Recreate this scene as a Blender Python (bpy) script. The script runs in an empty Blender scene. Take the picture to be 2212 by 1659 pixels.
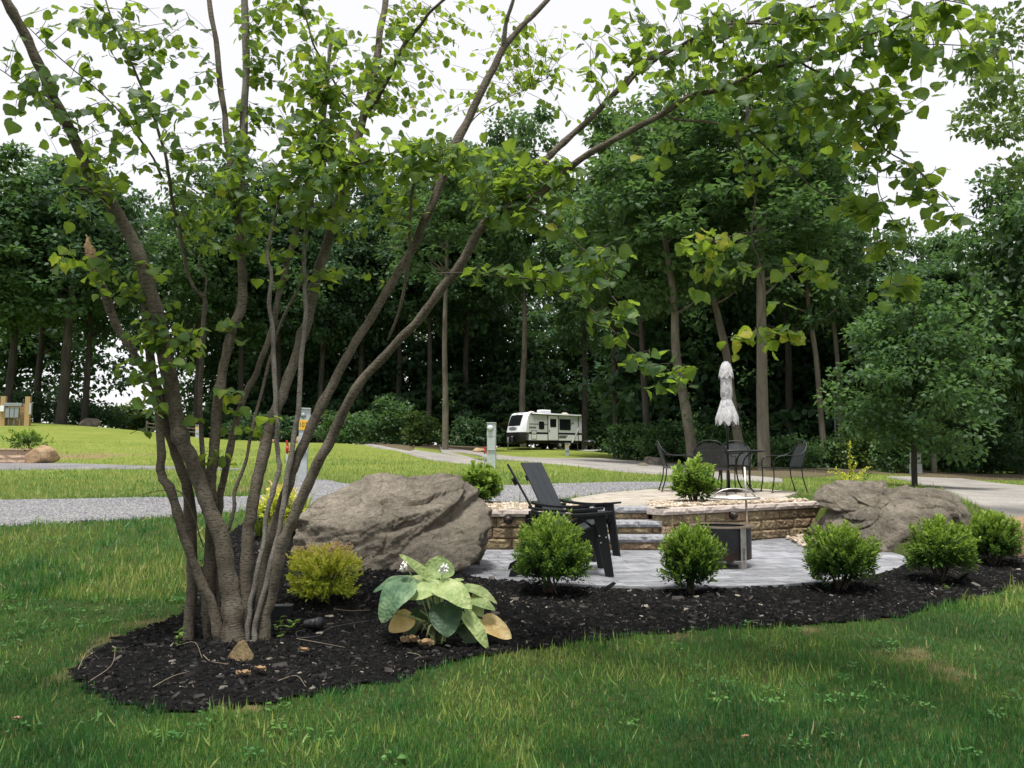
import bpy, bmesh, math, random
import numpy as np
from mathutils import Vector, Matrix

rng = np.random.default_rng(11)
random.seed(11)
R = math.radians
SC = bpy.context.scene
COL = SC.collection

# ---------------------------------------------------------------- camera, sky, sun, exposure
EYE = 1.24          # eye above the lower patio (z = 0)
PITCH = R(5.0)
FPX = 1791.0        # focal length in units of a 2212 x 1659 picture
cam_d = bpy.data.cameras.new('camera')
cam_d.sensor_width = 36.0
cam_d.lens = 36.0 * FPX / 2212.0
cam_d.clip_start = 0.05
cam_d.clip_end = 2000.0
cam = bpy.data.objects.new('camera', cam_d)
COL.objects.link(cam)
cam.location = (0, 0, EYE)
cam.rotation_euler = (R(90) + PITCH, 0, 0)
SC.camera = cam

SUN_EL, SUN_AZ = R(74), R(195)       # azimuth measured from +Y towards +X
w = bpy.data.worlds.new('World')
SC.world = w
w.use_nodes = True
nt = w.node_tree
for n in list(nt.nodes):
    nt.nodes.remove(n)
out = nt.nodes.new('ShaderNodeOutputWorld')
sky = nt.nodes.new('ShaderNodeTexSky')
sky.sky_type = 'NISHITA'
sky.sun_disc = False
sky.sun_elevation = SUN_EL
sky.sun_rotation = SUN_AZ
bg1 = nt.nodes.new('ShaderNodeBackground')
bg1.inputs[1].default_value = 0.02
nt.links.new(sky.outputs[0], bg1.inputs[0])
bg2 = nt.nodes.new('ShaderNodeBackground')      # thin even cloud cover
bg2.inputs[0].default_value = (0.98, 0.955, 0.96, 1)
bg2.inputs[1].default_value = 0.57
add = nt.nodes.new('ShaderNodeAddShader')
nt.links.new(bg1.outputs[0], add.inputs[0])
nt.links.new(bg2.outputs[0], add.inputs[1])
nt.links.new(add.outputs[0], out.inputs[0])

sun_d = bpy.data.lights.new('sun', 'SUN')
sun_d.energy = 3.3
sun_d.angle = R(12)
sun_d.color = (1.0, 0.97, 0.92)
sun = bpy.data.objects.new('sun', sun_d)
COL.objects.link(sun)
sdir = Vector((math.sin(SUN_AZ) * math.cos(SUN_EL), math.cos(SUN_AZ) * math.cos(SUN_EL), math.sin(SUN_EL)))
sun.rotation_euler = sdir.to_track_quat('Z', 'Y').to_euler()
sun.location = (0, 0, 60)

SC.view_settings.view_transform = 'Standard'
SC.view_settings.look = 'None'
SC.view_settings.exposure = 0.75
SC.view_settings.gamma = 1.0
SC.view_settings.use_curve_mapping = False
SC.cycles.max_bounces = 6
SC.cycles.diffuse_bounces = 3
SC.cycles.transmission_bounces = 4
SC.cycles.transparent_max_bounces = 8
SC.cycles.use_denoising = True

# ---------------------------------------------------------------- pixels <-> place
CP, SP = math.cos(PITCH), math.sin(PITCH)

def ray(u, v):
    xc = (u - 1106.0) / FPX
    yc = -(v - 829.5) / FPX
    return (xc, CP - yc * SP, SP + yc * CP)

def P(u, v, Y):
    d = ray(u, v)
    k = Y / d[1]
    return Vector((d[0] * k, Y, EYE + d[2] * k))

def PX(y=1.0, n=1.0):
    return n * y / FPX

# ---------------------------------------------------------------- noise (vectorised value noise)
def _hash(ix, iy, iz, s):
    h = (ix * 374761393 + iy * 668265263 + iz * 2147483647 + s * 1274126177) & 0xFFFFFFFF
    h = ((h ^ (h >> 13)) * 1274126177) & 0xFFFFFFFF
    h = h ^ (h >> 16)
    return (h & 0xFFFFFF) / float(0xFFFFFF) * 2 - 1

def vnoise(p, seed=0):
    p = np.asarray(p, float)
    i = np.floor(p).astype(np.int64)
    f = p - i
    f = f * f * f * (f * (f * 6 - 15) + 10)
    r = 0
    for dx in (0, 1):
        wx = f[:, 0] if dx else 1 - f[:, 0]
        for dy in (0, 1):
            wy = f[:, 1] if dy else 1 - f[:, 1]
            for dz in (0, 1):
                wz = f[:, 2] if dz else 1 - f[:, 2]
                r = r + wx * wy * wz * _hash(i[:, 0] + dx, i[:, 1] + dy, i[:, 2] + dz, seed)
    return r

def fbm(p, octaves=4, seed=0, gain=0.5):
    p = np.asarray(p, float)
    a, t, s = 1.0, 0.0, 0.0
    for o in range(octaves):
        t = t + a * vnoise(p * (2 ** o) + 17.3 * o, seed + o)
        s += a
        a *= gain
    return t / s

# ---------------------------------------------------------------- terrain
T_KEYS = [-0.62, -0.25, 0.0, 0.28, 0.6]
PROF = [
    ([0, 4, 5, 6, 7, 8.5, 10.6, 14.4, 20, 28, 33, 40, 50, 60, 75, 120, 400],
     [-.26, -.24, -.18, -.08, 0, .15, .35, .45, .58, .8, .92, 1.6, 2.7, 3.75, 4.3, 5, 5]),
    ([0, 4, 5, 6, 7, 8.5, 10.6, 14, 19, 26, 35, 50, 60, 80, 120, 400],
     [-.26, -.24, -.18, -.1, -.05, .1, .38, .52, .66, .8, 1.15, 1.85, 2.2, 2.5, 3, 3]),
    ([0, 4, 5, 6, 7, 8, 9, 10, 11, 12, 14, 20, 30, 40, 55, 62, 70, 80, 120, 400],
     [-.26, -.24, -.2, -.13, -.08, -.04, 0, .15, .42, .5, .53, .6, .8, 1.0, 1.3, 1.6, 1.9, 2.1, 2.5, 2.5]),
    ([0, 4, 5, 6, 7, 8, 9, 10, 11.5, 12.5, 14, 20, 30, 45, 60, 120, 400],
     [-.26, -.24, -.2, -.14, -.09, -.05, 0, .08, .3, .48, .52, .52, .5, .6, .75, 1.2, 1.2]),
    ([0, 4, 5, 6, 7, 8, 10, 12, 15, 20, 30, 40, 60, 120, 400],
     [-.26, -.24, -.2, -.14, -.1, -.06, .04, .12, .2, .24, .2, .2, .3, .8, .8]),
]
PCX, PCY, PCR = 1.6, 11.7, 3.62        # lower patio arc

def wall_y(x):
    x = np.asarray(x, float)
    y = np.where(x < 0.95, 11.25, 11.5 + (x - 2.06) * 0.63)
    return np.where((x >= 0.95) & (x <= 2.06), 12.2, y)

def H(x, y):
    x = np.asarray(x, float)
    y = np.asarray(y, float)
    t = np.clip(x / np.maximum(y, 1.0), -0.62, 0.6)
    zs = [np.interp(y, a, b) for a, b in PROF]
    z = zs[0].copy() if hasattr(zs[0], 'copy') else zs[0]
    for i in range(4):
        k = np.clip((t - T_KEYS[i]) / (T_KEYS[i + 1] - T_KEYS[i]), 0, 1)
        k = k * k * (3 - 2 * k)
        z = np.where(t > T_KEYS[i], zs[i] * (1 - k) + zs[i + 1] * k, z)
    # level pit for the lower patio
    wy = wall_y(x)
    r = np.hypot(x - PCX, y - PCY)
    inside = (r < PCR - 0.02) & (y < wy + 0.12) & (x > -1.3) & (x < 5.0)
    soft = np.clip((PCR - 0.02 - r) / 0.2, 0, 1)
    z = np.where(inside, z * (1 - soft) + (-0.1) * soft, z)
    # behind the wall: level ground
    up = (y >= wy + 0.12) & (x > -0.9) & (x < 5.3) & (y < 19)
    k = np.clip((19 - y) / 4, 0, 1) * np.clip((5.3 - x) / 0.8, 0, 1) * np.clip((x + 0.9) / 0.5, 0, 1)
    z = np.where(up, z * (1 - k) + 0.5 * k, z)
    amp = np.clip((y - 14) / 20, 0, 1) * 0.07
    z = z + amp * np.sin(x * 0.45 + 1.3) * np.cos(y * 0.33)
    return z

def G(u, v, dz=0.0):
    """ground point seen at picture position (u, v)"""
    d = ray(u, v)
    k, step = 2.0, 0.02
    prev = k
    while k < 400:
        x, y, z = d[0] * k, d[1] * k, EYE + d[2] * k
        if z < float(H(x, y)) + dz:
            break
        prev = k
        k += step
        step *= 1.02
    lo, hi = prev, k
    for _ in range(18):
        m = (lo + hi) / 2
        if EYE + d[2] * m < float(H(d[0] * m, d[1] * m)) + dz:
            hi = m
        else:
            lo = m
    return Vector((d[0] * hi, d[1] * hi, EYE + d[2] * hi))

def ground_at(u, Y):
    x = (u - 1106.0) / FPX * Y
    return Vector((x, Y, float(H(x, Y))))

# ---------------------------------------------------------------- materials
def nodes(name):
    m = bpy.data.materials.new(name)
    m.use_nodes = True
    t = m.node_tree
    b = t.nodes['Principled BSDF']
    return m, t, b

def N(t, kind, **kw):
    n = t.nodes.new(kind)
    for k, v in kw.items():
        setattr(n, k, v)
    return n

def ramp(t, src, cols, pos=None):
    r = t.nodes.new('ShaderNodeValToRGB')
    e = r.color_ramp.elements
    n = len(cols)
    pos = pos or [i / (n - 1) for i in range(n)]
    while len(e) < n:
        e.new(0.5)
    for i in range(n):
        e[i].position = pos[i]
        e[i].color = (*cols[i], 1)
    t.links.new(src, r.inputs[0])
    return r.outputs[0]

def noise_n(t, scale, detail=5, rough=0.55, vec=None, dist=0.0, stretch=None):
    n = t.nodes.new('ShaderNodeTexNoise')
    n.inputs['Scale'].default_value = scale
    n.inputs['Detail'].default_value = detail
    n.inputs['Roughness'].default_value = rough
    n.inputs['Distortion'].default_value = dist
    if vec is None:
        vec = t.nodes.new('ShaderNodeNewGeometry').outputs['Position']
    if stretch:
        mp = t.nodes.new('ShaderNodeMapping')
        mp.inputs['Scale'].default_value = stretch
        t.links.new(vec, mp.inputs[0])
        vec = mp.outputs[0]
    t.links.new(vec, n.inputs['Vector'])
    return n.outputs[0]

def bump_n(t, b, src, strength=0.5, dist=0.01):
    bp = t.nodes.new('ShaderNodeBump')
    bp.inputs['Strength'].default_value = min(1.0, abs(strength))
    bp.invert = strength < 0
    bp.inputs['Distance'].default_value = dist
    t.links.new(src, bp.inputs['Height'])
    t.links.new(bp.outputs[0], b.inputs['Normal'])
    return bp

def vary(t, col, amount=0.3, hue=0.0):
    """per-object brightness change"""
    oi = t.nodes.new('ShaderNodeObjectInfo')
    mr = t.nodes.new('ShaderNodeMapRange')
    mr.inputs[3].default_value = 1 - amount
    mr.inputs[4].default_value = 1 + amount
    t.links.new(oi.outputs['Random'], mr.inputs[0])
    hs = t.nodes.new('ShaderNodeHueSaturation')
    t.links.new(col, hs.inputs['Color'])
    t.links.new(mr.outputs[0], hs.inputs['Value'])
    if hue:
        m2 = t.nodes.new('ShaderNodeMapRange')
        m2.inputs[3].default_value = 0.5 - hue
        m2.inputs[4].default_value = 0.5 + hue
        mm = t.nodes.new('ShaderNodeMath')
        mm.operation = 'FRACT'
        m3 = t.nodes.new('ShaderNodeMath')
        m3.operation = 'MULTIPLY'
        m3.inputs[1].default_value = 7.13
        t.links.new(oi.outputs['Random'], m3.inputs[0])
        t.links.new(m3.outputs[0], mm.inputs[0])
        t.links.new(mm.outputs[0], m2.inputs[0])
        t.links.new(m2.outputs[0], hs.inputs['Hue'])
    return hs.outputs[0]

def mixc(t, a, b, fac, mode='MIX'):
    m = t.nodes.new('ShaderNodeMixRGB')
    m.blend_type = mode
    for i, s in ((1, a), (2, b)):
        if isinstance(s, tuple):
            m.inputs[i].default_value = (*s, 1)
        else:
            t.links.new(s, m.inputs[i])
    if isinstance(fac, (int, float)):
        m.inputs[0].default_value = fac
    else:
        t.links.new(fac, m.inputs[0])
    return m.outputs[0]

def rough_mat(name, cols, scale=8, rough=0.85, bump=0.4, bscale=40, bdist=0.01, metal=0.0, var=0.0, hue=0.0, spec=0.3,
              pos=None, detail=5, stretch=None):
    m, t, b = nodes(name)
    c = ramp(t, noise_n(t, scale, detail, stretch=stretch), cols, pos)
    if var:
        c = vary(t, c, var, hue)
    t.links.new(c, b.inputs['Base Color'])
    b.inputs['Roughness'].default_value = rough
    b.inputs['Metallic'].default_value = metal
    b.inputs['Specular IOR Level'].default_value = spec
    if bump:
        bump_n(t, b, noise_n(t, bscale, 6, stretch=stretch), bump, bdist)
    return m

def leaf_mat(name, cols, trans=0.4, rough=0.5, spec=0.35, tcol=(0.30, 0.42, 0.03), pos=None, noise_amt=0.0, nscale=1.0):
    m, t, b = nodes(name)
    at = t.nodes.new('ShaderNodeAttribute')
    at.attribute_name = 'tint'
    src = at.outputs['Fac']
    if noise_amt:
        mr = t.nodes.new('ShaderNodeMapRange')
        mr.inputs[1].default_value = 0.3
        mr.inputs[2].default_value = 0.7
        mr.inputs[3].default_value = -noise_amt
        mr.inputs[4].default_value = noise_amt
        t.links.new(noise_n(t, nscale, 3), mr.inputs[0])
        ad = t.nodes.new('ShaderNodeMath')
        ad.operation = 'ADD'
        ad.use_clamp = True
        t.links.new(src, ad.inputs[0])
        t.links.new(mr.outputs[0], ad.inputs[1])
        src = ad.outputs[0]
    c = ramp(t, src, cols, pos)
    t.links.new(c, b.inputs['Base Color'])
    b.inputs['Roughness'].default_value = rough
    b.inputs['Specular IOR Level'].default_value = spec
    tr = t.nodes.new('ShaderNodeBsdfTranslucent')
    c2 = mixc(t, c, tcol, 0.55)
    t.links.new(c2, tr.inputs[0])
    mx = t.nodes.new('ShaderNodeMixShader')
    mx.inputs[0].default_value = trans
    t.links.new(b.outputs[0], mx.inputs[1])
    t.links.new(tr.outputs[0], mx.inputs[2])
    t.links.new(mx.outputs[0], t.nodes['Material Output'].inputs[0])
    return m

def plain(name, col, rough=0.5, metal=0.0, spec=0.5, nz=0.08):
    m, t, b = nodes(name)
    d = tuple(max(0, c * (1 - nz * 2)) for c in col)
    l = tuple(min(1, c * (1 + nz)) for c in col)
    t.links.new(ramp(t, noise_n(t, 9, 6), [d, l], [0.3, 0.7]), b.inputs['Base Color'])
    rr = t.nodes.new('ShaderNodeMapRange')
    rr.inputs[3].default_value = max(0.02, rough - 0.1)
    rr.inputs[4].default_value = min(1, rough + 0.1)
    t.links.new(noise_n(t, 30, 3), rr.inputs[0])
    t.links.new(rr.outputs[0], b.inputs['Roughness'])
    b.inputs['Metallic'].default_value = metal
    b.inputs['Specular IOR Level'].default_value = spec
    return m

# ---------------------------------------------------------------- mesh helpers
def np_mesh(name, verts, groups, smooth=False, tint=None, extra=None):
    """verts (n,3); groups: list of (m,k) index arrays"""
    me = bpy.data.meshes.new(name)
    verts = np.asarray(verts, np.float32)
    me.vertices.add(len(verts))
    me.vertices.foreach_set('co', verts.ravel())
    groups = [np.asarray(g, np.int32) for g in groups if len(g)]
    nl = sum(g.size for g in groups)
    nf = sum(len(g) for g in groups)
    me.loops.add(nl)
    me.polygons.add(nf)
    me.loops.foreach_set('vertex_index', np.concatenate([g.ravel() for g in groups]))
    starts, o = [], 0
    for g in groups:
        starts.append(o + np.arange(len(g), dtype=np.int32) * g.shape[1])
        o += g.size
    me.polygons.foreach_set('loop_start', np.concatenate(starts))
    if smooth:
        me.polygons.foreach_set('use_smooth', np.ones(nf, bool))
    if tint is not None:
        a = me.attributes.new('tint', 'FLOAT', 'POINT')
        a.data.foreach_set('value', np.asarray(tint, np.float32))
    for k_, vals in (extra or {}).items():
        a = me.attributes.new(k_, 'FLOAT', 'POINT')
        a.data.foreach_set('value', np.asarray(vals, np.float32))
    me.update(calc_edges=True)
    me.validate()
    return me

def obj(name, me, mat=None, parent=None, label=None, cat=None, group=None, kind=None):
    o = bpy.data.objects.new(name, me)
    COL.objects.link(o)
    if mat is not None and me is not None and not me.materials:
        me.materials.append(mat)
    if parent is not None:
        o.parent = parent
    tag(o, label, cat, group, kind)
    return o

def tag(o, label=None, cat=None, group=None, kind=None):
    if label: o['label'] = label
    if cat: o['category'] = cat
    if group: o['group'] = group
    if kind: o['kind'] = kind
    return o

def empty(name, loc, label, cat, group=None, rz=0.0):
    o = bpy.data.objects.new(name, None)
    o.empty_display_size = 0.1
    COL.objects.link(o)
    o.location = loc
    o.rotation_euler = (0, 0, rz)
    return tag(o, label, cat, group)

def copy_tree(o, parent=None):
    c = o.copy()
    COL.objects.link(c)
    c.parent = parent
    for ch in list(o.children):
        copy_tree(ch, c)
    return c

class MB:
    """collects shapes, builds one mesh"""
    def __init__(s):
        s.v, s.f = [], []

    def add(s, vs, fs):
        o = len(s.v)
        s.v += [tuple(v) for v in vs]
        s.f += [tuple(i + o for i in f) for f in fs]
        return s

    def box(s, c, size, rot=None, bev=0.0):
        hx, hy, hz = size[0] / 2, size[1] / 2, size[2] / 2
        M = rot or Matrix.Identity(3)
        c = Vector(c)
        if bev <= 0:
            vs = [c + M @ Vector((x * hx, y * hy, z * hz)) for x in (-1, 1) for y in (-1, 1) for z in (-1, 1)]
            return s.add(vs, [(0, 1, 3, 2), (4, 6, 7, 5), (0, 4, 5, 1), (2, 3, 7, 6), (0, 2, 6, 4), (1, 5, 7, 3)])
        b = min(bev, hx * .49, hy * .49, hz * .49)
        vs, idx = [], {}
        for x in (-1, 1):
            for y in (-1, 1):
                for z in (-1, 1):
                    for a in range(3):
                        p = [x * hx, y * hy, z * hz]
                        sg = (x, y, z)
                        for k in range(3):
                            if k != a:
                                p[k] -= sg[k] * b
                        idx[(x, y, z, a)] = len(vs)
                        vs.append(c + M @ Vector(p))
        fs = []
        def quad(a, sgn):
            k1, k2 = [(1, 2), (2, 0), (0, 1)][a]
            q = []
            for s1, s2 in ((-1, -1), (1, -1), (1, 1), (-1, 1)):
                t = [0, 0, 0]
                t[a], t[k1], t[k2] = sgn, s1, s2
                q.append(idx[(*t, a)])
            fs.append(tuple(q if sgn > 0 else q[::-1]))
        for a in range(3):
            quad(a, 1); quad(a, -1)
        for a in range(3):           # edge bevels along axis a
            k1, k2 = [(1, 2), (2, 0), (0, 1)][a]
            for s1 in (-1, 1):
                for s2 in (-1, 1):
                    q = []
                    for sa, kk in ((-1, k1), (1, k1), (1, k2), (-1, k2)):
                        t = [0, 0, 0]
                        t[a], t[k1], t[k2] = sa, s1, s2
                        q.append(idx[(*t, kk)])
                    fs.append(tuple(q if s1 * s2 < 0 else q[::-1]))
        for x in (-1, 1):
            for y in (-1, 1):
                for z in (-1, 1):
                    q = [idx[(x, y, z, a)] for a in range(3)]
                    fs.append(tuple(q if x * y * z > 0 else q[::-1]))
        return s.add(vs, fs)

    def tube(s, pts, rad, seg=8, cap=True):
        v, f = tube_arr(pts, rad, seg, cap)
        return s.add(v, f)

    def lathe(s, prof, seg=24, c=(0, 0, 0), cap=False):
        vs, fs = [], []
        for (r, z) in prof:
            for k in range(seg):
                a = 2 * math.pi * k / seg
                vs.append((c[0] + r * math.cos(a), c[1] + r * math.sin(a), c[2] + z))
        for i in range(len(prof) - 1):
            for k in range(seg):
                k2 = (k + 1) % seg
                fs.append((i * seg + k, i * seg + k2, (i + 1) * seg + k2, (i + 1) * seg + k))
        if cap:
            fs.append(tuple(range(seg))[::-1])
            fs.append(tuple((len(prof) - 1) * seg + k for k in range(seg)))
        return s.add(vs, fs)

    def prism(s, poly, y0, y1, axes='xz'):
        """polygon in two axes extruded along the third"""
        n = len(poly)
        def pt(a, b, d):
            return {'xz': (a, d, b), 'xy': (a, b, d), 'yz': (d, a, b)}[axes]
        vs = [pt(a, b, y0) for a, b in poly] + [pt(a, b, y1) for a, b in poly]
        fs = [tuple(range(n)), tuple(range(2 * n - 1, n - 1, -1))]
        for i in range(n):
            j = (i + 1) % n
            fs.append((i, i + n, j + n, j))
        return s.add(vs, fs)

    def mesh(s, name, smooth=False, recalc=True):
        me = bpy.data.meshes.new(name)
        me.from_pydata(s.v, [], s.f)
        if recalc:
            bm = bmesh.new()
            bm.from_mesh(me)
            bmesh.ops.recalc_face_normals(bm, faces=bm.faces)
            bm.to_mesh(me)
            bm.free()
        if smooth:
            me.polygons.foreach_set('use_smooth', np.ones(len(me.polygons), bool))
        me.update()
        return me

    def build(s, name, mat, parent=None, smooth=False, label=None, cat=None, group=None, kind=None):
        return obj(name, s.mesh(name, smooth), mat, parent, label, cat, group, kind)

def smooth_path(pts, n=4):
    """Catmull-Rom; pts may be any length tuples"""
    pts = [np.array(p, float) for p in pts]
    if len(pts) < 3:
        return pts
    q = [2 * pts[0] - pts[1]] + pts + [2 * pts[-1] - pts[-2]]
    o = []
    for i in range(1, len(q) - 2):
        for k in range(n):
            t = k / n
            a, b, c, d = q[i - 1], q[i], q[i + 1], q[i + 2]
            o.append(0.5 * ((2 * b) + (c - a) * t + (2 * a - 5 * b + 4 * c - d) * t * t + (3 * b - a - 3 * c + d) * t ** 3))
    o.append(pts[-1])
    return o

def tube_arr(pts, rad, seg=8, cap=True, wob=0.0):
    pts = [Vector(p) for p in pts]
    n = len(pts)
    if not hasattr(rad, '__len__'):
        rad = [rad] * n
    vs, fs = [], []
    tan = [(pts[min(i + 1, n - 1)] - pts[max(i - 1, 0)]).normalized() for i in range(n)]
    ref = Vector((0, 0, 1)) if abs(tan[0].z) < 0.9 else Vector((1, 0, 0))
    nrm = tan[0].cross(ref).normalized()
    for i in range(n):
        nrm = (nrm - tan[i] * nrm.dot(tan[i]))
        nrm = nrm.normalized() if nrm.length > 1e-6 else tan[i].orthogonal().normalized()
        b = tan[i].cross(nrm)
        for k in range(seg):
            a = 2 * math.pi * k / seg
            r = rad[i] * (1 + (random.uniform(-wob, wob) if wob else 0))
            vs.append(pts[i] + (nrm * math.cos(a) + b * math.sin(a)) * r)
    for i in range(n - 1):
        for k in range(seg):
            k2 = (k + 1) % seg
            fs.append((i * seg + k, i * seg + k2, (i + 1) * seg + k2, (i + 1) * seg + k))
    if cap:
        fs.append(tuple(range(seg))[::-1])
        fs.append(tuple((n - 1) * seg + k for k in range(seg)))
    return vs, fs

def unit(a):
    return a / np.maximum(np.linalg.norm(a, axis=1, keepdims=True), 1e-9)

# leaf templates: x along the leaf (0..1), y across (-.5..5), z up
RHOMB = (np.array([(0, 0, 0), (.45, .5, .1), (1, 0, -.02), (.45, -.5, .1)], float), np.array([(0, 1, 2), (0, 2, 3)]))
OVAL = (np.array([(0, 0, 0), (.25, .42, .08), (.62, .46, .06), (1, 0, -.1), (.62, -.46, .06), (.25, -.42, .08), (.5, 0, 0)], float),
        np.array([(0, 1, 6), (1, 2, 6), (2, 3, 6), (3, 4, 6), (4, 5, 6), (5, 0, 6)]))

def place(tpl, pos, axis, nrm, L, W):
    tv, tf = tpl
    pos, axis, nrm = np.asarray(pos, float), unit(np.asarray(axis, float)), np.asarray(nrm, float)
    n = len(pos)
    L = np.broadcast_to(L, (n,)); W = np.broadcast_to(W, (n,))
    nrm = unit(nrm - axis * np.sum(nrm * axis, 1, keepdims=True))
    b = np.cross(nrm, axis)
    V = (pos[:, None, :] + (L[:, None] * tv[None, :, 0])[..., None] * axis[:, None, :]
         + (W[:, None] * tv[None, :, 1])[..., None] * b[:, None, :]
         + (L[:, None] * tv[None, :, 2])[..., None] * nrm[:, None, :])
    F = tf[None, :, :] + (np.arange(n) * len(tv))[:, None, None]
    return V.reshape(-1, 3), F.reshape(-1, tf.shape[1])

def merge(parts):
    vs, fs, o = [], {}, 0
    for v, f in parts:
        v = np.asarray(v, float)
        vs.append(v)
        if isinstance(f, np.ndarray):
            fs.setdefault(f.shape[1], []).append(f + o)
        else:
            for face in f:
                fs.setdefault(len(face), []).append(np.array([face]) + o)
        o += len(v)
    return np.concatenate(vs), [np.concatenate(x) for x in fs.values()]

def in_poly(px, py, poly):
    px, py = np.asarray(px), np.asarray(py)
    c = np.zeros(px.shape, bool)
    n = len(poly)
    for i in range(n):
        x1, y1 = poly[i]
        x2, y2 = poly[(i + 1) % n]
        if y1 == y2:
            continue
        k = ((y1 > py) != (y2 > py)) & (px < (x2 - x1) * (py - y1) / (y2 - y1) + x1)
        c ^= k
    return c

def text_mesh(s, size, depth=0.002):
    cu = bpy.data.curves.new('lettering', 'FONT')
    cu.body = s
    cu.size = size
    cu.extrude = depth
    cu.align_x = 'CENTER'
    cu.align_y = 'CENTER'
    o = bpy.data.objects.new('lettering', cu)
    COL.objects.link(o)
    dg = bpy.context.evaluated_depsgraph_get()
    me = bpy.data.meshes.new_from_object(o.evaluated_get(dg))
    bpy.data.objects.remove(o)
    bpy.data.curves.remove(cu)
    return me
# ================================================================ THE SETTING
def zplane(u, v, z):
    d = ray(u, v)
    k = (z - EYE) / d[2]
    return Vector((d[0] * k, d[1] * k, z))

# ---- polygons of the place on the ground
BED = [G(u, v) for u, v in [
    (165, 1452), (178, 1484), (240, 1520), (330, 1537), (430, 1538), (560, 1530), (640, 1508), (750, 1490), (850, 1476), (910, 1452),
    (1040, 1420), (1110, 1408), (1200, 1398), (1350, 1376), (1500, 1364), (1700, 1354), (1850, 1346), (1950, 1334), (2020, 1312),
    (2120, 1292), (2212, 1266), (2320, 1240), (2300, 1180), (2180, 1170), (2060, 1190)]]
BED = [(p.x, p.y) for p in BED] + [(6.4, 11.2), (5.6, 11.2), (4.6, 10.0), (3.2, 10.0), (1.5, 10.0), (-0.2, 10.0), (-0.6, 10.3)] + [
    (p.x, p.y) for p in [G(u, v) for u, v in [(900, 1170), (740, 1140), (640, 1122), (560, 1122), (505, 1150), (470, 1178), (440, 1222), (418, 1290),
                                           (390, 1330), (290, 1370), (200, 1412)]]]
BED0 = BED

def wig(poly, amp=0.035, n=5):
    """uneven hand-cut edge"""
    o = []
    m = len(poly)
    for i in range(m):
        a, b = np.array(poly[i]), np.array(poly[(i + 1) % m])
        for k in range(n):
            o.append(tuple(a + (b - a) * k / n + rng.uniform(-amp, amp, 2)))
    return o
BED = wig(BED0)
BEDG = wig(BED0, .06)

def strip(name, A, B, mat, cols=8, rows=6, lift=0.010, jag=0.0, **kw):
    """a band of ground between two picture lines, laid on the terrain"""
    wa = smooth_path([tuple(G(u, v)) for u, v in A], cols)
    wb = smooth_path([tuple(G(u, v)) for u, v in B], cols)
    n = len(wa)
    rows = max(rows, 6)
    vs = []
    for j in range(rows + 1):
        for i in range(n):
            k = [0, .012, *np.linspace(.06, .94, rows - 3), .988, 1][j]
            x = wa[i][0] * (1 - k) + wb[i][0] * k
            y = wa[i][1] * (1 - k) + wb[i][1] * k
            if jag and j in (0, rows):
                x += random.uniform(-jag, jag); y += random.uniform(-jag, jag)
            vs.append((x, y, float(H(x, y)) + (-.03 if j in (0, rows) else lift + 0.0014 * y)))
    fs = [(j * n + i, j * n + i + 1, (j + 1) * n + i + 1, (j + 1) * n + i) for j in range(rows) for i in range(n - 1)]
    me = bpy.data.meshes.new(name)
    me.from_pydata(vs, [], fs)
    me.polygons.foreach_set('use_smooth', np.ones(len(fs), bool))
    o = obj(name, me, mat, kind='structure', **kw)
    poly = [(p[0], p[1]) for p in wa] + [(p[0], p[1]) for p in wb[::-1]]
    return o, poly

# ---- materials of the ground
def grass_ground():
    m, t, b = nodes('lawn')
    big = noise_n(t, 0.35, 4, 0.6)
    mid = noise_n(t, 3.0, 5, 0.7)
    fine = noise_n(t, 26, 4, 0.7)
    c1 = ramp(t, big, [(0.15, 0.20, 0.04), (0.225, 0.265, 0.055), (0.31, 0.325, 0.085)], [0.3, 0.5, 0.72])
    c2 = ramp(t, mid, [(0.09, 0.15, 0.03), (0.215, 0.265, 0.055), (0.34, 0.33, 0.12)], [0.3, 0.55, 0.8])
    c = mixc(t, c1, c2, 0.5)
    c = mixc(t, c, ramp(t, fine, [(0.45, 0.5, 0.45), (1.25, 1.2, 1.1)], [0.3, 0.7]), 0.7, 'MULTIPLY')
    at = t.nodes.new('ShaderNodeAttribute')
    at.attribute_name = 'tint'
    soil = ramp(t, noise_n(t, 14, 5), [(0.16, 0.11, 0.055), (0.34, 0.26, 0.14)], [0.3, 0.7])
    c = mixc(t, c, soil, at.outputs['Fac'])
    # dark thatch between the single blades of the nearer lawn
    at2 = t.nodes.new('ShaderNodeAttribute')
    at2.attribute_name = 'thatch'
    th = ramp(t, noise_n(t, 18, 5), [(0.03, 0.052, 0.016), (0.085, 0.11, 0.035)], [0.3, 0.7])
    c = mixc(t, c, th, at2.outputs['Fac'])
    c = mixc(t, c, soil, at.outputs['Fac'])
    t.links.new(c, b.inputs['Base Color'])
    b.inputs['Roughness'].default_value = 0.95
    b.inputs['Specular IOR Level'].default_value = 0.1
    bump_n(t, b, noise_n(t, 45, 5, 0.8), 0.9, 0.05)
    return m

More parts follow.
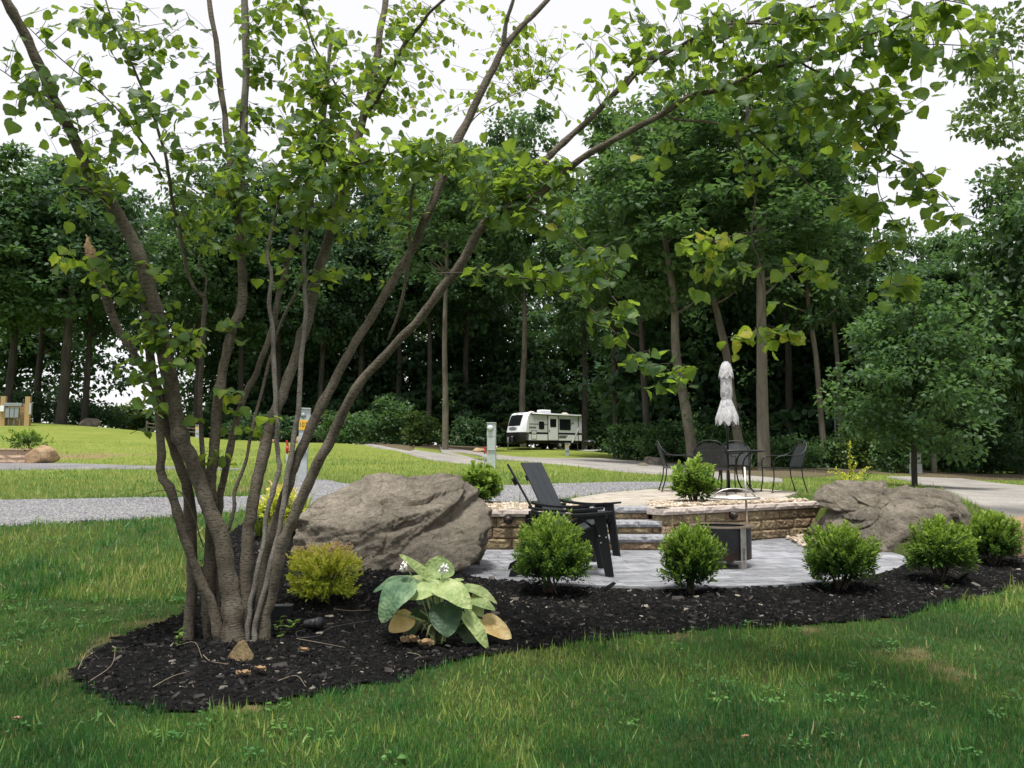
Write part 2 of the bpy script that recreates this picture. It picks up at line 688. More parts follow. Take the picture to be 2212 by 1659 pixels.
def gravel(name, c0, c1, c2, scale=38, bd=0.02):
    m, t, b = nodes(name)
    vo = t.nodes.new('ShaderNodeTexVoronoi')
    vo.inputs['Scale'].default_value = scale
    t.links.new(t.nodes.new('ShaderNodeNewGeometry').outputs['Position'], vo.inputs['Vector'])
    sep = t.nodes.new('ShaderNodeSeparateColor')
    t.links.new(vo.outputs['Color'], sep.inputs[0])
    c = ramp(t, sep.outputs[0], [c0, c1, c2], [0.0, 0.5, 1.0])
    c = mixc(t, c, ramp(t, noise_n(t, 0.7, 4), [(0.75, 0.75, 0.76), (1.15, 1.13, 1.08)], [0.3, 0.7]), 1.0, 'MULTIPLY')
    t.links.new(c, b.inputs['Base Color'])
    b.inputs['Roughness'].default_value = 0.9
    b.inputs['Specular IOR Level'].default_value = 0.2
    bump_n(t, b, vo.outputs['Distance'], -0.9, bd)
    return m

M_lawn = grass_ground()
M_gravel = gravel('grey gravel', (0.12, 0.122, 0.13), (0.22, 0.218, 0.22), (0.35, 0.342, 0.335), 60)
M_road = gravel('pale road gravel', (0.21, 0.2, 0.185), (0.28, 0.265, 0.245), (0.35, 0.335, 0.31), 45, 0.012)
M_mulch = rough_mat('black mulch', [(0.003, 0.003, 0.003), (0.008, 0.008, 0.008), (0.02, 0.019, 0.018)], 60, 0.95, 1.0, 90, 0.02, spec=.08)
M_sand = rough_mat('joint sand', [(0.10, 0.10, 0.10), (0.17, 0.165, 0.16)], 30, 0.95)
M_litter = rough_mat('leaf litter', [(0.04, 0.045, 0.02), (0.11, 0.085, 0.05), (0.2, 0.155, 0.10)], 9, 0.95, 0.8, 30, 0.05)

# ---- terrain sheet
def grow(a, step, ratio, end):
    o = []
    while a < end:
        o.append(a)
        a += step
        step *= ratio
    o.append(end)
    return o
xp = grow(7.0, 0.12, 1.055, 420)
xs = np.array([-x for x in grow(6.0, 0.12, 1.055, 420)][::-1][:-1] + list(np.arange(-6.0, 7.0, 0.11)) + xp)
ys = np.array(list(np.arange(-40, 2, 2.0)) + list(np.arange(2, 16, 0.11)) + grow(16.0, 0.12, 1.028, 480))
GX, GY = np.meshgrid(xs, ys)
GZ = H(GX.ravel(), GY.ravel())
nx, ny = len(xs), len(ys)
ii = np.arange(nx * ny).reshape(ny, nx)
Q = np.stack([ii[:-1, :-1], ii[:-1, 1:], ii[1:, 1:], ii[1:, :-1]], -1).reshape(-1, 4)
DRY = []          # bare or dried patches: centre, radii
for u, v, ru, rv in [(2010, 1432, 90, 30), (1765, 1366, 55, 14), (1930, 1420, 40, 12), (530, 1527, 60, 18), (1480, 1378, 60, 10), (330, 1345, 60, 16),
                     (230, 1395, 50, 22), (520, 1062, 40, 14), (150, 1450, 30, 24), (190, 985, 120, 6)]:
    c = G(u, v)
    e = G(u + ru, v)
    f = G(u, v - rv)
    DRY.append((c.x, c.y, abs(e.x - c.x), abs(f.y - c.y)))
def dryness(x, y):
    d = np.zeros(np.shape(x))
    for cx, cy, rx, ry in DRY:
        q = ((x - cx) / rx) ** 2 + ((y - cy) / ry) ** 2
        nz = vnoise(np.stack([x * 7, y * 7, x * 0 + cx], -1).reshape(-1, 3)).reshape(np.shape(x)) + .8 * vnoise(np.stack([x * 19, y * 19, x * 0 + cx], -1).reshape(-1, 3)).reshape(np.shape(x))
        d = np.maximum(d, np.clip(.75 - q * .8 + 1.1 * nz, 0, 1))
    return d
near = (np.abs(GX.ravel()) < 30) & (GY.ravel() > 2) & (GY.ravel() < 45)
dry = np.zeros(nx * ny)
dry[near] = dryness(GX.ravel()[near], GY.ravel()[near]) * 0.9
obj('ground', np_mesh('ground', np.stack([GX.ravel(), GY.ravel(), GZ], -1), [Q], True, dry, {'thatch': np.clip((26 - GY.ravel()) / 16, 0, 1) * .9}), M_lawn, kind='structure')

# ---- gravel bands and roads
dr = [(-150, 1152, 1090), (0, 1138, 1083), (150, 1130, 1081), (300, 1122, 1078), (450, 1110, 1077), (560, 1103, 1074), (605, 1100, 1060), (645, 1098, 1040),
      (700, 1096, 1040), (760, 1094, 1049), (900, 1091, 1053), (1060, 1089, 1052), (1140, 1087, 1050), (1233, 1080, 1047), (1313, 1070, 1045),
      (1395, 1060, 1044), (1480, 1053, 1046)]
_, POLY1 = strip('gravel_driveway', [(a, b) for a, b, c in dr], [(a, c) for a, b, c in dr], M_gravel, 6, 10, jag=0.04)
d2 = [(-150, 1019, 1000), (0, 1016, 1003), (100, 1015, 1003), (200, 1014, 1005), (320, 1014, 1009), (440, 1015, 1012), (520, 1017, 1015)]
_, POLY2 = strip('gravel_path', [(a, b) for a, b, c in d2], [(a, c) for a, b, c in d2], M_gravel, 6, 3, jag=0.05)
d3 = [(600, 953, 949), (800, 965, 960), (950, 975, 968), (1015, 982, 976), (1120, 996, 989), (1250, 1008, 992), (1344, 1020, 993), (1430, 1026, 996),
      (1520, 1034, 1013), (1600, 1039, 1028), (1690, 1044, 1037)]
_, POLY3 = strip('camp_road', [(a, b) for a, b, c in d3], [(a, c) for a, b, c in d3], M_road, 6, 5, jag=0.06)
_, POLY4 = strip('gravel_road', [(1915, 1032), (1965, 1041), (2025, 1056), (2140, 1108), (2270, 1156)],
                 [(2080, 1036), (2130, 1043), (2240, 1055), (2440, 1085), (2640, 1110)], M_road, 8, 8, jag=0.04)

# ---- mulch bed sheet
bx = np.array([p[0] for p in BED]); by = np.array([p[1] for p in BED])
g = 0.06
X, Y = np.meshgrid(np.arange(bx.min(), bx.max(), g), np.arange(by.min(), by.max(), g))
keep = in_poly(X + g / 2, Y + g / 2, BED)
def bed_z(x, y):
    return H(x, y) + 0.014 + 0.014 * vnoise(np.stack([x * 3, y * 3, x * 0], -1).reshape(-1, 3)).reshape(np.shape(x))
Z = bed_z(X, Y)
my, mx = X.shape
ii = np.arange(mx * my).reshape(my, mx)
k = keep[:-1, :-1]
Q = np.stack([ii[:-1, :-1][k], ii[:-1, 1:][k], ii[1:, 1:][k], ii[1:, :-1][k]], -1)
used = np.unique(Q)
rm = np.full(mx * my, -1); rm[used] = np.arange(len(used))
obj('mulch_bed', np_mesh('mulch_bed', np.stack([X.ravel(), Y.ravel(), Z.ravel()], -1)[used], [rm[Q]], True), M_mulch, kind='structure')

# mulch chips
n = 52000
cx = rng.uniform(bx.min(), bx.max(), n * 3); cy = rng.uniform(by.min(), by.max(), n * 3)
ok = in_poly(cx, cy, BED) & (np.hypot(cx - PCX, cy - PCY) > PCR + 0.02)
cx, cy = cx[ok][:n], cy[ok][:n]
n = len(cx)
CHIP = (np.array([(0, -.5, 0), (0, .5, 0), (1, .35, .05), (1, -.35, .05), (.1, 0, .32), (.9, 0, .25)], float),
        np.array([(0, 1, 4), (1, 2, 4), (2, 5, 4), (2, 3, 5), (3, 0, 5), (0, 4, 5)]))
a = rng.uniform(0, 2 * np.pi, n)
ax = np.stack([np.cos(a), np.sin(a), rng.normal(0, .25, n)], -1)
nr = np.stack([rng.normal(0, .3, n), rng.normal(0, .3, n), np.ones(n)], -1)
L = rng.gamma(2.6, 0.009, n) + 0.007
v, f = place(CHIP, np.stack([cx, cy, bed_z(cx, cy) + rng.uniform(-.003, .008, n)], -1), ax, nr, L, rng.uniform(.003, .008, n))
tint = np.repeat(np.where(rng.random(n) < 0.022, rng.uniform(.55, .95, n), rng.random(n) ** 2.6 * 0.55), 6)
m, t, b = nodes('mulch chips')
at = t.nodes.new('ShaderNodeAttribute'); at.attribute_name = 'tint'
t.links.new(ramp(t, at.outputs['Fac'], [(0.004, 0.004, 0.004), (0.018, 0.017, 0.017), (0.11, 0.1, 0.09), (0.4, 0.35, 0.28)], [0, .4, .75, 1]), b.inputs['Base Color'])
b.inputs['Roughness'].default_value = 0.85
b.inputs['Specular IOR Level'].default_value = 0.12
obj('mulch_chips', np_mesh('mulch_chips', v, [f], False, tint), m, kind='stuff', label='shredded black wood mulch covering the planting bed', cat='mulch')

# ---- grass blades
BL5 = (np.array([(0, -.5, 0), (0, .5, 0), (.5, .4, .07), (.5, -.4, .07), (1, 0, -.05)], float), np.array([(0, 1, 2), (0, 2, 3), (3, 2, 4)]))
BL3 = (np.array([(0, -.5, 0), (0, .5, 0), (1, 0, 0)], float), np.array([(0, 1, 2)]))
def blades(n, y0, y1, px, lw, up, tpl, seed_tint, half=0.66, pad=0.7, xlim=None):
    y = (y0 ** (1 - px) + rng.random(n) * (y1 ** (1 - px) - y0 ** (1 - px))) ** (1 / (1 - px))
    x = rng.uniform(-1, 1, n) * (half * y + pad)
    keep = np.ones(n, bool)
    for pl in (BEDG, POLY1, POLY2, POLY3, POLY4):
        keep &= ~in_poly(x, y, pl)
    keep &= ~((np.hypot(x - PCX, y - PCY) < PCR + 0.08) & (y < wall_y(x) + .2))
    keep &= ~UPOLY_in(x, y)
    d = dryness(x, y)
    keep &= rng.random(n) > d * 0.45
    x, y, d = x[keep], y[keep], d[keep]
    n = len(x)
    lf = vnoise(np.stack([x * .9, y * .9, x * 0], -1)) * .5 + vnoise(np.stack([x * 3.1, y * 3.1, x * 0 + 5], -1)) * .5
    big = vnoise(np.stack([x * 5, y * 5, x * 0 + 9], -1))
    a = rng.uniform(0, 2 * np.pi, n)
    lean = np.abs(rng.normal(0, up, n))
    axis = np.stack([np.cos(a) * lean, np.sin(a) * lean, np.ones(n)], -1)
    nr = np.stack([np.cos(a), np.sin(a), np.full(n, .2)], -1) + rng.normal(0, .5, (n, 3))
    L = lw[0] * rng.uniform(.5, 1.25, n) * (1 + .35 * np.clip(big, -1, 1))
    coarse = (rng.random(n) < 0.02 + .05 * (lf > .33))
    L = np.where(coarse, L * 1.9, L)
    W = lw[1] * rng.uniform(.7, 1.3, n) * np.where(coarse, 2.0, 1)
    z = H(x, y) - 0.004
    v, f = place(tpl, np.stack([x, y, z], -1), axis, nr, L, W)
    ti = np.clip(seed_tint + .5 * lf + rng.normal(0, .15, n) + coarse * .2, 0, .84)
    ti = np.where(rng.random(n) < .02 + d * .75, rng.uniform(.85, 1, n), ti)
    return v, f, np.repeat(ti, len(tpl[0]))

UPX = [(1245, 1087), (1232, 1077), (1313, 1064), (1395, 1057), (1500, 1053), (1640, 1055), (1725, 1063), (1690, 1074), (1560, 1082), (1420, 1091), (1280, 1091)]
def up_z(y):
    return .53 + .0206 * (np.clip(y, 12.1, 30) - 12.1)
def upplane(u, v):
    d = ray(u, v)
    k = (.53 - .0206 * 12.1 - EYE) / (d[2] - .0206 * d[1])
    return Vector((d[0] * k, d[1] * k, EYE + d[2] * k))
UPOLY = [(p.x, p.y) for p in [upplane(u, v) for u, v in UPX]]
def UPOLY_in(x, y):
    pad = [(2.0, 11.5), (4.95, 13.3), (4.8, 13.9), (3.2, 14.1), (1.6, 13.6), (0.9, 12.6), (-0.1, 13.0), (-.9, 12.9), (-.9, 11.2), (1, 11.2)]
    return in_poly(x, y, UPOLY) | in_poly(x, y, pad)

M_grass = leaf_mat('grass blades', [(0.018, 0.072, 0.024), (0.046, 0.162, 0.042), (0.115, 0.255, 0.055), (0.29, 0.365, 0.08), (0.42, 0.34, 0.19)], 0.38, 0.45,
                   tcol=(0.10, 0.26, 0.03), pos=[0, .3, .55, .8, 1])
parts, tints, off = [], [], 0
for args in [(205000, 3.2, 7.6, 1.15, (0.046, 0.0044), .55, BL5, .36),
             (80000, 7.2, 15.5, 1.4, (0.085, 0.0085), .45, BL5, .58),
             (90000, 13.5, 45, 1.3, (0.10, 0.018), .5, BL3, .76)]:
    v, f, ti = blades(*args)
    parts.append((v, f)); tints.append(ti)
v, fs = merge(parts)
obj('grass', np_mesh('grass', v, fs, False, np.concatenate(tints)), M_grass, kind='stuff', label='short green lawn grass around the planting bed', cat='grass')

# ---- clover and broad-leaved weeds in the near lawn
n_ = 420
y = 3.6 + rng.random(n_) ** .8 * 6.5
x = rng.uniform(-1, 1, n_) * (.62 * y + .3)
ok = ~in_poly(x, y, BEDG) & ~in_poly(x, y, POLY1) & ~((np.hypot(x - PCX, y - PCY) < PCR + .2)) & (vnoise(np.stack([x * 1.3, y * 1.3, x * 0 + 3], -1)) > -.05)
x, y = x[ok], y[ok]
per = 12
px_ = np.repeat(x, per) + rng.normal(0, .035, len(x) * per); py_ = np.repeat(y, per) + rng.normal(0, .035, len(x) * per)
m_ = len(px_)
a = rng.uniform(0, 2 * np.pi, m_)
v, f = place(OVAL, np.stack([px_, py_, H(px_, py_) + rng.uniform(.025, .05, m_)], -1), np.stack([np.cos(a), np.sin(a), rng.normal(.25, .2, m_)], -1),
             np.stack([rng.normal(0, .3, m_), rng.normal(0, .3, m_), np.ones(m_)], -1), rng.uniform(.018, .04, m_), rng.uniform(.012, .024, m_))
obj('clover', np_mesh('clover', v, [f], False, np.repeat(np.repeat(rng.uniform(.3, .58, len(x)), per), 7)), M_grass, kind='stuff', label='clover and small broad-leaved weeds in the lawn', cat='clover')

# ---- gravel stones lying on the driveway
STONE = bpy.data.meshes.new('tmp')
ico = bmesh.new(); bmesh.ops.create_icosphere(ico, subdivisions=1, radius=1.0)
ICO = (np.array([v.co[:] for v in ico.verts]), np.array([[v.index for v in f.verts] for f in ico.faces])); ico.free()
bpy.data.meshes.remove(STONE)
OCT = (np.array([(1, 0, 0), (-1, 0, 0), (0, 1, 0), (0, -1, 0), (0, 0, 1)], float), np.array([(0, 2, 4), (2, 1, 4), (1, 3, 4), (3, 0, 4)]))
def stones(n, poly, size, tpl, zfun, ymax=99, squash=.6):
    px = np.array([p[0] for p in poly]); py = np.array([p[1] for p in poly])
    x = rng.uniform(px.min(), px.max(), n * 5); y = rng.uniform(py.min(), min(py.max(), ymax), n * 5)
    k = in_poly(x, y, poly) & (np.abs(x) < .68 * y + .5)
    x, y = x[k][:n], y[k][:n]
    m = len(x)
    a = rng.uniform(0, 2 * np.pi, m)
    s = size * rng.uniform(.6, 1.4, m)
    sx, sy, sz = s * rng.uniform(.8, 1.4, m), s, s * squash * rng.uniform(.7, 1.2, m)
    tv = tpl[0]
    jit = 1 + rng.uniform(-.22, .22, (m, len(tv)))
    lx = tv[None, :, 0] * sx[:, None] * jit; ly = tv[None, :, 1] * sy[:, None] * jit; lz = tv[None, :, 2] * sz[:, None] * jit
    V = np.stack([x[:, None] + lx * np.cos(a)[:, None] - ly * np.sin(a)[:, None],
                  y[:, None] + lx * np.sin(a)[:, None] + ly * np.cos(a)[:, None],
                  zfun(x, y)[:, None] + lz], -1)
    F = tpl[1][None] + (np.arange(m) * len(tv))[:, None, None]
    return V.reshape(-1, 3), F.reshape(-1, 3), np.repeat(rng.random(m), len(tv))
def tint_mat(name, cols, pos=None, rough=.85):
    m, t, b = nodes(name)
    at = t.nodes.new('ShaderNodeAttribute'); at.attribute_name = 'tint'
    c = ramp(t, at.outputs['Fac'], cols, pos)
    c = mixc(t, c, ramp(t, noise_n(t, 40, 4), [(.7, .7, .7), (1.1, 1.1, 1.1)], [.3, .7]), 1.0, 'MULTIPLY')
    t.links.new(c, b.inputs['Base Color'])
    b.inputs['Roughness'].default_value = rough
    b.inputs['Specular IOR Level'].default_value = .2
    return m
v, f, ti = stones(34000, POLY1, 0.014, OCT, lambda x, y: H(x, y) + .010 + .0014 * y)
obj('gravel_stones', np_mesh('gravel_stones', v, [f], False, ti), tint_mat('gravel stone', [(.09, .094, .105), (.18, .18, .192), (.33, .325, .32)]),
    kind='stuff', label='loose grey crushed gravel on the driveway', cat='gravel')

# ---- pavers
def clip_convex(poly, hull):
    o = poly
    m = len(hull)
    for i in range(m):
        ax_, ay_ = hull[i]; bx_, by_ = hull[(i + 1) % m]
        def side(p):
            return (bx_ - ax_) * (p[1] - ay_) - (by_ - ay_) * (p[0] - ax_)
        n_ = []
        for j in range(len(o)):
            p, q = o[j], o[(j + 1) % len(o)]
            sp, sq = side(p), side(q)
            if sp >= 0:
                n_.append(p)
            if sp * sq < 0:
                k_ = sp / (sp - sq)
                n_.append((p[0] + (q[0] - p[0]) * k_, p[1] + (q[1] - p[1]) * k_))
        o = n_
        if len(o) < 3:
            return []
    return o

def area(p):
    return 0.5 * sum(p[i][0] * p[(i + 1) % len(p)][1] - p[(i + 1) % len(p)][0] * p[i][1] for i in range(len(p)))

def hull_of(pts):
    pts = sorted(set(pts))
    def half(ps):
        h = []
        for p in ps:
            while len(h) > 1 and (h[-1][0] - h[-2][0]) * (p[1] - h[-2][1]) - (h[-1][1] - h[-2][1]) * (p[0] - h[-2][0]) <= 0:
                h.pop()
            h.append(p)
        return h[:-1]
    return half(pts) + half(pts[::-1])

def lay_pavers(parent, hull, z, mat, ang, unit_h=.155, gap=.005, th=.06, zf=None, slope=0.0):
    ca, sa = math.cos(ang), math.sin(ang)
    loc = [(x * ca + y * sa, -x * sa + y * ca) for x, y in hull]
    x0, x1 = min(p[0] for p in loc), max(p[0] for p in loc)
    y0, y1 = min(p[1] for p in loc), max(p[1] for p in loc)
    rects = []
    y = y0
    while y < y1:
        h = unit_h * 2
        x = x0 - random.uniform(0, .4)
        while x < x1:
            w_ = random.choice([.31, .465, .465, .62])
            if random.random() < .35:
                rects.append((x, y, w_, unit_h)); rects.append((x, y + unit_h, w_ * .5, unit_h)); rects.append((x + w_ * .5, y + unit_h, w_ * .5, unit_h))
            elif random.random() < .3:
                rects.append((x, y, w_, unit_h)); rects.append((x, y + unit_h, w_, unit_h))
            else:
                rects.append((x, y, w_, h))
            x += w_
        y += h
    cnt = 0
    for (rx, ry, rw, rh) in rects:
        p = [(rx + gap, ry + gap), (rx + rw - gap, ry + gap), (rx + rw - gap, ry + rh - gap), (rx + gap, ry + rh - gap)]
        p = [(q[0] * ca - q[1] * sa, q[0] * sa + q[1] * ca) for q in p]
        p = clip_convex(p, hull)
        if len(p) < 3 or area(p) < .004:
            continue
        c = (sum(q[0] for q in p) / len(p), sum(q[1] for q in p) / len(p))
        dz = random.uniform(-.002, .002)
        tilt = (random.uniform(-.006, .006), random.uniform(-.006, .006) + slope)
        ins = [(q[0] + (c[0] - q[0]) * .03, q[1] + (c[1] - q[1]) * .03) for q in p]
        m_ = len(p)
        zz = lambda q: dz + tilt[0] * (q[0] - c[0]) + tilt[1] * (q[1] - c[1])
        vs = [(q[0] - c[0], q[1] - c[1], -th) for q in p] + [(q[0] - c[0], q[1] - c[1], -.006 + zz(q)) for q in p] + [(q[0] - c[0], q[1] - c[1], zz(q)) for q in ins]
        fs = [tuple(range(2 * m_, 3 * m_))]
        for i in range(m_):
            j = (i + 1) % m_
            fs.append((i, j, j + m_, i + m_)); fs.append((i + m_, j + m_, j + 2 * m_, i + 2 * m_))
        me = bpy.data.meshes.new('paver')
        me.from_pydata(vs, [], fs)
        o = obj('paver', me, mat, parent)
        o.location = (c[0], c[1], z if zf is None else float(zf(c[1])))
        cnt += 1
    return cnt

def paver_mat(name, cols, var, hue=0.0):
    m, t, b = nodes(name)
    c = ramp(t, noise_n(t, 5, 6, .6), cols, [0.3, 0.5, .72])
    c = vary(t, c, var, hue)
    t.links.new(c, b.inputs['Base Color'])
    rr = ramp(t, noise_n(t, 12, 4), [(.5, .5, .5), (.8, .8, .8)], [.35, .65])
    t.links.new(rr, b.inputs['Roughness'])
    b.inputs['Specular IOR Level'].default_value = .35
    bump_n(t, b, noise_n(t, 28, 7, .65), .35, .012)
    return m
M_pav = paver_mat('grey slate paver', [(.15, .155, .17), (.22, .225, .24), (.30, .30, .315)], .24)
M_pavtan = paver_mat('sandy upper paver', [(.27, .24, .2), (.36, .32, .265), (.44, .395, .335)], .16, .01)

arc = [(PCX + PCR * math.cos(a_), PCY + PCR * math.sin(a_)) for a_ in np.linspace(R(183), R(357), 44)]
low_hull = hull_of(arc + [(-1.9, 11.4), (5.15, 12.6), (3.2, 12.6), (4.9, 13.3)])
def flat_poly(name, poly, z, mat, parent=None, kind=None):
    me = bpy.data.meshes.new(name)
    me.from_pydata([(x, y, z) for x, y in poly], [], [tuple(range(len(poly)))])
    return obj(name, me, mat, parent, kind=kind)
lp = flat_poly('lower_patio', low_hull, -0.02, M_sand, kind='structure')
lay_pavers(lp, low_hull, 0.0, M_pav, R(14))
# thin edge restraint under the rim so the slab edge reads as solid
mb = MB()
mb.prism([(x, y) for x, y in low_hull], -.14, -.021, 'xy')
mb.build('patio_base', M_sand, lp)
up_hull = hull_of([(float(a_), float(b_)) for a_, b_ in UPOLY])
me_ = bpy.data.meshes.new('upper_patio')
me_.from_pydata([(x, y, float(up_z(y)) - .018) for x, y in up_hull], [], [tuple(range(len(up_hull)))])
up = obj('upper_patio', me_, M_sand, kind='structure')
lay_pavers(up, up_hull, 0.53, M_pavtan, R(8), unit_h=.2, zf=up_z, slope=.0206)

# ---- pebble beds above the wall
PEB1 = [(-.9, 11.35), (.95, 11.4), (.95, 12.2), (.9, 12.7), (-.1, 13.0), (-.9, 12.8)]
PEB2 = [(2.05, 11.75), (4.75, 13.45), (4.8, 13.85), (4.0, 14.1), (2.9, 13.8), (2.2, 13.2), (2.0, 12.5)]
PEB3 = [(p.x, p.y) for p in [zplane(u, v, 0.0) for u, v in [(1700, 1166), (1765, 1158), (1800, 1180), (1740, 1185)]]]
parts, tt = [], []
for pl, nn, zz in ((PEB1, 1700, .5), (PEB2, 2700, .515), (PEB3, 220, .015)):
    v, f, ti = stones(nn, pl, .029, ICO, (lambda z_: lambda x, y: z_ + rng.uniform(0, .03, len(x)))(zz), squash=.65)
    parts.append((v, f)); tt.append(ti)
v, fs = merge(parts)
obj('pebbles', np_mesh('pebbles', v, fs, True, np.concatenate(tt)), tint_mat('river pebble', [(.26, .19, .12), (.42, .345, .255), (.6, .54, .45)]), kind='stuff',
    label='cream river pebbles filling the beds behind the wall', cat='pebbles')
for pl, zz in ((PEB1, .502), (PEB2, .517)):
    flat_poly('pebble_bed', pl, zz, rough_mat('pebble bed floor', [(.25, .2, .14), (.45, .38, .28)], 30), kind='structure')

# ---- retaining walls and steps
def block_mesh(L, h, d, amp, nxs=7, nzs=4, seed=0):
    """rough split front (-y), flat elsewhere; origin at the middle of the front bottom edge"""
    vs, fs = [], []
    r_ = random.Random(seed)
    for j in range(nzs + 1):
        for i in range(nxs + 1):
            x, z = -L / 2 + L * i / nxs, h * j / nzs
            e = min(i, nxs - i, j, nzs - j)
            y = 0.012 if e == 0 else -amp * r_.uniform(.1, 1.0)
            vs.append((x + (0 if e == 0 else r_.uniform(-.01, .01)), y, z + (0 if e == 0 else r_.uniform(-.006, .006))))
    W_ = nxs + 1
    for j in range(nzs):
        for i in range(nxs):
            q = (j * W_ + i, j * W_ + i + 1, (j + 1) * W_ + i + 1, (j + 1) * W_ + i)
            if r_.random() < .5:
                fs += [(q[0], q[1], q[2]), (q[0], q[2], q[3])]
            else:
                fs += [(q[0], q[1], q[3]), (q[1], q[2], q[3])]
    b0 = len(vs)
    vs += [(-L / 2, d, 0), (L / 2, d, 0), (L / 2, d, h), (-L / 2, d, h)]
    fs.append(tuple(range(nxs, -1, -1)) + (b0, b0 + 1))
    fs.append(tuple(nzs * W_ + i for i in range(nxs + 1)) + (b0 + 2, b0 + 3))
    fs.append(tuple(j * W_ for j in range(nzs + 1)) + (b0 + 3, b0))
    fs.append(tuple(j * W_ + nxs for j in range(nzs, -1, -1)) + (b0 + 1, b0 + 2))
    fs.append((b0, b0 + 3, b0 + 2, b0 + 1))
    me = bpy.data.meshes.new('block')
    me.from_pydata(vs, [], fs)
    return me
M_block = rough_mat('tan split face block', [(.13, .093, .055), (.25, .185, .112), (.37, .285, .185)], 22, .9, 1.0, 60, .03, var=.28, hue=.014, pos=[.3, .5, .72], detail=8)
M_cap = rough_mat('rosy wall cap', [(.30, .25, .215), (.42, .36, .315), (.54, .48, .43)], 18, .85, .5, 90, .01, var=.1, pos=[.3, .5, .75])
M_tread = rough_mat('slate grey step cap', [(.14, .145, .155), (.24, .245, .26), (.36, .36, .375)], 18, .8, .5, 90, .01, var=.1, pos=[.3, .5, .75])
CH, CAPH = .145, .085
def wall_run(parent, a, b, courses, mat, cmat, z0=0.0, cap_d=.34, bl=.42, cl=.46, over=.025, start=0.0):
    a, b = Vector((a[0], a[1], 0)), Vector((b[0], b[1], 0))
    T = (b - a); Ln = T.length; T.normalize()
    ang = math.atan2(T.y, T.x)
    for c in range(courses):
        x = 0.0
        first = True
        while x < Ln - .01:
            L_ = min((bl * (.5 if (c % 2 and first) else 1)) * random.choice([1, 1, 1, .75]), Ln - x)
            if Ln - x - L_ < .08:
                L_ = Ln - x
            first = False
            o = obj('block', block_mesh(L_ - .009, CH - .006, .2, .02, 9, 5, seed=random.randrange(10 ** 6)), mat, parent)
            p = a + T * (x + L_ / 2)
            o.location = (p.x + random.uniform(-.003, .003), p.y + random.uniform(-.004, .004) + c * .008, z0 + c * CH)
            o.rotation_euler = (0, 0, ang)
            x += L_
    if cmat:
        x = 0.0
        while x < Ln - .01:
            L_ = min(cl, Ln - x)
            if Ln - x - L_ < .12:
                L_ = Ln - x
            o = obj('cap', block_mesh(L_ - .004, CAPH, cap_d, .014, 6, 2, seed=random.randrange(10 ** 6)), cmat, parent)
            p = a + T * (x + L_ / 2) + Vector((T.y, -T.x, 0)) * over
            o.location = (p.x, p.y, z0 + courses * CH + .001)
            o.rotation_euler = (0, 0, ang)
            x += L_
wl = empty('retaining_wall', (0, 0, 0), 'low tan block wall with rosy cap behind the black lounge chairs', 'wall')
wall_run(wl, (-1.05, 11.28), (.93, 11.2), 3, M_block, M_cap)
wr = empty('retaining_wall', (0, 0, 0), 'low tan block wall with rosy cap running from the steps to the right boulder', 'wall')
wall_run(wr, (2.06, 11.5), (5.2, 13.48), 3, M_block, M_cap)
wall_run(wr, (1.98, 12.25), (2.03, 11.56), 3, M_block, M_cap, cap_d=.2)
st = empty('stone_steps', (0, 0, 0), 'three grey capped garden steps up to the dining patio', 'steps')
for k_, (x0_, x1_, yy, z1) in enumerate([(.72, 2.22, 11.14, .18), (.9, 2.06, 11.5, .35), (.98, 1.97, 11.86, .52)]):
    zb = z1 - .078
    x = x0_ + .03
    zr = 0 if k_ == 0 else [0, .18, .35][k_] + .001
    while x < x1_ - .04:
        L_ = min(random.choice([.4, .5, .34]), x1_ - .03 - x)
        o = obj('riser_block', block_mesh(L_ - .006, zb - zr, .3, .02, 6, 3, seed=random.randrange(10 ** 6)), M_block, st)
        o.location = (x + L_ / 2, yy + .03, zr)
        x += L_
    x = x0_
    while x < x1_ - .01:
        L_ = min(random.choice([.42, .5, .55]), x1_ - x)
        if x1_ - x - L_ < .15:
            L_ = x1_ - x
        o = obj('tread', block_mesh(L_ - .005, .076, .42, .016, 6, 2, seed=random.randrange(10 ** 6)), M_tread, st)
        o.location = (x + L_ / 2, yy, zb + .002)
        x += L_
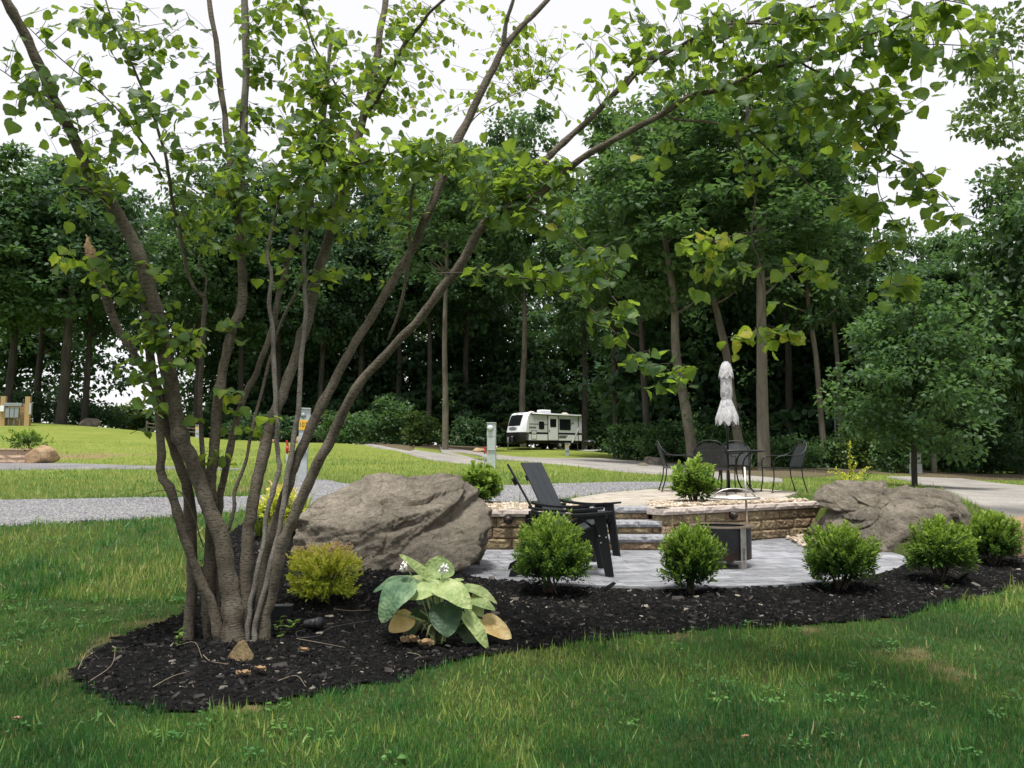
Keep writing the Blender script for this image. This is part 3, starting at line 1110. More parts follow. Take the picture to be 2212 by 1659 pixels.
# ================================================================ BOULDERS
def rock_mat(name, cols, strata=(0.25, -0.5, 0.83), sscale=5, streak=0.6, lichen=0.25, crk=1.6):
    m, t, b = nodes(name)
    pos = t.nodes.new('ShaderNodeNewGeometry').outputs['Position']
    c = ramp(t, noise_n(t, 2.4, 8, .65), cols, [.28, .5, .74])
    c = mixc(t, c, ramp(t, noise_n(t, 22, 7, .7), [(.62, .6, .58), (1.15, 1.13, 1.1)], [.3, .7]), 1.0, 'MULTIPLY')
    dp = t.nodes.new('ShaderNodeVectorMath'); dp.operation = 'DOT_PRODUCT'
    dp.inputs[1].default_value = strata
    t.links.new(pos, dp.inputs[0])
    mul = t.nodes.new('ShaderNodeMath'); mul.operation = 'MULTIPLY'; mul.inputs[1].default_value = sscale
    t.links.new(dp.outputs['Value'], mul.inputs[0])
    cmb = t.nodes.new('ShaderNodeCombineXYZ')
    t.links.new(mul.outputs[0], cmb.inputs[2])
    vadd = t.nodes.new('ShaderNodeVectorMath'); vadd.operation = 'MULTIPLY_ADD'
    vadd.inputs[1].default_value = (.7, .7, .7)
    t.links.new(pos, vadd.inputs[0]); t.links.new(cmb.outputs[0], vadd.inputs[2])
    st_ = noise_n(t, 3.2, 6, .6, vec=vadd.outputs[0])
    c = mixc(t, c, ramp(t, st_, [(.5, .48, .46), (1.0, 1.0, 1.0), (1.18, 1.16, 1.12)], [.35, .5, .7]), streak, 'MULTIPLY')
    # thin cracks along the bedding
    vo = t.nodes.new('ShaderNodeTexVoronoi'); vo.feature = 'DISTANCE_TO_EDGE'; vo.inputs['Scale'].default_value = crk
    wob = t.nodes.new('ShaderNodeVectorMath'); wob.operation = 'MULTIPLY_ADD'; wob.inputs[1].default_value = (.35, .35, .35)
    nz3 = t.nodes.new('ShaderNodeTexNoise'); nz3.inputs['Scale'].default_value = 4; nz3.inputs['Detail'].default_value = 5
    t.links.new(pos, nz3.inputs['Vector']); t.links.new(nz3.outputs['Color'], wob.inputs[0]); t.links.new(vadd.outputs[0], wob.inputs[2])
    t.links.new(wob.outputs[0], vo.inputs['Vector'])
    crack_c = ramp(t, vo.outputs['Distance'], [(.25, .24, .23), (1, 1, 1)], [.002, .012])
    c = mixc(t, c, crack_c, .3, 'MULTIPLY')
    c = mixc(t, c, ramp(t, noise_n(t, 75, 4, .8), [(.6, .58, .56), (1.3, 1.28, 1.25)], [.32, .68]), .8, 'MULTIPLY')
    lw = ramp(t, noise_n(t, 5, 6, .75), [(0, 0, 0), (1, 1, 1)], [.66, .72])
    c = mixc(t, c, (.50, .47, .41), mixc(t, (0, 0, 0), lw, lichen))
    t.links.new(c, b.inputs['Base Color'])
    b.inputs['Roughness'].default_value = .92
    b.inputs['Specular IOR Level'].default_value = .2
    ad = t.nodes.new('ShaderNodeMath'); ad.operation = 'MULTIPLY_ADD'; ad.inputs[1].default_value = .8
    t.links.new(noise_n(t, 30, 8, .75), ad.inputs[0]); ad.inputs[2].default_value = 0.0
    ad2 = t.nodes.new('ShaderNodeMath'); ad2.operation = 'MULTIPLY_ADD'; ad2.inputs[1].default_value = .22
    t.links.new(crack_c, ad2.inputs[0]); t.links.new(ad.outputs[0], ad2.inputs[2])
    bump_n(t, b, ad2.outputs[0], 1.0, .06)
    return m

def sphere_dirs(n_u=150, n_v=90):
    bm = bmesh.new()
    bmesh.ops.create_icosphere(bm, subdivisions=7, radius=1.0)
    v = np.array([q.co[:] for q in bm.verts])
    f = np.array([[q.index for q in fc.verts] for fc in bm.faces])
    bm.free()
    return v, f
SPH = None
def poly_radius(d, planes, soft):
    """planes: (nx,ny,nz, distance from centre)"""
    r = np.zeros(len(d))
    for nx_, ny_, nz_, h in planes:
        nn = np.array([nx_, ny_, nz_], float); nn /= np.linalg.norm(nn)
        k = np.maximum(d @ nn, 0) / h
        r += k ** soft
    return 1.0 / np.maximum(r, 1e-9) ** (1.0 / soft)

def boulder(name, centre, blobs, label, mat, amp=.05, seed=3, strata=(.2, -.45, .87), ledges=.05, lfreq=5.0, soft=70, sub=6, fs=1.0, nchip=26, frac=0, famp=.02):
    global SPH
    if SPH is None:
        SPH = sphere_dirs()
    d, f = SPH
    if sub != 6:
        bm = bmesh.new(); bmesh.ops.create_icosphere(bm, subdivisions=sub, radius=1.0)
        d = np.array([q.co[:] for q in bm.verts]); f = np.array([[q.index for q in fc.verts] for fc in bm.faces]); bm.free()
    # uneven facets
    dd = d + .012 * np.stack([vnoise(d * 2.2 + k * 9.1, seed + k) for k in range(3)], -1)
    r = None
    for pl in blobs:
        rr_ = np.random.default_rng(seed * 13 + len(pl))
        chips = []
        for _ in range(nchip):
            c_ = unit(rr_.normal(0, 1, (1, 3)))
            h_ = float(poly_radius(c_, pl, 40)[0])
            chips.append((*(c_[0] + rr_.normal(0, .12, 3)), h_ * rr_.uniform(.9, .98)))
        q = poly_radius(dd, pl + chips, soft)
        r = q if r is None else np.maximum(r, q)
    p = d * r[:, None]
    s = np.array(strata, float); s /= np.linalg.norm(s)
    hgt = p @ s * lfreq / fs + .45 * fbm(p * 1.1 / fs, 3, seed + 5)
    tri = hgt - np.floor(hgt)
    step = np.where(tri < .9, tri / .9, (1 - tri) / .1) - .5       # saw-tooth ledges
    mask = np.clip(.5 + 1.4 * fbm(p * 1.1 / fs + 3.3, 3, seed + 9), 0, 1)
    crack = np.abs(fbm(p * .9 / fs + 7.7, 3, seed + 20))
    pit = fbm(p * 11 / fs + 1.1, 4, seed + 31)
    disp = .022 * fs * np.minimum(pit, .1) + .016 * fs * fbm(p * 22 / fs, 3, seed + 41) - .05 * fs * np.clip(1 - crack / .035, 0, 1) + ledges * step * mask + amp * fbm(p * 2.0 / fs, 5, seed) + amp * .35 * (1 - 2 * np.abs(fbm(p * 5 / fs, 4, seed + 2)))
    if frac:
        rs = np.random.default_rng(seed + 99)
        sd = p[rs.integers(0, len(p), frac)]
        fr = fbm(p * 3 / fs, 3, seed + 55)[:, None] * .12 * fs * s
        q3 = p + fr + 2.2 * ((p + fr) @ s)[:, None] * s
        s3 = sd + 2.2 * (sd @ s)[:, None] * s
        near_i = np.argmin(((q3[:, None, :] - s3[None]) ** 2).sum(-1), 1)
        gr = rs.normal(0, .07, (frac, 3))
        disp = disp + (rs.uniform(-1, 1, frac) * famp)[near_i] + np.sum((p - sd[near_i]) * gr[near_i], 1)
    p = p + d * disp[:, None]
    me = np_mesh(name, p, [f], False)
    o = obj(name, me, mat, label=label, cat='boulder')
    o.location = centre
    return o

M_rockA = rock_mat('warm grey sandstone', [(.11, .1, .085), (.26, .236, .196), (.43, .39, .325)], (-.36, -.30, .88), 6, .15)
M_rockB = rock_mat('brown grey fieldstone', [(.085, .078, .065), (.205, .186, .152), (.36, .328, .275)], (.35, -.3, .88), 5, .15)
M_rockC = rock_mat('tan sandstone', [(.28, .19, .115), (.42, .30, .19), (.53, .41, .28)], sscale=3, streak=.3, lichen=.1, crk=.5)

def hull_planes(pts, centre):
    bm = bmesh.new()
    for p in pts:
        bm.verts.new(Vector(p) - Vector(centre))
    bmesh.ops.convex_hull(bm, input=bm.verts)
    bm.normal_update()
    pl = []
    for f_ in bm.faces:
        n_ = f_.normal
        h_ = n_.dot(f_.verts[0].co)
        if h_ < 0:
            n_, h_ = -n_, -h_
        if h_ > 1e-3:
            pl.append((n_.x, n_.y, n_.z, h_))
    bm.free()
    return pl
def z5(X, Y_, d):
    return P(548.6 + .248 * X, 932.6 + .248 * Y_, d)
def zr(X, Y_, d):
    return P(1700.7 + .2315 * X, 960 + .2315 * Y_, d)
def on_slab(X, Y_, off):
    """point of the tilted bedding plane seen at a picture position"""
    d = ray(548.6 + .248 * X, 932.6 + .248 * Y_)
    k = (.49 + off - .43 * 8.5 - EYE) / (d[2] - .43 * d[1])
    return Vector((d[0] * k, d[1] * k, EYE + d[2] * k))
backs = [Vector(q) for q in [(-2.3, 10.0, .2), (-2.2, 10.1, -.1), (-1.2, 10.5, .1)]]
backr = [Vector(q) for q in [(-.5, 10.4, -.1), (-.3, 10.1, .45)]]
left_b = [z5(*q) for q in [(940, 1345, 8.52), (560, 1310, 8.64), (345, 1230, 8.82), (350, 1040, 8.87)]]
slabA = [on_slab(X, Y_, 0) for X, Y_ in [(398, 742), (560, 800), (880, 852), (1130, 748), (1250, 660), (1450, 634), (1760, 606), (1830, 480), (1795, 378), (1600, 368), (1300, 358), (1150, 345), (1000, 388), (850, 440), (700, 500), (560, 592)]]
slabA += left_b + backs + [z5(1250, 1250, 9.0), Vector((-.75, 10.2, .1))]
slabB = [on_slab(X, Y_, -.11) for X, Y_ in [(700, 830), (885, 858), (1030, 905), (1240, 905), (1480, 768), (1660, 692), (1800, 615), (1905, 520), (1960, 492), (1850, 430)]]
slabB += left_b + backs + [z5(1300, 1300, 8.75), z5(1650, 1150, 9.1), Vector((-.5, 10.2, .1))]
slabC = [on_slab(X, Y_, -.23) for X, Y_ in [(600, 850), (1040, 918), (1290, 956), (1650, 872), (1790, 760), (1900, 640), (2020, 560), (2035, 680)]]
slabC += left_b + backs + backr + [z5(*q) for q in [(2042, 830, 9.15), (1990, 920, 9.1), (1900, 1050, 8.95), (1880, 1110, 8.9), (1800, 1190, 8.8), (1640, 1270, 8.66), (1300, 1335, 8.58)]]
cA = (-1.35, 9.35, .34)
boulder('boulder', cA, [hull_planes(q, cA) for q in (slabA, slabB, slabC)],
        'huge warm grey slab boulder with a sloping top beside the multi-stemmed tree', M_rockA, .022, 3, (-.30, -.38, .87), .02, 9.0, soft=160, nchip=0, frac=46, famp=.017)
lobe = [zr(*q) for q in [(258, 500, 12.2), (320, 400, 12.3), (430, 350, 12.4), (700, 333, 12.4), (900, 350, 12.3), (880, 520, 11.7), (820, 625, 11.55), (430, 615, 11.9), (285, 565, 12.1), (600, 400, 13.2), (350, 450, 13.2), (950, 420, 13.2)]]
body = [zr(*q) for q in [(335, 650, 12.15), (345, 800, 12.0), (560, 860, 11.6), (740, 975, 11.15), (1100, 1022, 10.75), (1400, 1010, 10.9), (1660, 900, 11.3), (1880, 640, 11.9), (1750, 555, 12.0), (1600, 480, 12.0), (1400, 412, 12.0), (1100, 392, 12.0), (850, 480, 11.9),
                         (900, 640, 11.25), (1150, 640, 11.05), (1500, 640, 11.25), (1100, 800, 10.85), (900, 420, 13.3), (1500, 470, 13.3), (1850, 640, 13.0)]] + [Vector((4.6, 13.4, .0)), Vector((7.0, 13.2, .0)), Vector((6.6, 11.6, -.1)), Vector((5.1, 10.9, -.15))]
cb_ = (5.25, 12.05, .42)
boulder('boulder', cb_, [hull_planes(lobe, cb_) if False else hull_planes(body, cb_), hull_planes(lobe + [Vector((5.6, 12.0, .3)), Vector((5.4, 12.6, .3)), Vector((5.5, 12.3, .75))], cb_)],
        'long rounded brown grey boulder at the right end of the block wall', M_rockB, .035, 21, (.3, -.25, .9), .02, 6.0, soft=110, nchip=0, frac=60, famp=.03)
c = G(2215, 1205)
boulder('boulder', (c.x + .22, c.y + .1, c.z + .12), [[(-.3, -.3, .9, .25), (-1, -.3, .2, .38), (0, -1, .1, .4), (1, 0, 0, .6), (0, 1, 0, .5), (0, 0, -1, .3)]],
        'tan rock just right of the last round shrub at the picture edge', M_rockC, .03, 31, ledges=.02, sub=4, fs=.4)
c = G(88, 1003)
s_ = c.y / 28.0
boulder('boulder', (c.x, c.y, c.z + .22 * s_), [[(-.6, -.2, .8, .34 * s_), (-1, 0, .1, .42 * s_), (.15, -.2, 1, .36 * s_), (1, -.1, .15, .42 * s_), (0, -1, .1, .4 * s_), (0, 1, 0, .4 * s_), (0, 0, -1, .3 * s_)]],
        'squat tan boulder at the end of the far left planter wall', M_rockC, .03, 41, ledges=.02, sub=4, fs=.5)
c = G(1036, 979)
s_ = c.y / 45.0
boulder('boulder', (c.x, c.y, c.z + .12 * s_), [[(.1, 0, 1, .16 * s_), (-1, 0, .3, .62 * s_), (1, 0, .3, .62 * s_), (0, -1, .2, .4 * s_), (0, 1, 0, .4 * s_), (0, 0, -1, .2 * s_), (-.5, 0, .8, .34 * s_)]],
        'flat yellow tan slab rock lying on the verge left of the camper', M_rockC, .02, 51, ledges=.01, sub=4, fs=.4)
for k_, (u, v, wpx, lab) in enumerate([(193, 916, 44, 'low brown mound of rock beneath the far left trees'), (588, 941, 22, 'pale rock at the lawn crest left of the number post'),
                                   (1390, 1008, 34, 'flat brown stone half sunk at the camp road edge'), (655, 938, 34, 'rough brown rock row end behind the number post'),
                                   (1412, 1002, 50, 'mossy low rock where the camp road bends by the patio chair')]):
    c = G(u, v + 5) if k_ in (2, 4) else ground_at(u, [62, 60, 0, 58][k_])
    r_ = wpx / 2 * c.y / FPX
    boulder('field_rock', (c.x, c.y, c.z + r_ * .2), [[(.1, -.1, 1, r_ * .55), (-.8, 0, .5, r_ * .8), (.8, -.1, .5, r_ * .8), (0, -1, .3, r_ * .8), (0, 1, .3, r_ * .8), (1, 0, 0, r_), (-1, 0, 0, r_), (0, 0, -1, r_ * .5)]],
            lab, M_rockC if k_ in (1, 3) else M_rockB, r_ * .1, 60 + k_, ledges=r_ * .05, sub=3, fs=r_)
c = G(522, 1430)
wd = [P(u, v, c.y + d) for u, v, d in [(489, 1421, 0), (516, 1384, .03), (528, 1380, .04), (549, 1414, .02), (546, 1440, -.02), (503, 1440, -.03), (489, 1440, .0), (524, 1390, .09), (545, 1420, .12), (495, 1425, .12), (520, 1445, .12), (525, 1432, -.06)]]
wc = sum(wd, Vector()) / len(wd)
boulder('wedge_stone', tuple(wc), [hull_planes(wd, wc)],
        'small pointed tan wedge stone at the foot of the multi-stemmed tree', rock_mat('wedge stone', [(.17, .13, .07), (.30, .23, .13), (.40, .32, .2)], sscale=30, streak=.4, lichen=.05, crk=.3), .005, 77, ledges=.003, lfreq=3, sub=4, fs=.1, soft=90, nchip=0)

# ================================================================ SHRUBS
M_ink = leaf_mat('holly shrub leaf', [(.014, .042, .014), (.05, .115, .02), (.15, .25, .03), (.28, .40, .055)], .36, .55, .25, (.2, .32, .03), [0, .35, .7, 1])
M_stemdark = rough_mat('dark shrub stem', [(.03, .025, .018), (.07, .055, .04)], 30, .9)
def sprig_shrub(name, base, w_, h_, label, mat, n_sprig=330, per=15, leafL=.042, leafW=.014, tpl=RHOMB, cat='shrub', group=None, lift=.12, ragged=.12, seed=1, stems=14, upb=.5,
                flat_top=False, tipdark=0.0):
    r_ = np.random.default_rng(seed)
    root = empty(name, base, label, cat, group)
    # sprig tips on a lumpy dome
    th = r_.uniform(0, 2 * np.pi, n_sprig)
    ph = np.arccos(1 - r_.random(n_sprig) * 1.62)            # top to well below the equator
    d = np.stack([np.sin(ph) * np.cos(th), np.sin(ph) * np.sin(th), np.cos(ph)], -1)
    lump = 1 + ragged * 1.6 * vnoise(d * 2.1 + seed * 3.7) + ragged * r_.normal(0, .55, n_sprig)
    dep = np.where(r_.random(n_sprig) < .62, 1.0, r_.uniform(.35, .95, n_sprig))
    rad = lump * dep
    zc = h_ * .54
    q = d.copy()
    if flat_top:
        q[:, 2] = np.sign(q[:, 2]) * np.abs(q[:, 2]) ** .6
    tip = np.stack([q[:, 0] * w_ / 2 * rad, q[:, 1] * w_ / 2 * rad, zc + q[:, 2] * h_ * .46 * rad], -1)
    tip[:, 2] = np.maximum(tip[:, 2], lift * h_ + r_.uniform(0, .1, n_sprig) * h_)
    sd = unit(d * .8 + np.array([0, 0, upb]) + r_.normal(0, .2, (n_sprig, 3)))
    sl = r_.uniform(.09, .17, n_sprig) * (h_ / .6)
    # leaves along each sprig
    k = np.tile(np.linspace(0, 1, per), n_sprig)
    sd_r = np.repeat(sd, per, 0); tip_r = np.repeat(tip, per, 0); sl_r = np.repeat(sl, per)
    n_ = n_sprig * per
    a = r_.uniform(0, 2 * np.pi, n_)
    perp = unit(np.cross(sd_r, r_.normal(0, 1, (n_, 3))))
    pos = tip_r - sd_r * (sl_r * (1 - k))[:, None] + perp * .004
    ax = unit(sd_r * (.35 + .75 * k)[:, None] + perp * (1.05 - .45 * k)[:, None])
    nr = unit(sd_r + .25 * r_.normal(0, 1, (n_, 3)) + np.array([0, 0, .4]))
    L_ = leafL * r_.uniform(.75, 1.2, n_)
    v, f = place(tpl, pos, ax, nr, L_, leafW * r_.uniform(.8, 1.2, n_))
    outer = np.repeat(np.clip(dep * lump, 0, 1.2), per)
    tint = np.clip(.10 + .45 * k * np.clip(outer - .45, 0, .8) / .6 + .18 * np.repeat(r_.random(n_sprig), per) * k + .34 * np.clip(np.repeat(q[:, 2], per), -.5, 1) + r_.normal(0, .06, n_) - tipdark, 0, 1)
    crown = obj('crown', np_mesh('crown', v, [f], False, np.repeat(tint, len(tpl[0]))), mat, root, kind='stuff')
    # stems
    parts = []
    for i in range(stems):
        e = tip[r_.integers(n_sprig)]
        b0 = np.array([r_.normal(0, .04) * w_, r_.normal(0, .04) * w_, -.04])
        mid = b0 * .4 + e * .45 + np.array([0, 0, .12 * h_])
        pts = smooth_path([b0, mid, e], 4)
        vv, ff = tube_arr(pts, np.linspace(.009, .003, len(pts)), 5)
        parts.append((np.array([tuple(x) for x in vv]), ff))
    vv, ff = merge(parts)
    obj('stems', np_mesh('stems', vv, ff, True), M_stemdark, root, kind='stuff')
    return root

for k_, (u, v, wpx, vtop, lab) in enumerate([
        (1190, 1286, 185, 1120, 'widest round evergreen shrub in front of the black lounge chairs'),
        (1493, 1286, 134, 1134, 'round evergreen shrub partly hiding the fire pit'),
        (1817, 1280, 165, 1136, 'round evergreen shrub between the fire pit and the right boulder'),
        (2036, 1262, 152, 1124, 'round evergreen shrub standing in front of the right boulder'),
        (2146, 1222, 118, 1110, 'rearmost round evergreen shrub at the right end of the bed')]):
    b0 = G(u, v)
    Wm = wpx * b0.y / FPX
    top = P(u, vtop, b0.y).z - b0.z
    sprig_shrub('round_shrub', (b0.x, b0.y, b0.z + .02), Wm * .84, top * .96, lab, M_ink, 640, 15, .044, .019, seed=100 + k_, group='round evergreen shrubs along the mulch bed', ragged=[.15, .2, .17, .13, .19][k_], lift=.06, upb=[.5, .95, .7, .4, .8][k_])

M_vib = leaf_mat('fresh green shrub leaf', [(.03, .07, .016), (.08, .16, .025), (.18, .29, .04), (.28, .4, .07)], .42, .5, .3, (.3, .45, .05), [0, .35, .7, 1])
for k_, (u, v, z, wpx, vtop, lab) in enumerate([
        (1040, 1090, .5, 88, 1004, 'leafy bright green shrub behind the huge slab boulder'),
        (1500, 1087, .52, 92, 994, 'leafy bright green shrub in the pebble bed beside the patio table')]):
    b0 = zplane(u, v, z)
    sprig_shrub('leafy_shrub', tuple(b0), wpx * b0.y / FPX * .9, P(u, vtop, b0.y).z - z, lab, M_vib, 190, 14, .085, .04, OVAL, seed=140 + k_, lift=.05, ragged=.2, upb=.9)
M_spi = leaf_mat('gold spirea leaf', [(.12, .18, .02), (.40, .48, .04), (.66, .70, .08), (.8, .74, .17), (.62, .42, .27)], .35, .5, .3, (.5, .5, .04), [0, .25, .55, .8, 1])
b0 = G(700, 1305)
sp = sprig_shrub('spirea_shrub', (b0.x, b0.y, b0.z), 152 * b0.y / FPX, P(700, 1178, b0.y).z - b0.z, 'clipped golden spirea with pinkish tips in front of the huge boulder', M_spi, 420, 13, .036, .018, RHOMB,
                 seed=150, lift=.02, ragged=.08, flat_top=True)
b0 = G(600, 1165)
sprig_shrub('spirea_shrub', (b0.x, b0.y, b0.z), 90 * b0.y / FPX, P(600, 1050, b0.y).z - b0.z, 'golden spirea half hidden behind the thin right stems of the tree', M_spi, 260, 12, .05, .022, RHOMB, seed=151, lift=.02, ragged=.2)
# blush flower heads of the clipped spirea
r_ = np.random.default_rng(5)
parts, tt = [], []
wS, hS = 152 * sp.location.y / FPX, P(700, 1178, sp.location.y).z - sp.location.z
for i in range(46):
    a_ = r_.uniform(0, 2 * math.pi); rr_ = wS * .44 * math.sqrt(r_.random())
    c_ = np.array([rr_ * math.cos(a_), rr_ * math.sin(a_), hS * r_.uniform(.9, 1.02)])
    parts.append((c_ + ICO[0] * np.array([.016, .016, .009]) * (1 + .3 * r_.normal(0, 1, (len(ICO[0]), 1))), ICO[1]))
v, fs = merge(parts)
obj('flower_heads', np_mesh('flower_heads', v, fs), rough_mat('blush spirea bloom', [(.40, .22, .17), (.55, .38, .28)], 60, .9), sp, kind='stuff')

# barberry: arching golden sprays behind the right boulder
b0 = zplane(1835, 1050, .5)
root = empty('barberry_shrub', tuple(b0), 'spiky golden barberry with upright sprays behind the right boulder', 'shrub')
r_ = np.random.default_rng(8)
sp_ = []
for (u, v) in [(1836, 952), (1802, 1010), (1878, 1008), (1820, 1020), (1862, 1030), (1850, 1000), (1790, 1016), (1840, 985), (1868, 1018), (1812, 1035)]:
    e = P(u, v, b0.y + r_.uniform(-.25, .25)) - b0
    sp_.append(smooth_path([(0, 0, 0), (e.x * .45, e.y * .45, e.z * .6), (e.x, e.y, e.z)], 6))
parts, pos, ax = [], [], []
for path in sp_:
    vv, ff = tube_arr(path, np.linspace(.008, .003, len(path)), 5)
    parts.append((np.array([tuple(x) for x in vv]), ff))
    for i in range(70):
        k = r_.uniform(.15, 1) * (len(path) - 1.001)
        j = int(k)
        p_ = path[j] + (path[j + 1] - path[j]) * (k - j)
        pos.append(p_ + r_.normal(0, .012, 3)); ax.append(r_.normal(0, 1, 3) + (path[j + 1] - path[j]) * 12)
vv, ff = merge(parts)
obj('stems', np_mesh('stems', vv, ff, True), M_stemdark, root, kind='stuff')
v, f = place(RHOMB, pos, ax, r_.normal(0, .5, (len(pos), 3)) + np.array([0, 0, 1]), .05, .028)
obj('crown', np_mesh('crown', v, [f], False, np.repeat(r_.uniform(.25, .75, len(pos)), 4)), M_spi, root, kind='stuff')

# strap-leaved lily clumps
def straps(name, base, n, L_, W_, label, mat, seed, spread=.9, cat='plant'):
    r_ = np.random.default_rng(seed)
    parts = []
    for i in range(n):
        a_ = r_.uniform(0, 2 * math.pi); s_ = r_.uniform(.3, 1) * spread
        l_ = L_ * r_.uniform(.7, 1.15)
        vs, fs = [], []
        side = np.array([-math.sin(a_), math.cos(a_), 0])
        for j in range(7):
            k = j / 6
            c_ = np.array([math.cos(a_) * s_ * l_ * k * (.5 + .5 * k), math.sin(a_) * s_ * l_ * k * (.5 + .5 * k), l_ * (k * (1.15 - .75 * s_ * k * k))])
            w2 = W_ * (1 - k ** 3) * .5 + .0008
            vs += [c_ - side * w2, c_ + side * w2]
        fs = [(2 * j, 2 * j + 1, 2 * j + 3, 2 * j + 2) for j in range(6)]
        parts.append((np.array(vs), fs))
    v, f = merge(parts)
    return obj(name, np_mesh(name, v, f, True, np.repeat(r_.uniform(.3, .9, n), 14)), mat, label=label, cat=cat)
M_lily = leaf_mat('lily strap leaf', [(.05, .11, .015), (.16, .24, .03), (.32, .36, .05)], .4, .45, .4, (.4, .5, .05))
for k_, (u, v, lab) in enumerate([(655, 1135, 'yellow green strap leaves arching over the left edge of the huge boulder'), (560, 1165, 'strap-leaved lily between the tree stems and the gravel')]):
    o = straps('lily_clump', None, 26, .5, .022, lab, M_lily, 170 + k_)
    o.location = G(u, v)

# weeds
M_weed = leaf_mat('weed leaf', [(.03, .07, .012), (.09, .17, .025), (.2, .3, .05)], .4, .5, .35, (.28, .42, .05))
def weed(u, v, hpx, label, seed, n=22):
    b0 = G(u, v)
    r_ = np.random.default_rng(seed)
    h_ = hpx * b0.y / FPX
    root = empty('weed', tuple(b0), label, 'weed')
    pos, ax, parts = [], [], []
    for s_ in range(4):
        e = np.array([r_.normal(0, .3) * h_, r_.normal(0, .3) * h_, h_ * r_.uniform(.6, 1)])
        pts = smooth_path([(0, 0, -.01), e * .5 + [0, 0, h_ * .1], e], 4)
        vv, ff = tube_arr(pts, .002, 4)
        parts.append((np.array([tuple(x) for x in vv]), ff))
        for i in range(n // 4):
            pos.append(pts[r_.integers(2, len(pts))]); ax.append(np.array([r_.normal(), r_.normal(), .3]))
    vv, ff = merge(parts)
    obj('stems', np_mesh('stems', vv, ff), M_weed, root, kind='stuff')
    v, f = place(OVAL, pos, ax, np.array([[0, 0, 1.0]] * len(pos)) + r_.normal(0, .3, (len(pos), 3)), .28 * h_, .13 * h_)
    obj('leaves', np_mesh('leaves', v, [f], False, np.repeat(r_.random(len(pos)), 7)), M_weed, root, kind='stuff')
for k_, (u, v, h_, lab) in enumerate([(385, 1400, 46, 'leafy green weed at the left foot of the multi-stemmed tree'), (605, 1385, 55, 'tall thin weed beside the black box and the tree'),
                                   (2045, 1282, 22, 'small pale weed in the mulch below the rearmost shrubs'), (250, 1418, 20, 'tiny weed at the left end of the mulch bed'),
                                   (870, 1393, 22, 'small weed just left of the hosta base'), (1310, 1402, 26, 'weed sprout at the mulch edge right of the hosta'),
                                   (2170, 1215, 40, 'leggy weed right of the rearmost round shrub'), (1870, 1043, 30, 'budding weed stalk above the right boulder')]):
    weed(u, v, h_, lab, 200 + k_)
# ================================================================ HOSTA
def hosta_mat(name, cols, bumps=.8):
    m, t, b = nodes(name)
    c = ramp(t, noise_n(t, 9, 4), cols, [.3, .5, .7])
    tc = t.nodes.new('ShaderNodeTexCoord').outputs['UV']
    t.links.new(c, b.inputs['Base Color'])
    b.inputs['Roughness'].default_value = .5
    b.inputs['Specular IOR Level'].default_value = .35
    vo = t.nodes.new('ShaderNodeTexVoronoi'); vo.feature = 'SMOOTH_F1'; vo.inputs['Scale'].default_value = 42
    t.links.new(t.nodes.new('ShaderNodeNewGeometry').outputs['Position'], vo.inputs['Vector'])
    bump_n(t, b, vo.outputs['Distance'], -bumps, .014)
    tr = t.nodes.new('ShaderNodeBsdfTranslucent')
    t.links.new(mixc(t, c, (.3, .42, .06), .4), tr.inputs[0])
    mx = t.nodes.new('ShaderNodeMixShader'); mx.inputs[0].default_value = .22
    t.links.new(b.outputs[0], mx.inputs[1]); t.links.new(tr.outputs[0], mx.inputs[2])
    t.links.new(mx.outputs[0], t.nodes['Material Output'].inputs[0])
    return m
M_hblue = hosta_mat('blue green hosta leaf', [(.055, .125, .065), (.12, .21, .11), (.26, .36, .19)])
M_hpale = hosta_mat('pale green hosta leaf', [(.2, .29, .10), (.34, .43, .165), (.5, .57, .27)])
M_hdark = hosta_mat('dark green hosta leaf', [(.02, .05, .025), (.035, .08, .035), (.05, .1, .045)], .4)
M_hgold = hosta_mat('withered yellow hosta leaf', [(.45, .30, .10), (.58, .42, .17), (.66, .53, .27)], .5)
def hz(X, Y, depth):
    return P(713.2 + .1984 * X, 1179.5 + .1984 * Y, depth)
hb = G(945, 1392)
HY = hb.y
hosta = empty('hosta_plant', tuple(hb), 'broad-leaved hosta with puckered pale leaves in the mulch', 'plant')
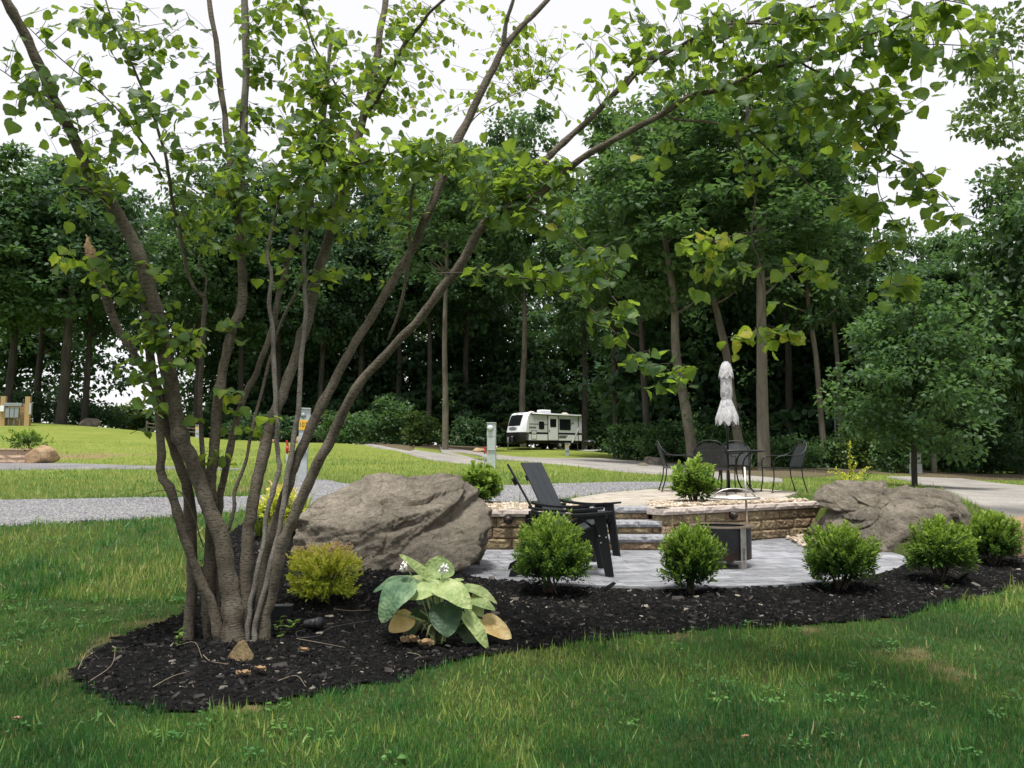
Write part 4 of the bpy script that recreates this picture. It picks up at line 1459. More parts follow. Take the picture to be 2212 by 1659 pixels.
def hosta_leaf(base, tip, width, mat, face, cup=.12, droop=.12, pet=True, ruff=.03, rim_up=0.0):
    base, tip = Vector(base), Vector(tip)
    a_ = (tip - base); L_ = a_.length; a_.normalize()
    n_ = Vector(face); n_ = (n_ - a_ * n_.dot(a_)).normalized()
    s_ = n_.cross(a_)
    nu, nv = 14, 16
    vs, fs = [], []
    W_ = width * 1.18 * HY / FPX
    ph = random.uniform(0, 6)
    for i in range(nu + 1):
        k = i / nu
        wd = (math.sin(math.pi * min(1, k ** .6)) ** .62 if 0 < k < 1 else 0) + (.15 if k == 0 else 0)
        bend = math.sin(k * math.pi) * droop * L_
        for j in range(nv + 1):
            q = j / nv * 2 - 1
            back = -.12 * L_ * abs(q) ** 1.5 * (1 - k) ** 3
            z_ = -cup * W_ * (1 - q * q) * wd + ruff * W_ * math.sin(ph + k * 11 + q * 2) * abs(q) ** 2 + bend + rim_up * W_ * abs(q) ** 2
            z_ += .007 * math.sin(q * 22) * (1 - .5 * abs(q)) * wd
            p = base + a_ * (L_ * k + back) + s_ * (q * W_ / 2 * wd) + n_ * z_
            vs.append(p - hb)
    for i in range(nu):
        for j in range(nv):
            fs.append((i * (nv + 1) + j, i * (nv + 1) + j + 1, (i + 1) * (nv + 1) + j + 1, (i + 1) * (nv + 1) + j))
    me = bpy.data.meshes.new('leaf')
    me.from_pydata([tuple(v) for v in vs], [], fs)
    me.polygons.foreach_set('use_smooth', np.ones(len(fs), bool))
    o = obj('leaf', me, mat, hosta)
    if pet:
        b_ = base - hb
        pts = smooth_path([(random.uniform(-.05, .05), random.uniform(-.04, .04), 0), (b_.x * .35, b_.y * .4, b_.z * .7), tuple(b_)], 4)
        vv, ff = tube_arr(pts, np.linspace(.008, .005, len(pts)), 6)
        MB().add(vv, ff).build('petiole', M_hpale, o, True)
    return o
UPF = (0, -.45, .9)
for (bx_, by_, tx_, ty_, w_, mt, db, dt, face, cup, droop) in [
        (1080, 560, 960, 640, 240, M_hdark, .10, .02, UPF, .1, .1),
        (860, 400, 560, 840, 330, M_hblue, -.02, -.14, (-.45, -.75, .55), -.05, .16),
        (880, 380, 470, 500, 210, M_hblue, .06, .05, (-.1, -.4, 1), -.05, .12),
        (1170, 420, 860, 590, 220, M_hpale, -.02, -.10, (-.2, -.7, .75), .1, .1),
        (1175, 340, 1180, 100, 300, M_hpale, .06, .16, (0, -1, .25), .08, -.03),
        (1105, 370, 748, 85, 105, M_hpale, .03, .02, (.35, -.75, .6), .1, .06),
        (1180, 430, 1545, 690, 250, M_hpale, -.05, -.17, (.25, -.75, .75), -.02, .14),
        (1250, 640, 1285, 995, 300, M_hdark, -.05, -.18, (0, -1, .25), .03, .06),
        (1480, 450, 1818, 630, 120, M_hpale, .05, .03, (.2, -.6, .8), .12, .14),
        (1540, 590, 1800, 705, 120, M_hpale, .0, -.06, (.2, -.7, .7), -.05, .14),
        (1470, 730, 1720, 1130, 150, M_hpale, -.08, -.16, (.5, -.8, .35), .05, .08),
        (1250, 440, 1460, 365, 70, M_hpale, .08, .1, (-.2, -.5, .8), .15, .15),
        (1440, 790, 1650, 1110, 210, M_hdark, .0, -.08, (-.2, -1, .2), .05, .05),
        (1670, 800, 1975, 1010, 190, M_hgold, -.02, -.1, (.3, -.9, .5), .1, .05),
        (870, 760, 640, 930, 200, M_hgold, -.02, -.1, (-.2, -1, .2), .08, .05),
        (1400, 900, 1470, 740, 90, M_hgold, .02, .0, (0, -1, .2), .05, .03),
        (590, 700, 545, 790, 90, M_hpale, -.06, -.08, (0, -1, .3), .05, .03),
        (1100, 420, 870, 330, 90, M_hpale, .1, .12, UPF, .12, .12),
        (1570, 620, 1660, 770, 120, M_hpale, .04, .0, (.1, -1, .3), .1, .05),
        (1560, 560, 1670, 500, 70, M_hgold, .08, .1, (0, -1, .3), .1, .05),
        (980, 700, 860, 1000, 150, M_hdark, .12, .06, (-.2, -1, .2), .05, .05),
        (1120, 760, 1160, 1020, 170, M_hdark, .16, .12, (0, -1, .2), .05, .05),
        (1300, 420, 1480, 460, 130, M_hpale, .14, .14, (0, -.5, .9), .05, .15),
        (1000, 420, 800, 380, 130, M_hblue, .16, .2, (0, -.5, .9), .05, .15)]:
    hosta_leaf(hz(bx_, by_, HY + db), hz(tx_, ty_, HY + dt), w_ * .1984 * 1.0, mt, face, cup, droop)
# flower heads: white bells on a stalk
M_bell = rough_mat('white hosta bell', [(.62, .62, .58), (.78, .78, .74)], 30, .6, .1)
r_ = np.random.default_rng(2)
for (X_, Y_, nb, dd_) in [(800, 250, 13, -.02), (1228, 270, 11, -.03)]:
    top = hz(X_, Y_ - 70, HY + dd_) - hb
    stalk = MB().tube(smooth_path([(0, 0, 0), tuple(top * .6 + Vector((0, .02, .05))), tuple(top)], 5), .004, 6).build('flower_stalk', M_hpale, hosta, True)
    mb = MB()
    for i in range(nb):
        p0 = top + Vector((r_.normal(0, .012), r_.normal(0, .012), -.004 * i + .01))
        dn = Vector((r_.normal(0, .7), r_.normal(-.3, .6), -1)).normalized()
        pts = [p0 + dn * (.038 * k_) for k_ in (0, .35, .75, 1)]
        mb.tube(pts, [.003, .006, .0085, .011], 6)
    mb.build('bells', M_bell, stalk, True)
# basal dying strands
r_ = np.random.default_rng(4)
parts = []
for i in range(34):
    a_ = r_.uniform(0, 2 * math.pi)
    l_ = r_.uniform(.12, .26)
    c_ = [np.array([math.cos(a_) * l_ * k * .8, math.sin(a_) * l_ * k * .8 - .02, .16 * math.sin(k * 2.6) + .01]) for k in np.linspace(0, 1, 5)]
    vv, ff = tube_arr(c_, [.005, .006, .005, .004, .002], 4)
    parts.append((np.array([tuple(x) for x in vv]), ff))
vv, ff = merge(parts)
obj('stalks', np_mesh('stalks', vv, ff, True), rough_mat('old hosta stalk', [(.03, .05, .02), (.10, .12, .05), (.3, .25, .12)], 12, .8), hosta, kind='stuff')

# ================================================================ litter on the mulch
M_dead = rough_mat('dead curled leaf', [(.16, .10, .055), (.3, .2, .11), (.44, .33, .2)], 25, .9)
M_twig = rough_mat('bleached twig', [(.13, .10, .07), (.3, .25, .18)], 30, .9)
def dead_leaf(u, v, wpx, label, seed):
    c = G(u, v)
    r_ = np.random.default_rng(seed)
    w_ = wpx * c.y / FPX
    vs, fs = [], []
    n_ = 9
    for i in range(n_ + 1):
        k = i / n_
        for j in range(5):
            q = j / 2 - 1
            wd = math.sin(math.pi * min(.97, max(.06, k))) * .33
            vs.append(((k - .5) * w_, q * wd * w_ * .8 + r_.normal(0, .03) * w_, .01 + abs(q) * .22 * w_ + r_.uniform(0, .14) * w_))
    for i in range(n_):
        for j in range(4):
            fs.append((i * 5 + j, i * 5 + j + 1, i * 5 + 6 + j, i * 5 + 5 + j))
    o = obj('dead_leaf', bpy.data.meshes.new('dead_leaf'), M_dead, label=label, cat='leaf')
    o.data.from_pydata(vs, [], fs)
    o.location = (c.x, c.y, c.z + .03); o.rotation_euler = (0, 0, r_.uniform(-.6, .6))
for k_, (u, v, w_, lab) in enumerate([(885, 1400, 42, 'curled orange dead leaf beneath the hosta'), (920, 1408, 40, 'crumpled tan dead leaf right below the hosta'),
                                  (525, 1473, 30, 'orange brown dead leaf below the wedge stone'), (562, 1464, 34, 'curled orange brown dead leaf tilted up below the wedge stone'),
                                  (655, 1420, 26, 'pale dead leaf in the mulch right of the wedge stone'), (1611, 1612, 20, 'single tan dead leaf lying on the lawn at the bottom'), (35, 1572, 22, 'tan dead leaf on the lawn at the bottom left')]):
    dead_leaf(u, v, w_, lab, 300 + k_)
def twig(pts, r_, label):
    w_ = []
    for i, (u, v) in enumerate(pts):
        p = G(u, v)
        w_.append((p.x, p.y, p.z + .04 + random.uniform(0, .015)))
    sm = smooth_path(w_, 4)
    MB().tube(sm, list(np.linspace(r_, r_ * .5, len(sm))), 6).build('twig', M_twig, None, True, label, 'twig')
for pts, lab in [([(168, 1462), (190, 1420), (235, 1400)], 'bent straw twig at the left tip of the mulch bed'),
                 ([(190, 1490), (240, 1455), (249, 1412)], 'long curved twig near the left tip of the mulch bed'),
                 ([(380, 1408), (420, 1400), (436, 1438)], 'curved root twig left of the wedge stone'),
                 ([(438, 1432), (455, 1442), (492, 1452)], 'short wavy twig below the tree stems'),
                 ([(330, 1500), (370, 1480), (410, 1468)], 'branched twig on the lower left mulch'),
                 ([(640, 1395), (690, 1402), (745, 1412)], 'straw strand right of the wedge stone'),
                 ([(720, 1330), (760, 1334), (800, 1332)], 'pale stalk lying left of the hosta'),
                 ([(880, 1425), (905, 1428), (915, 1445)], 'forked pale twig at the bed edge below the hosta'),
                 ([(600, 1490), (640, 1474), (660, 1500)], 'thin twig on the mulch edge below the black lamp')]:
    twig(pts, .0028, lab)
# black spotlight, wire and box
M_black = plain('black plastic', (.012, .013, .015), .45)
c = G(606, 1340)
mb = MB()
s_ = c.y / FPX
bxo = empty('cable_box', tuple(c), 'small black open-topped box behind the right tree stems', 'box', rz=.1)
MB().prism([(-23 * s_, -12 * s_), (23 * s_, -12 * s_), (23 * s_, 12 * s_), (-23 * s_, 12 * s_)], -.02, 30 * s_, 'xy').build('shell', M_black, bxo)
MB().box((0, 0, 31 * s_), (50 * s_, 27 * s_, .008), None, .003).build('lid', plain('dull black lid', (.03, .032, .035), .6), bxo)
c = G(664, 1366)
sl = empty('spot_lamp', tuple(c), 'fallen black cylinder spotlight lying on the mulch', 'lamp', rz=R(-28))
MB().tube([(-.01, 0, .055), (.10, 0, .075)], [.036, .042], 20).build('housing', M_black, sl, True)
MB().tube([(.098, 0, .0746), (.125, 0, .0795)], [.045, .045], 20).build('hood', M_black, sl, True)
MB().tube([(.02, 0, .04), (-.015, -.03, .0), (-.02, -.04, -.03)], [.016, .018, .014], 12).build('stem', M_black, sl, True)
pts = [G(u, v) + Vector((0, 0, .04)) for u, v in [(660, 1372), (640, 1378), (648, 1390), (690, 1385), (705, 1372), (740, 1362), (800, 1352)]]
MB().tube(smooth_path([tuple(p) for p in pts], 5), .004, 6).build('cable', M_black, None, True, 'thin black cable looping away from the fallen spotlight', 'cable')
# ================================================================ THE MULTI-STEMMED TREE
def bark_mat(name, cols, scale=7, stretch=(1, 1, .35), lent=0.5):
    m, t, b = nodes(name)
    c = ramp(t, noise_n(t, scale, 7, .65, stretch=stretch), cols, [.28, .5, .75])
    fl = noise_n(t, 48, 4, .7, stretch=(.6, .6, 2.0))
    c = mixc(t, c, ramp(t, fl, [(.3, .28, .25), (1, 1, 1)], [.38, .5]), lent, 'MULTIPLY')
    t.links.new(c, b.inputs['Base Color'])
    b.inputs['Roughness'].default_value = .85
    b.inputs['Specular IOR Level'].default_value = .25
    bump_n(t, b, fl, .8, .02)
    return m
M_bark = bark_mat('smooth grey brown bark', [(.06, .05, .038), (.13, .11, .082), (.23, .2, .16)], lent=.8)
M_barkthin = bark_mat('young grey bark', [(.10, .09, .075), (.19, .175, .15), (.28, .26, .225)], 12)
M_twigm = rough_mat('leaf twig', [(.045, .038, .028), (.10, .085, .06)], 30, .85)
M_broken = rough_mat('splintered pale wood', [(.14, .085, .045), (.36, .235, .13), (.48, .34, .2)], 14, .9, 1.0, 60, .03, stretch=(1, 1, .12))

tb = G(480, 1392)
TY = tb.y
tree = empty('multi_stemmed_tree', tuple(tb), 'big multi-stemmed tree with fanning grey stems rising from the mulch bed', 'tree')
SK = []       # skeleton nodes for twigs to grow from: (point, radius)
def stem(pts, mat=M_bark, name='stem', seg=12, base=True, wob=.035, label=None, cap_r=None):
    """pts: (u, v, depth offset from the base, width in picture units)"""
    q = []
    for i, (u, v, dy, w_) in enumerate(pts):
        p = P(u, v, TY + dy)
        (u0, v0), (u1, v1) = pts[max(0, i - 1)][:2], pts[min(len(pts) - 1, i + 1)][:2]
        up_f = max(.74, abs(v1 - v0) / max(1.0, math.hypot(u1 - u0, v1 - v0)))     # widths were read along the rows
        q.append((p.x, p.y, p.z, w_ / 2 * up_f * (TY + dy) / FPX))
    sm = smooth_path(q, 5)
    n_ = len(sm)
    path = [s[:3] + .004 * np.array([vnoise(np.array([[i * .35, k * 7.7, u]]), 5)[0] for k in range(3)]) * 2 for i, s in enumerate(sm)]
    kn = [random.uniform(0, n_) for _ in range(max(1, n_ // 14))]
    rad = [max(.0025, float(s[3]) * .9) * (1 + .05 * math.sin(i * 1.7 + u) + .16 * sum(math.exp(-((i - q_) / .8) ** 2) for q_ in kn)) for i, s in enumerate(sm)]
    vv, ff = tube_arr(path, rad, seg, True, wob)
    me = np_mesh(name, np.array([tuple(x) for x in vv]) - np.array(tb), merge([(np.array([tuple(x) for x in vv]), ff)])[1], True)
    o = obj(name, me, mat, tree)
    if label:
        o['label'] = label
    for p, r_ in zip(path, rad):
        SK.append((np.array(p), r_))
    return o
# (u, v, dy, width)
stem([(508, 1420, 0, 58), (505, 1385, 0, 52), (502, 1304, 0, 46), (492, 1230, -.02, 43), (480, 1168, -.03, 40), (457, 1111, -.04, 38), (435, 1052, -.05, 37), (408, 985, -.06, 38), (390, 933, -.08, 37),
      (372, 850, -.1, 37), (352, 735, -.14, 35), (332, 650, -.2, 34), (305, 560, -.28, 34), (275, 495, -.34, 34), (238, 440, -.4, 38), (205, 390, -.45, 32), (165, 310, -.55, 30), (118, 215, -.65, 29), (88, 150, -.72, 28),
      (50, 70, -.8, 27), (10, -10, -.9, 25), (-40, -120, -1, 22), (-90, -260, -1.1, 16)])
stem([(484, 1415, .03, 32), (478, 1388, .03, 28), (467, 1342, .02, 25), (450, 1292, .0, 24), (430, 1243, -.03, 24), (408, 1193, -.06, 23), (393, 1143, -.08, 22), (378, 1086, -.1, 22), (366, 1052, -.1, 24), (350, 1030, -.1, 22),
      (346, 1000, -.1, 20), (347, 933, -.1, 20), (342, 861, -.1, 22), (333, 819, -.1, 21), (319, 722, -.12, 20), (314, 663, -.12, 20), (303, 634, -.12, 18)])
stem([(400, 1418, .1, 32), (404, 1388, .1, 27), (412, 1300, .1, 26), (416, 1205, .1, 25), (412, 1120, .08, 25), (403, 1052, .06, 24), (388, 1002, .04, 24), (368, 945, .0, 24), (355, 890, -.02, 24), (338, 835, -.04, 25), (306, 792, -.06, 22),
      (267, 729, -.08, 21), (243, 680, -.1, 22), (222, 618, -.1, 23), (205, 576, -.1, 22)])
o = stem([(212, 592, -.1, 18), (203, 568, -.1, 24), (194, 540, -.1, 22), (189, 520, -.1, 9), (186, 508, -.1, 2)], M_broken, 'broken_end', 8, wob=.3, label='splintered pale broken stem end')
stem([(458, 1415, .14, 30), (452, 1380, .14, 26), (448, 1300, .12, 26), (452, 1200, .1, 26), (458, 1100, .1, 26), (457, 1032, .1, 27), (462, 982, .1, 25), (466, 920, .1, 24), (476, 826, .12, 23), (486, 774, .14, 22), (503, 705, .16, 22), (520, 672, .18, 25),
      (525, 618, .2, 22), (521, 549, .22, 20), (512, 470, .24, 17), (500, 400, .26, 16), (490, 290, .3, 15), (477, 200, .34, 14), (462, 60, .4, 13), (448, -40, .45, 12), (430, -200, .5, 9)])
stem([(523, 560, .24, 13), (520, 480, .3, 15), (523, 380, .36, 17), (527, 300, .4, 18), (530, 150, .45, 18), (528, 0, .5, 17), (526, -150, .6, 13)], M_barkthin)
stem([(466, 1415, .24, 24), (463, 1380, .24, 20), (465, 1250, .22, 18), (470, 1150, .2, 17), (475, 1094, .2, 17), (482, 1044, .22, 17), (497, 982, .25, 17), (514, 905, .3, 16), (535, 844, .34, 16), (562, 785, .38, 15), (587, 715, .42, 15), (600, 653, .46, 14),
      (612, 601, .5, 14), (627, 549, .54, 13), (645, 480, .6, 13), (668, 390, .7, 12), (690, 300, .8, 11), (705, 200, .9, 10), (715, 60, 1.0, 8)])
stem([(486, 1165, .1, 12), (496, 1138, .08, 9), (504, 1106, .08, 9), (510, 1057, .1, 9), (532, 995, .12, 8), (544, 933, .16, 8), (556, 878, .2, 8), (583, 774, .3, 8), (604, 706, .34, 8), (642, 628, .4, 7), (660, 560, .5, 6)], M_bark, seg=8)
stem([(525, 1416, .06, 40), (528, 1386, .06, 34), (531, 1280, .06, 31), (534, 1205, .06, 30), (537, 1143, .08, 29), (544, 1094, .1, 28), (557, 1032, .14, 28), (571, 982, .18, 28), (587, 905, .24, 27), (608, 854, .3, 26), (632, 792, .36, 26), (653, 722, .44, 25),
      (670, 670, .5, 25), (687, 583, .6, 24), (703, 535, .66, 24), (722, 465, .75, 23), (745, 390, .85, 22), (765, 320, .95, 22), (783, 262, 1.0, 21), (800, 195, 1.1, 19), (815, 110, 1.2, 18), (828, 30, 1.3, 16), (840, -80, 1.4, 14), (850, -220, 1.5, 10)])
stem([(783, 262, 1.0, 14), (800, 238, .95, 12), (812, 216, .92, 12), (845, 153, .8, 12), (873, 97, .7, 12), (907, 56, .6, 11), (935, 21, .5, 10), (985, -25, .4, 9), (1040, -80, .2, 7)], M_bark, 'branch', 9)
stem([(534, 1412, .0, 16), (536, 1385, .0, 13), (537, 1342, .0, 12), (543, 1292, .0, 12), (554, 1243, .0, 12), (567, 1181, .02, 12), (577, 1106, .04, 12), (586, 1066, .06, 13), (600, 1025, .08, 12), (601, 990, .1, 11), (599, 933, .12, 11), (596, 880, .14, 11),
      (591, 792, .18, 11), (590, 715, .22, 10), (583, 653, .26, 10), (587, 601, .3, 9), (577, 555, .34, 9), (588, 500, .4, 8), (600, 440, .44, 7)], M_barkthin, seg=9)
stem([(546, 1415, -.02, 18), (548, 1388, -.02, 14), (554, 1342, -.02, 13), (572, 1280, 0, 13), (586, 1218, .02, 13), (599, 1156, .05, 13), (612, 1090, .08, 13), (621, 1019, .12, 13), (636, 933, .16, 12), (643, 896, .18, 12), (649, 809, .22, 12), (656, 705, .28, 11),
      (660, 635, .32, 11), (654, 566, .36, 10), (664, 480, .42, 9), (680, 400, .5, 8), (692, 310, .55, 7), (700, 220, .6, 6)], M_barkthin, seg=9)
stem([(552, 1414, .14, 34), (558, 1386, .14, 29), (566, 1280, .14, 28), (579, 1180, .14, 27), (604, 1105, .16, 26), (620, 1052, .18, 26), (636, 1002, .2, 26), (662, 948, .22, 26), (694, 878, .26, 26), (729, 809, .3, 25), (764, 747, .35, 25), (805, 685, .4, 24),
      (850, 605, .45, 24), (890, 540, .48, 23), (922, 468, .5, 23), (955, 385, .52, 22), (990, 300, .55, 23), (1020, 240, .58, 22), (1058, 162, .62, 21), (1092, 98, .66, 20), (1130, 55, .7, 18), (1172, 10, .74, 17), (1230, -60, .8, 14), (1290, -150, .9, 10)])
stem([(1088, 105, .66, 15), (1092, 60, .6, 11), (1100, 30, .55, 10), (1112, -10, .5, 9), (1125, -70, .45, 7)], M_barkthin, 'branch', 8)
stem([(562, 1418, .04, 36), (566, 1388, .04, 31), (571, 1342, .04, 29), (586, 1280, .04, 28), (601, 1218, .03, 28), (616, 1161, .02, 28), (637, 1111, 0, 28), (661, 1052, -.02, 28), (690, 995, -.05, 28), (723, 933, -.08, 27), (768, 844, -.14, 27), (838, 762, -.2, 27),
      (898, 695, -.26, 27), (950, 632, -.32, 27), (1000, 560, -.38, 27), (1040, 492, -.44, 28), (1080, 458, -.48, 26), (1130, 438, -.55, 24), (1180, 408, -.62, 22), (1240, 355, -.7, 22), (1330, 298, -.8, 21), (1420, 252, -.9, 20), (1500, 205, -1.0, 19),
      (1560, 192, -1.08, 17), (1640, 152, -1.15, 15), (1722, 133, -1.25, 14), (1808, 108, -1.35, 14), (1878, 76, -1.45, 12), (1950, 40, -1.55, 9), (2040, 0, -1.65, 7)])
stem([(1058, 470, -.46, 24), (1085, 448, -.42, 22), (1110, 425, -.36, 18), (1135, 395, -.3, 19), (1160, 366, -.26, 21), (1200, 325, -.22, 21), (1250, 278, -.2, 20), (1310, 222, -.2, 20), (1365, 165, -.22, 20), (1410, 125, -.26, 17), (1480, 98, -.32, 14),
      (1560, 66, -.4, 12), (1650, 40, -.5, 11), (1740, 20, -.6, 9), (1840, -15, -.7, 7)])
stem([(1345, 195, -.22, 13), (1395, 145, -.3, 12), (1450, 110, -.5, 11), (1560, 55, -.8, 10), (1680, 52, -1.1, 8), (1790, 40, -1.3, 6)], M_bark, 'branch', 8)
BR = [
    [(1440, 248, -.92, 9), (1465, 259, -.95, 9), (1548, 266, -1.0, 9), (1593, 276, -1.05, 8), (1614, 277, -1.06, 7), (1687, 255, -1.1, 6), (1756, 227, -1.15, 5), (1808, 212, -1.2, 4)],
    [(1590, 276, -1.05, 7), (1597, 312, -1.05, 6), (1618, 361, -1.05, 6), (1633, 403, -1.05, 5), (1628, 469, -1.05, 4), (1626, 521, -1.05, 4), (1640, 575, -1.05, 3), (1650, 640, -1.05, 3), (1640, 715, -1.05, 2)],
    [(1614, 278, -1.06, 7), (1670, 330, -1.1, 6), (1722, 372, -1.15, 5), (1770, 413, -1.2, 5), (1826, 430, -1.25, 4), (1867, 441, -1.3, 4), (1890, 500, -1.3, 3), (1920, 560, -1.3, 3), (1925, 620, -1.3, 2)],
    [(1722, 133, -1.25, 8), (1774, 156, -1.28, 7), (1826, 180, -1.3, 6), (1864, 205, -1.35, 6), (1881, 250, -1.35, 5), (1899, 292, -1.4, 5), (1909, 319, -1.4, 5), (1979, 365, -1.5, 4), (2017, 410, -1.5, 3), (2062, 455, -1.5, 2)],
    [(1909, 319, -1.4, 4), (1897, 375, -1.4, 3), (1905, 430, -1.4, 2), (1930, 480, -1.4, 2)],
    [(1808, 108, -1.35, 7), (1900, 100, -1.5, 5), (2000, 95, -1.6, 4), (2100, 98, -1.7, 3), (2180, 110, -1.75, 2)],
    [(600, 440, .4, 6), (608, 417, .35, 7), (649, 396, .3, 7), (680, 392, .25, 7), (729, 378, .15, 7), (768, 358, .05, 7), (817, 340, -.05, 6), (859, 328, -.1, 6), (907, 330, -.15, 5), (970, 318, -.2, 3)],
    [(840, 735, .35, 6), (868, 650, .3, 8), (883, 573, .25, 8), (887, 486, .2, 8), (892, 417, .15, 7), (900, 392, .12, 6), (921, 368, .1, 5), (960, 330, .05, 3)],
    [(440, 1110, .0, 14), (437, 1010, .05, 12), (434, 896, .1, 11), (437, 722, .15, 11), (441, 650, .15, 11), (424, 625, .12, 9), (406, 594, .1, 9), (399, 549, .05, 9), (385, 486, 0, 9), (368, 410, -.1, 8), (358, 330, -.2, 8), (323, 236, -.3, 7), (288, 146, -.4, 6),
     (260, 76, -.45, 5), (236, 17, -.5, 4), (215, -50, -.5, 3)],
    [(441, 648, .15, 5), (446, 600, .2, 4), (432, 570, .25, 4), (440, 500, .3, 3)],
    [(352, 385, -.15, 7), (312, 312, -.2, 6), (243, 226, -.3, 5), (139, 135, -.5, 4), (62, 59, -.6, 3)],
    [(238, 440, -.4, 16), (212, 428, -.5, 15), (185, 412, -.6, 13), (172, 408, -.65, 10)],
    [(945, 590, -.3, 6), (1010, 590, -.5, 5), (1100, 600, -.7, 5), (1200, 610, -.85, 4), (1270, 660, -.9, 4), (1330, 720, -.95, 4), (1390, 775, -1.0, 3), (1440, 800, -1.0, 3), (1480, 830, -1.0, 2)],
    [(1130, 440, -.55, 6), (1180, 470, -.7, 5), (1240, 520, -.8, 4), (1300, 580, -.85, 3), (1320, 640, -.9, 2)],
    [(1628, 500, -1.05, 4), (1580, 510, -1.1, 3), (1530, 520, -1.15, 3), (1470, 505, -1.2, 2)],
    [(1640, 560, -1.05, 3), (1690, 575, -1.1, 3), (1740, 570, -1.15, 2)],
    [(795, 250, 1.0, 8), (740, 200, 1.0, 7), (690, 120, 1.0, 6), (660, 40, 1.0, 5), (640, -40, 1.0, 4)],
    [(690, 560, .6, 6), (720, 500, .7, 5), (770, 440, .8, 4), (830, 380, .9, 3)],
    [(955, 385, .5, 6), (1000, 350, .3, 5), (1050, 330, .1, 4), (1120, 320, -.1, 3), (1200, 330, -.3, 3)],
    [(440, 1180, -.02, 3), (400, 1080, -.12, 4), (375, 1058, -.12, 3), (340, 1062, -.12, 2), (300, 1068, -.12, 2)],
    [(372, 850, -.1, 5), (395, 760, -.2, 4), (420, 700, -.25, 3)],
    [(340, 870, -.12, 4), (320, 840, -.2, 3), (290, 800, -.25, 2)],
    [(300, 640, -.1, 5), (260, 600, -.2, 4), (220, 560, -.3, 3), (150, 540, -.35, 2)],
    [(118, 215, -.65, 6), (60, 190, -.8, 4), (0, 150, -.9, 3)],
    [(990, 300, .55, 5), (1040, 240, .9, 4), (1120, 200, 1.3, 3), (1180, 170, 1.5, 2)],
]
for b_ in BR:
    stem(b_, M_twigm if b_[1][3] < 8 else M_bark, 'branch', 7)

# ---- leaves
def tooth_leaf(seed, curl):
    """broad toothed leaf, folded along the midrib"""
    r_ = random.Random(seed)
    n_ = 7
    pr = [0, .36, .52, .53, .46, .33, .16, 0]
    vs = []
    for i in range(n_ + 1):
        k = i / n_
        vs.append((k * 1.0, 0, -.10 * curl * k * k * 2))
    for sgn in (1, -1):
        for i in range(1, n_):
            k = i / n_
            y = pr[i] * (1 + r_.uniform(-.1, .1)) * sgn
            x = k - .07 * (1 - k) * (i < 3) + r_.uniform(-.02, .02)
            vs.append((x, y, .16 * abs(y) - .10 * curl * k * k * 2 + r_.uniform(-.05, .05)))
            # a tooth between ribs
            x2 = k + .045
            y2 = (pr[i] * .5 + pr[i + 1] * .5) * 1.13 * sgn
            vs.append((x2, y2, .12 * abs(y2) - .1 * curl * x2 * x2 * 2 + r_.uniform(-.04, .04)))
    fs = []
    for s_ in range(2):
        o_ = n_ + 1 + s_ * (n_ - 1) * 2
        A = lambda i: n_ if i == n_ else o_ + (i - 1) * 2
        T = lambda i: o_ + (i - 1) * 2 + 1
        tri = [(0, 1, A(1))]
        for i in range(1, n_):
            tri += [(i, T(i), A(i)), (i, i + 1, T(i))]
            if i + 1 < n_:
                tri.append((i + 1, A(i + 1), T(i)))
        fs += tri if s_ == 0 else [q[::-1] for q in tri]
    return np.array(vs, float), np.array(fs)
def rib(tp):
    return np.clip(.10 - .32 * np.abs(tp[0][:, 1]), -.06, .1)
TPL = [tooth_leaf(i, c_) for i, c_ in enumerate([.6, 1.5, .2, 2.4, 1.0, -.5])]
M_tl = leaf_mat('broad tree leaf', [(.014, .042, .02), (.036, .088, .03), (.078, .16, .036), (.17, .25, .04), (.40, .36, .04)], .52, .5, .35, (.44, .62, .045), [0, .3, .58, .85, 1])

r_ = np.random.default_rng(77)
SKP = np.array([s[0] for s in SK])
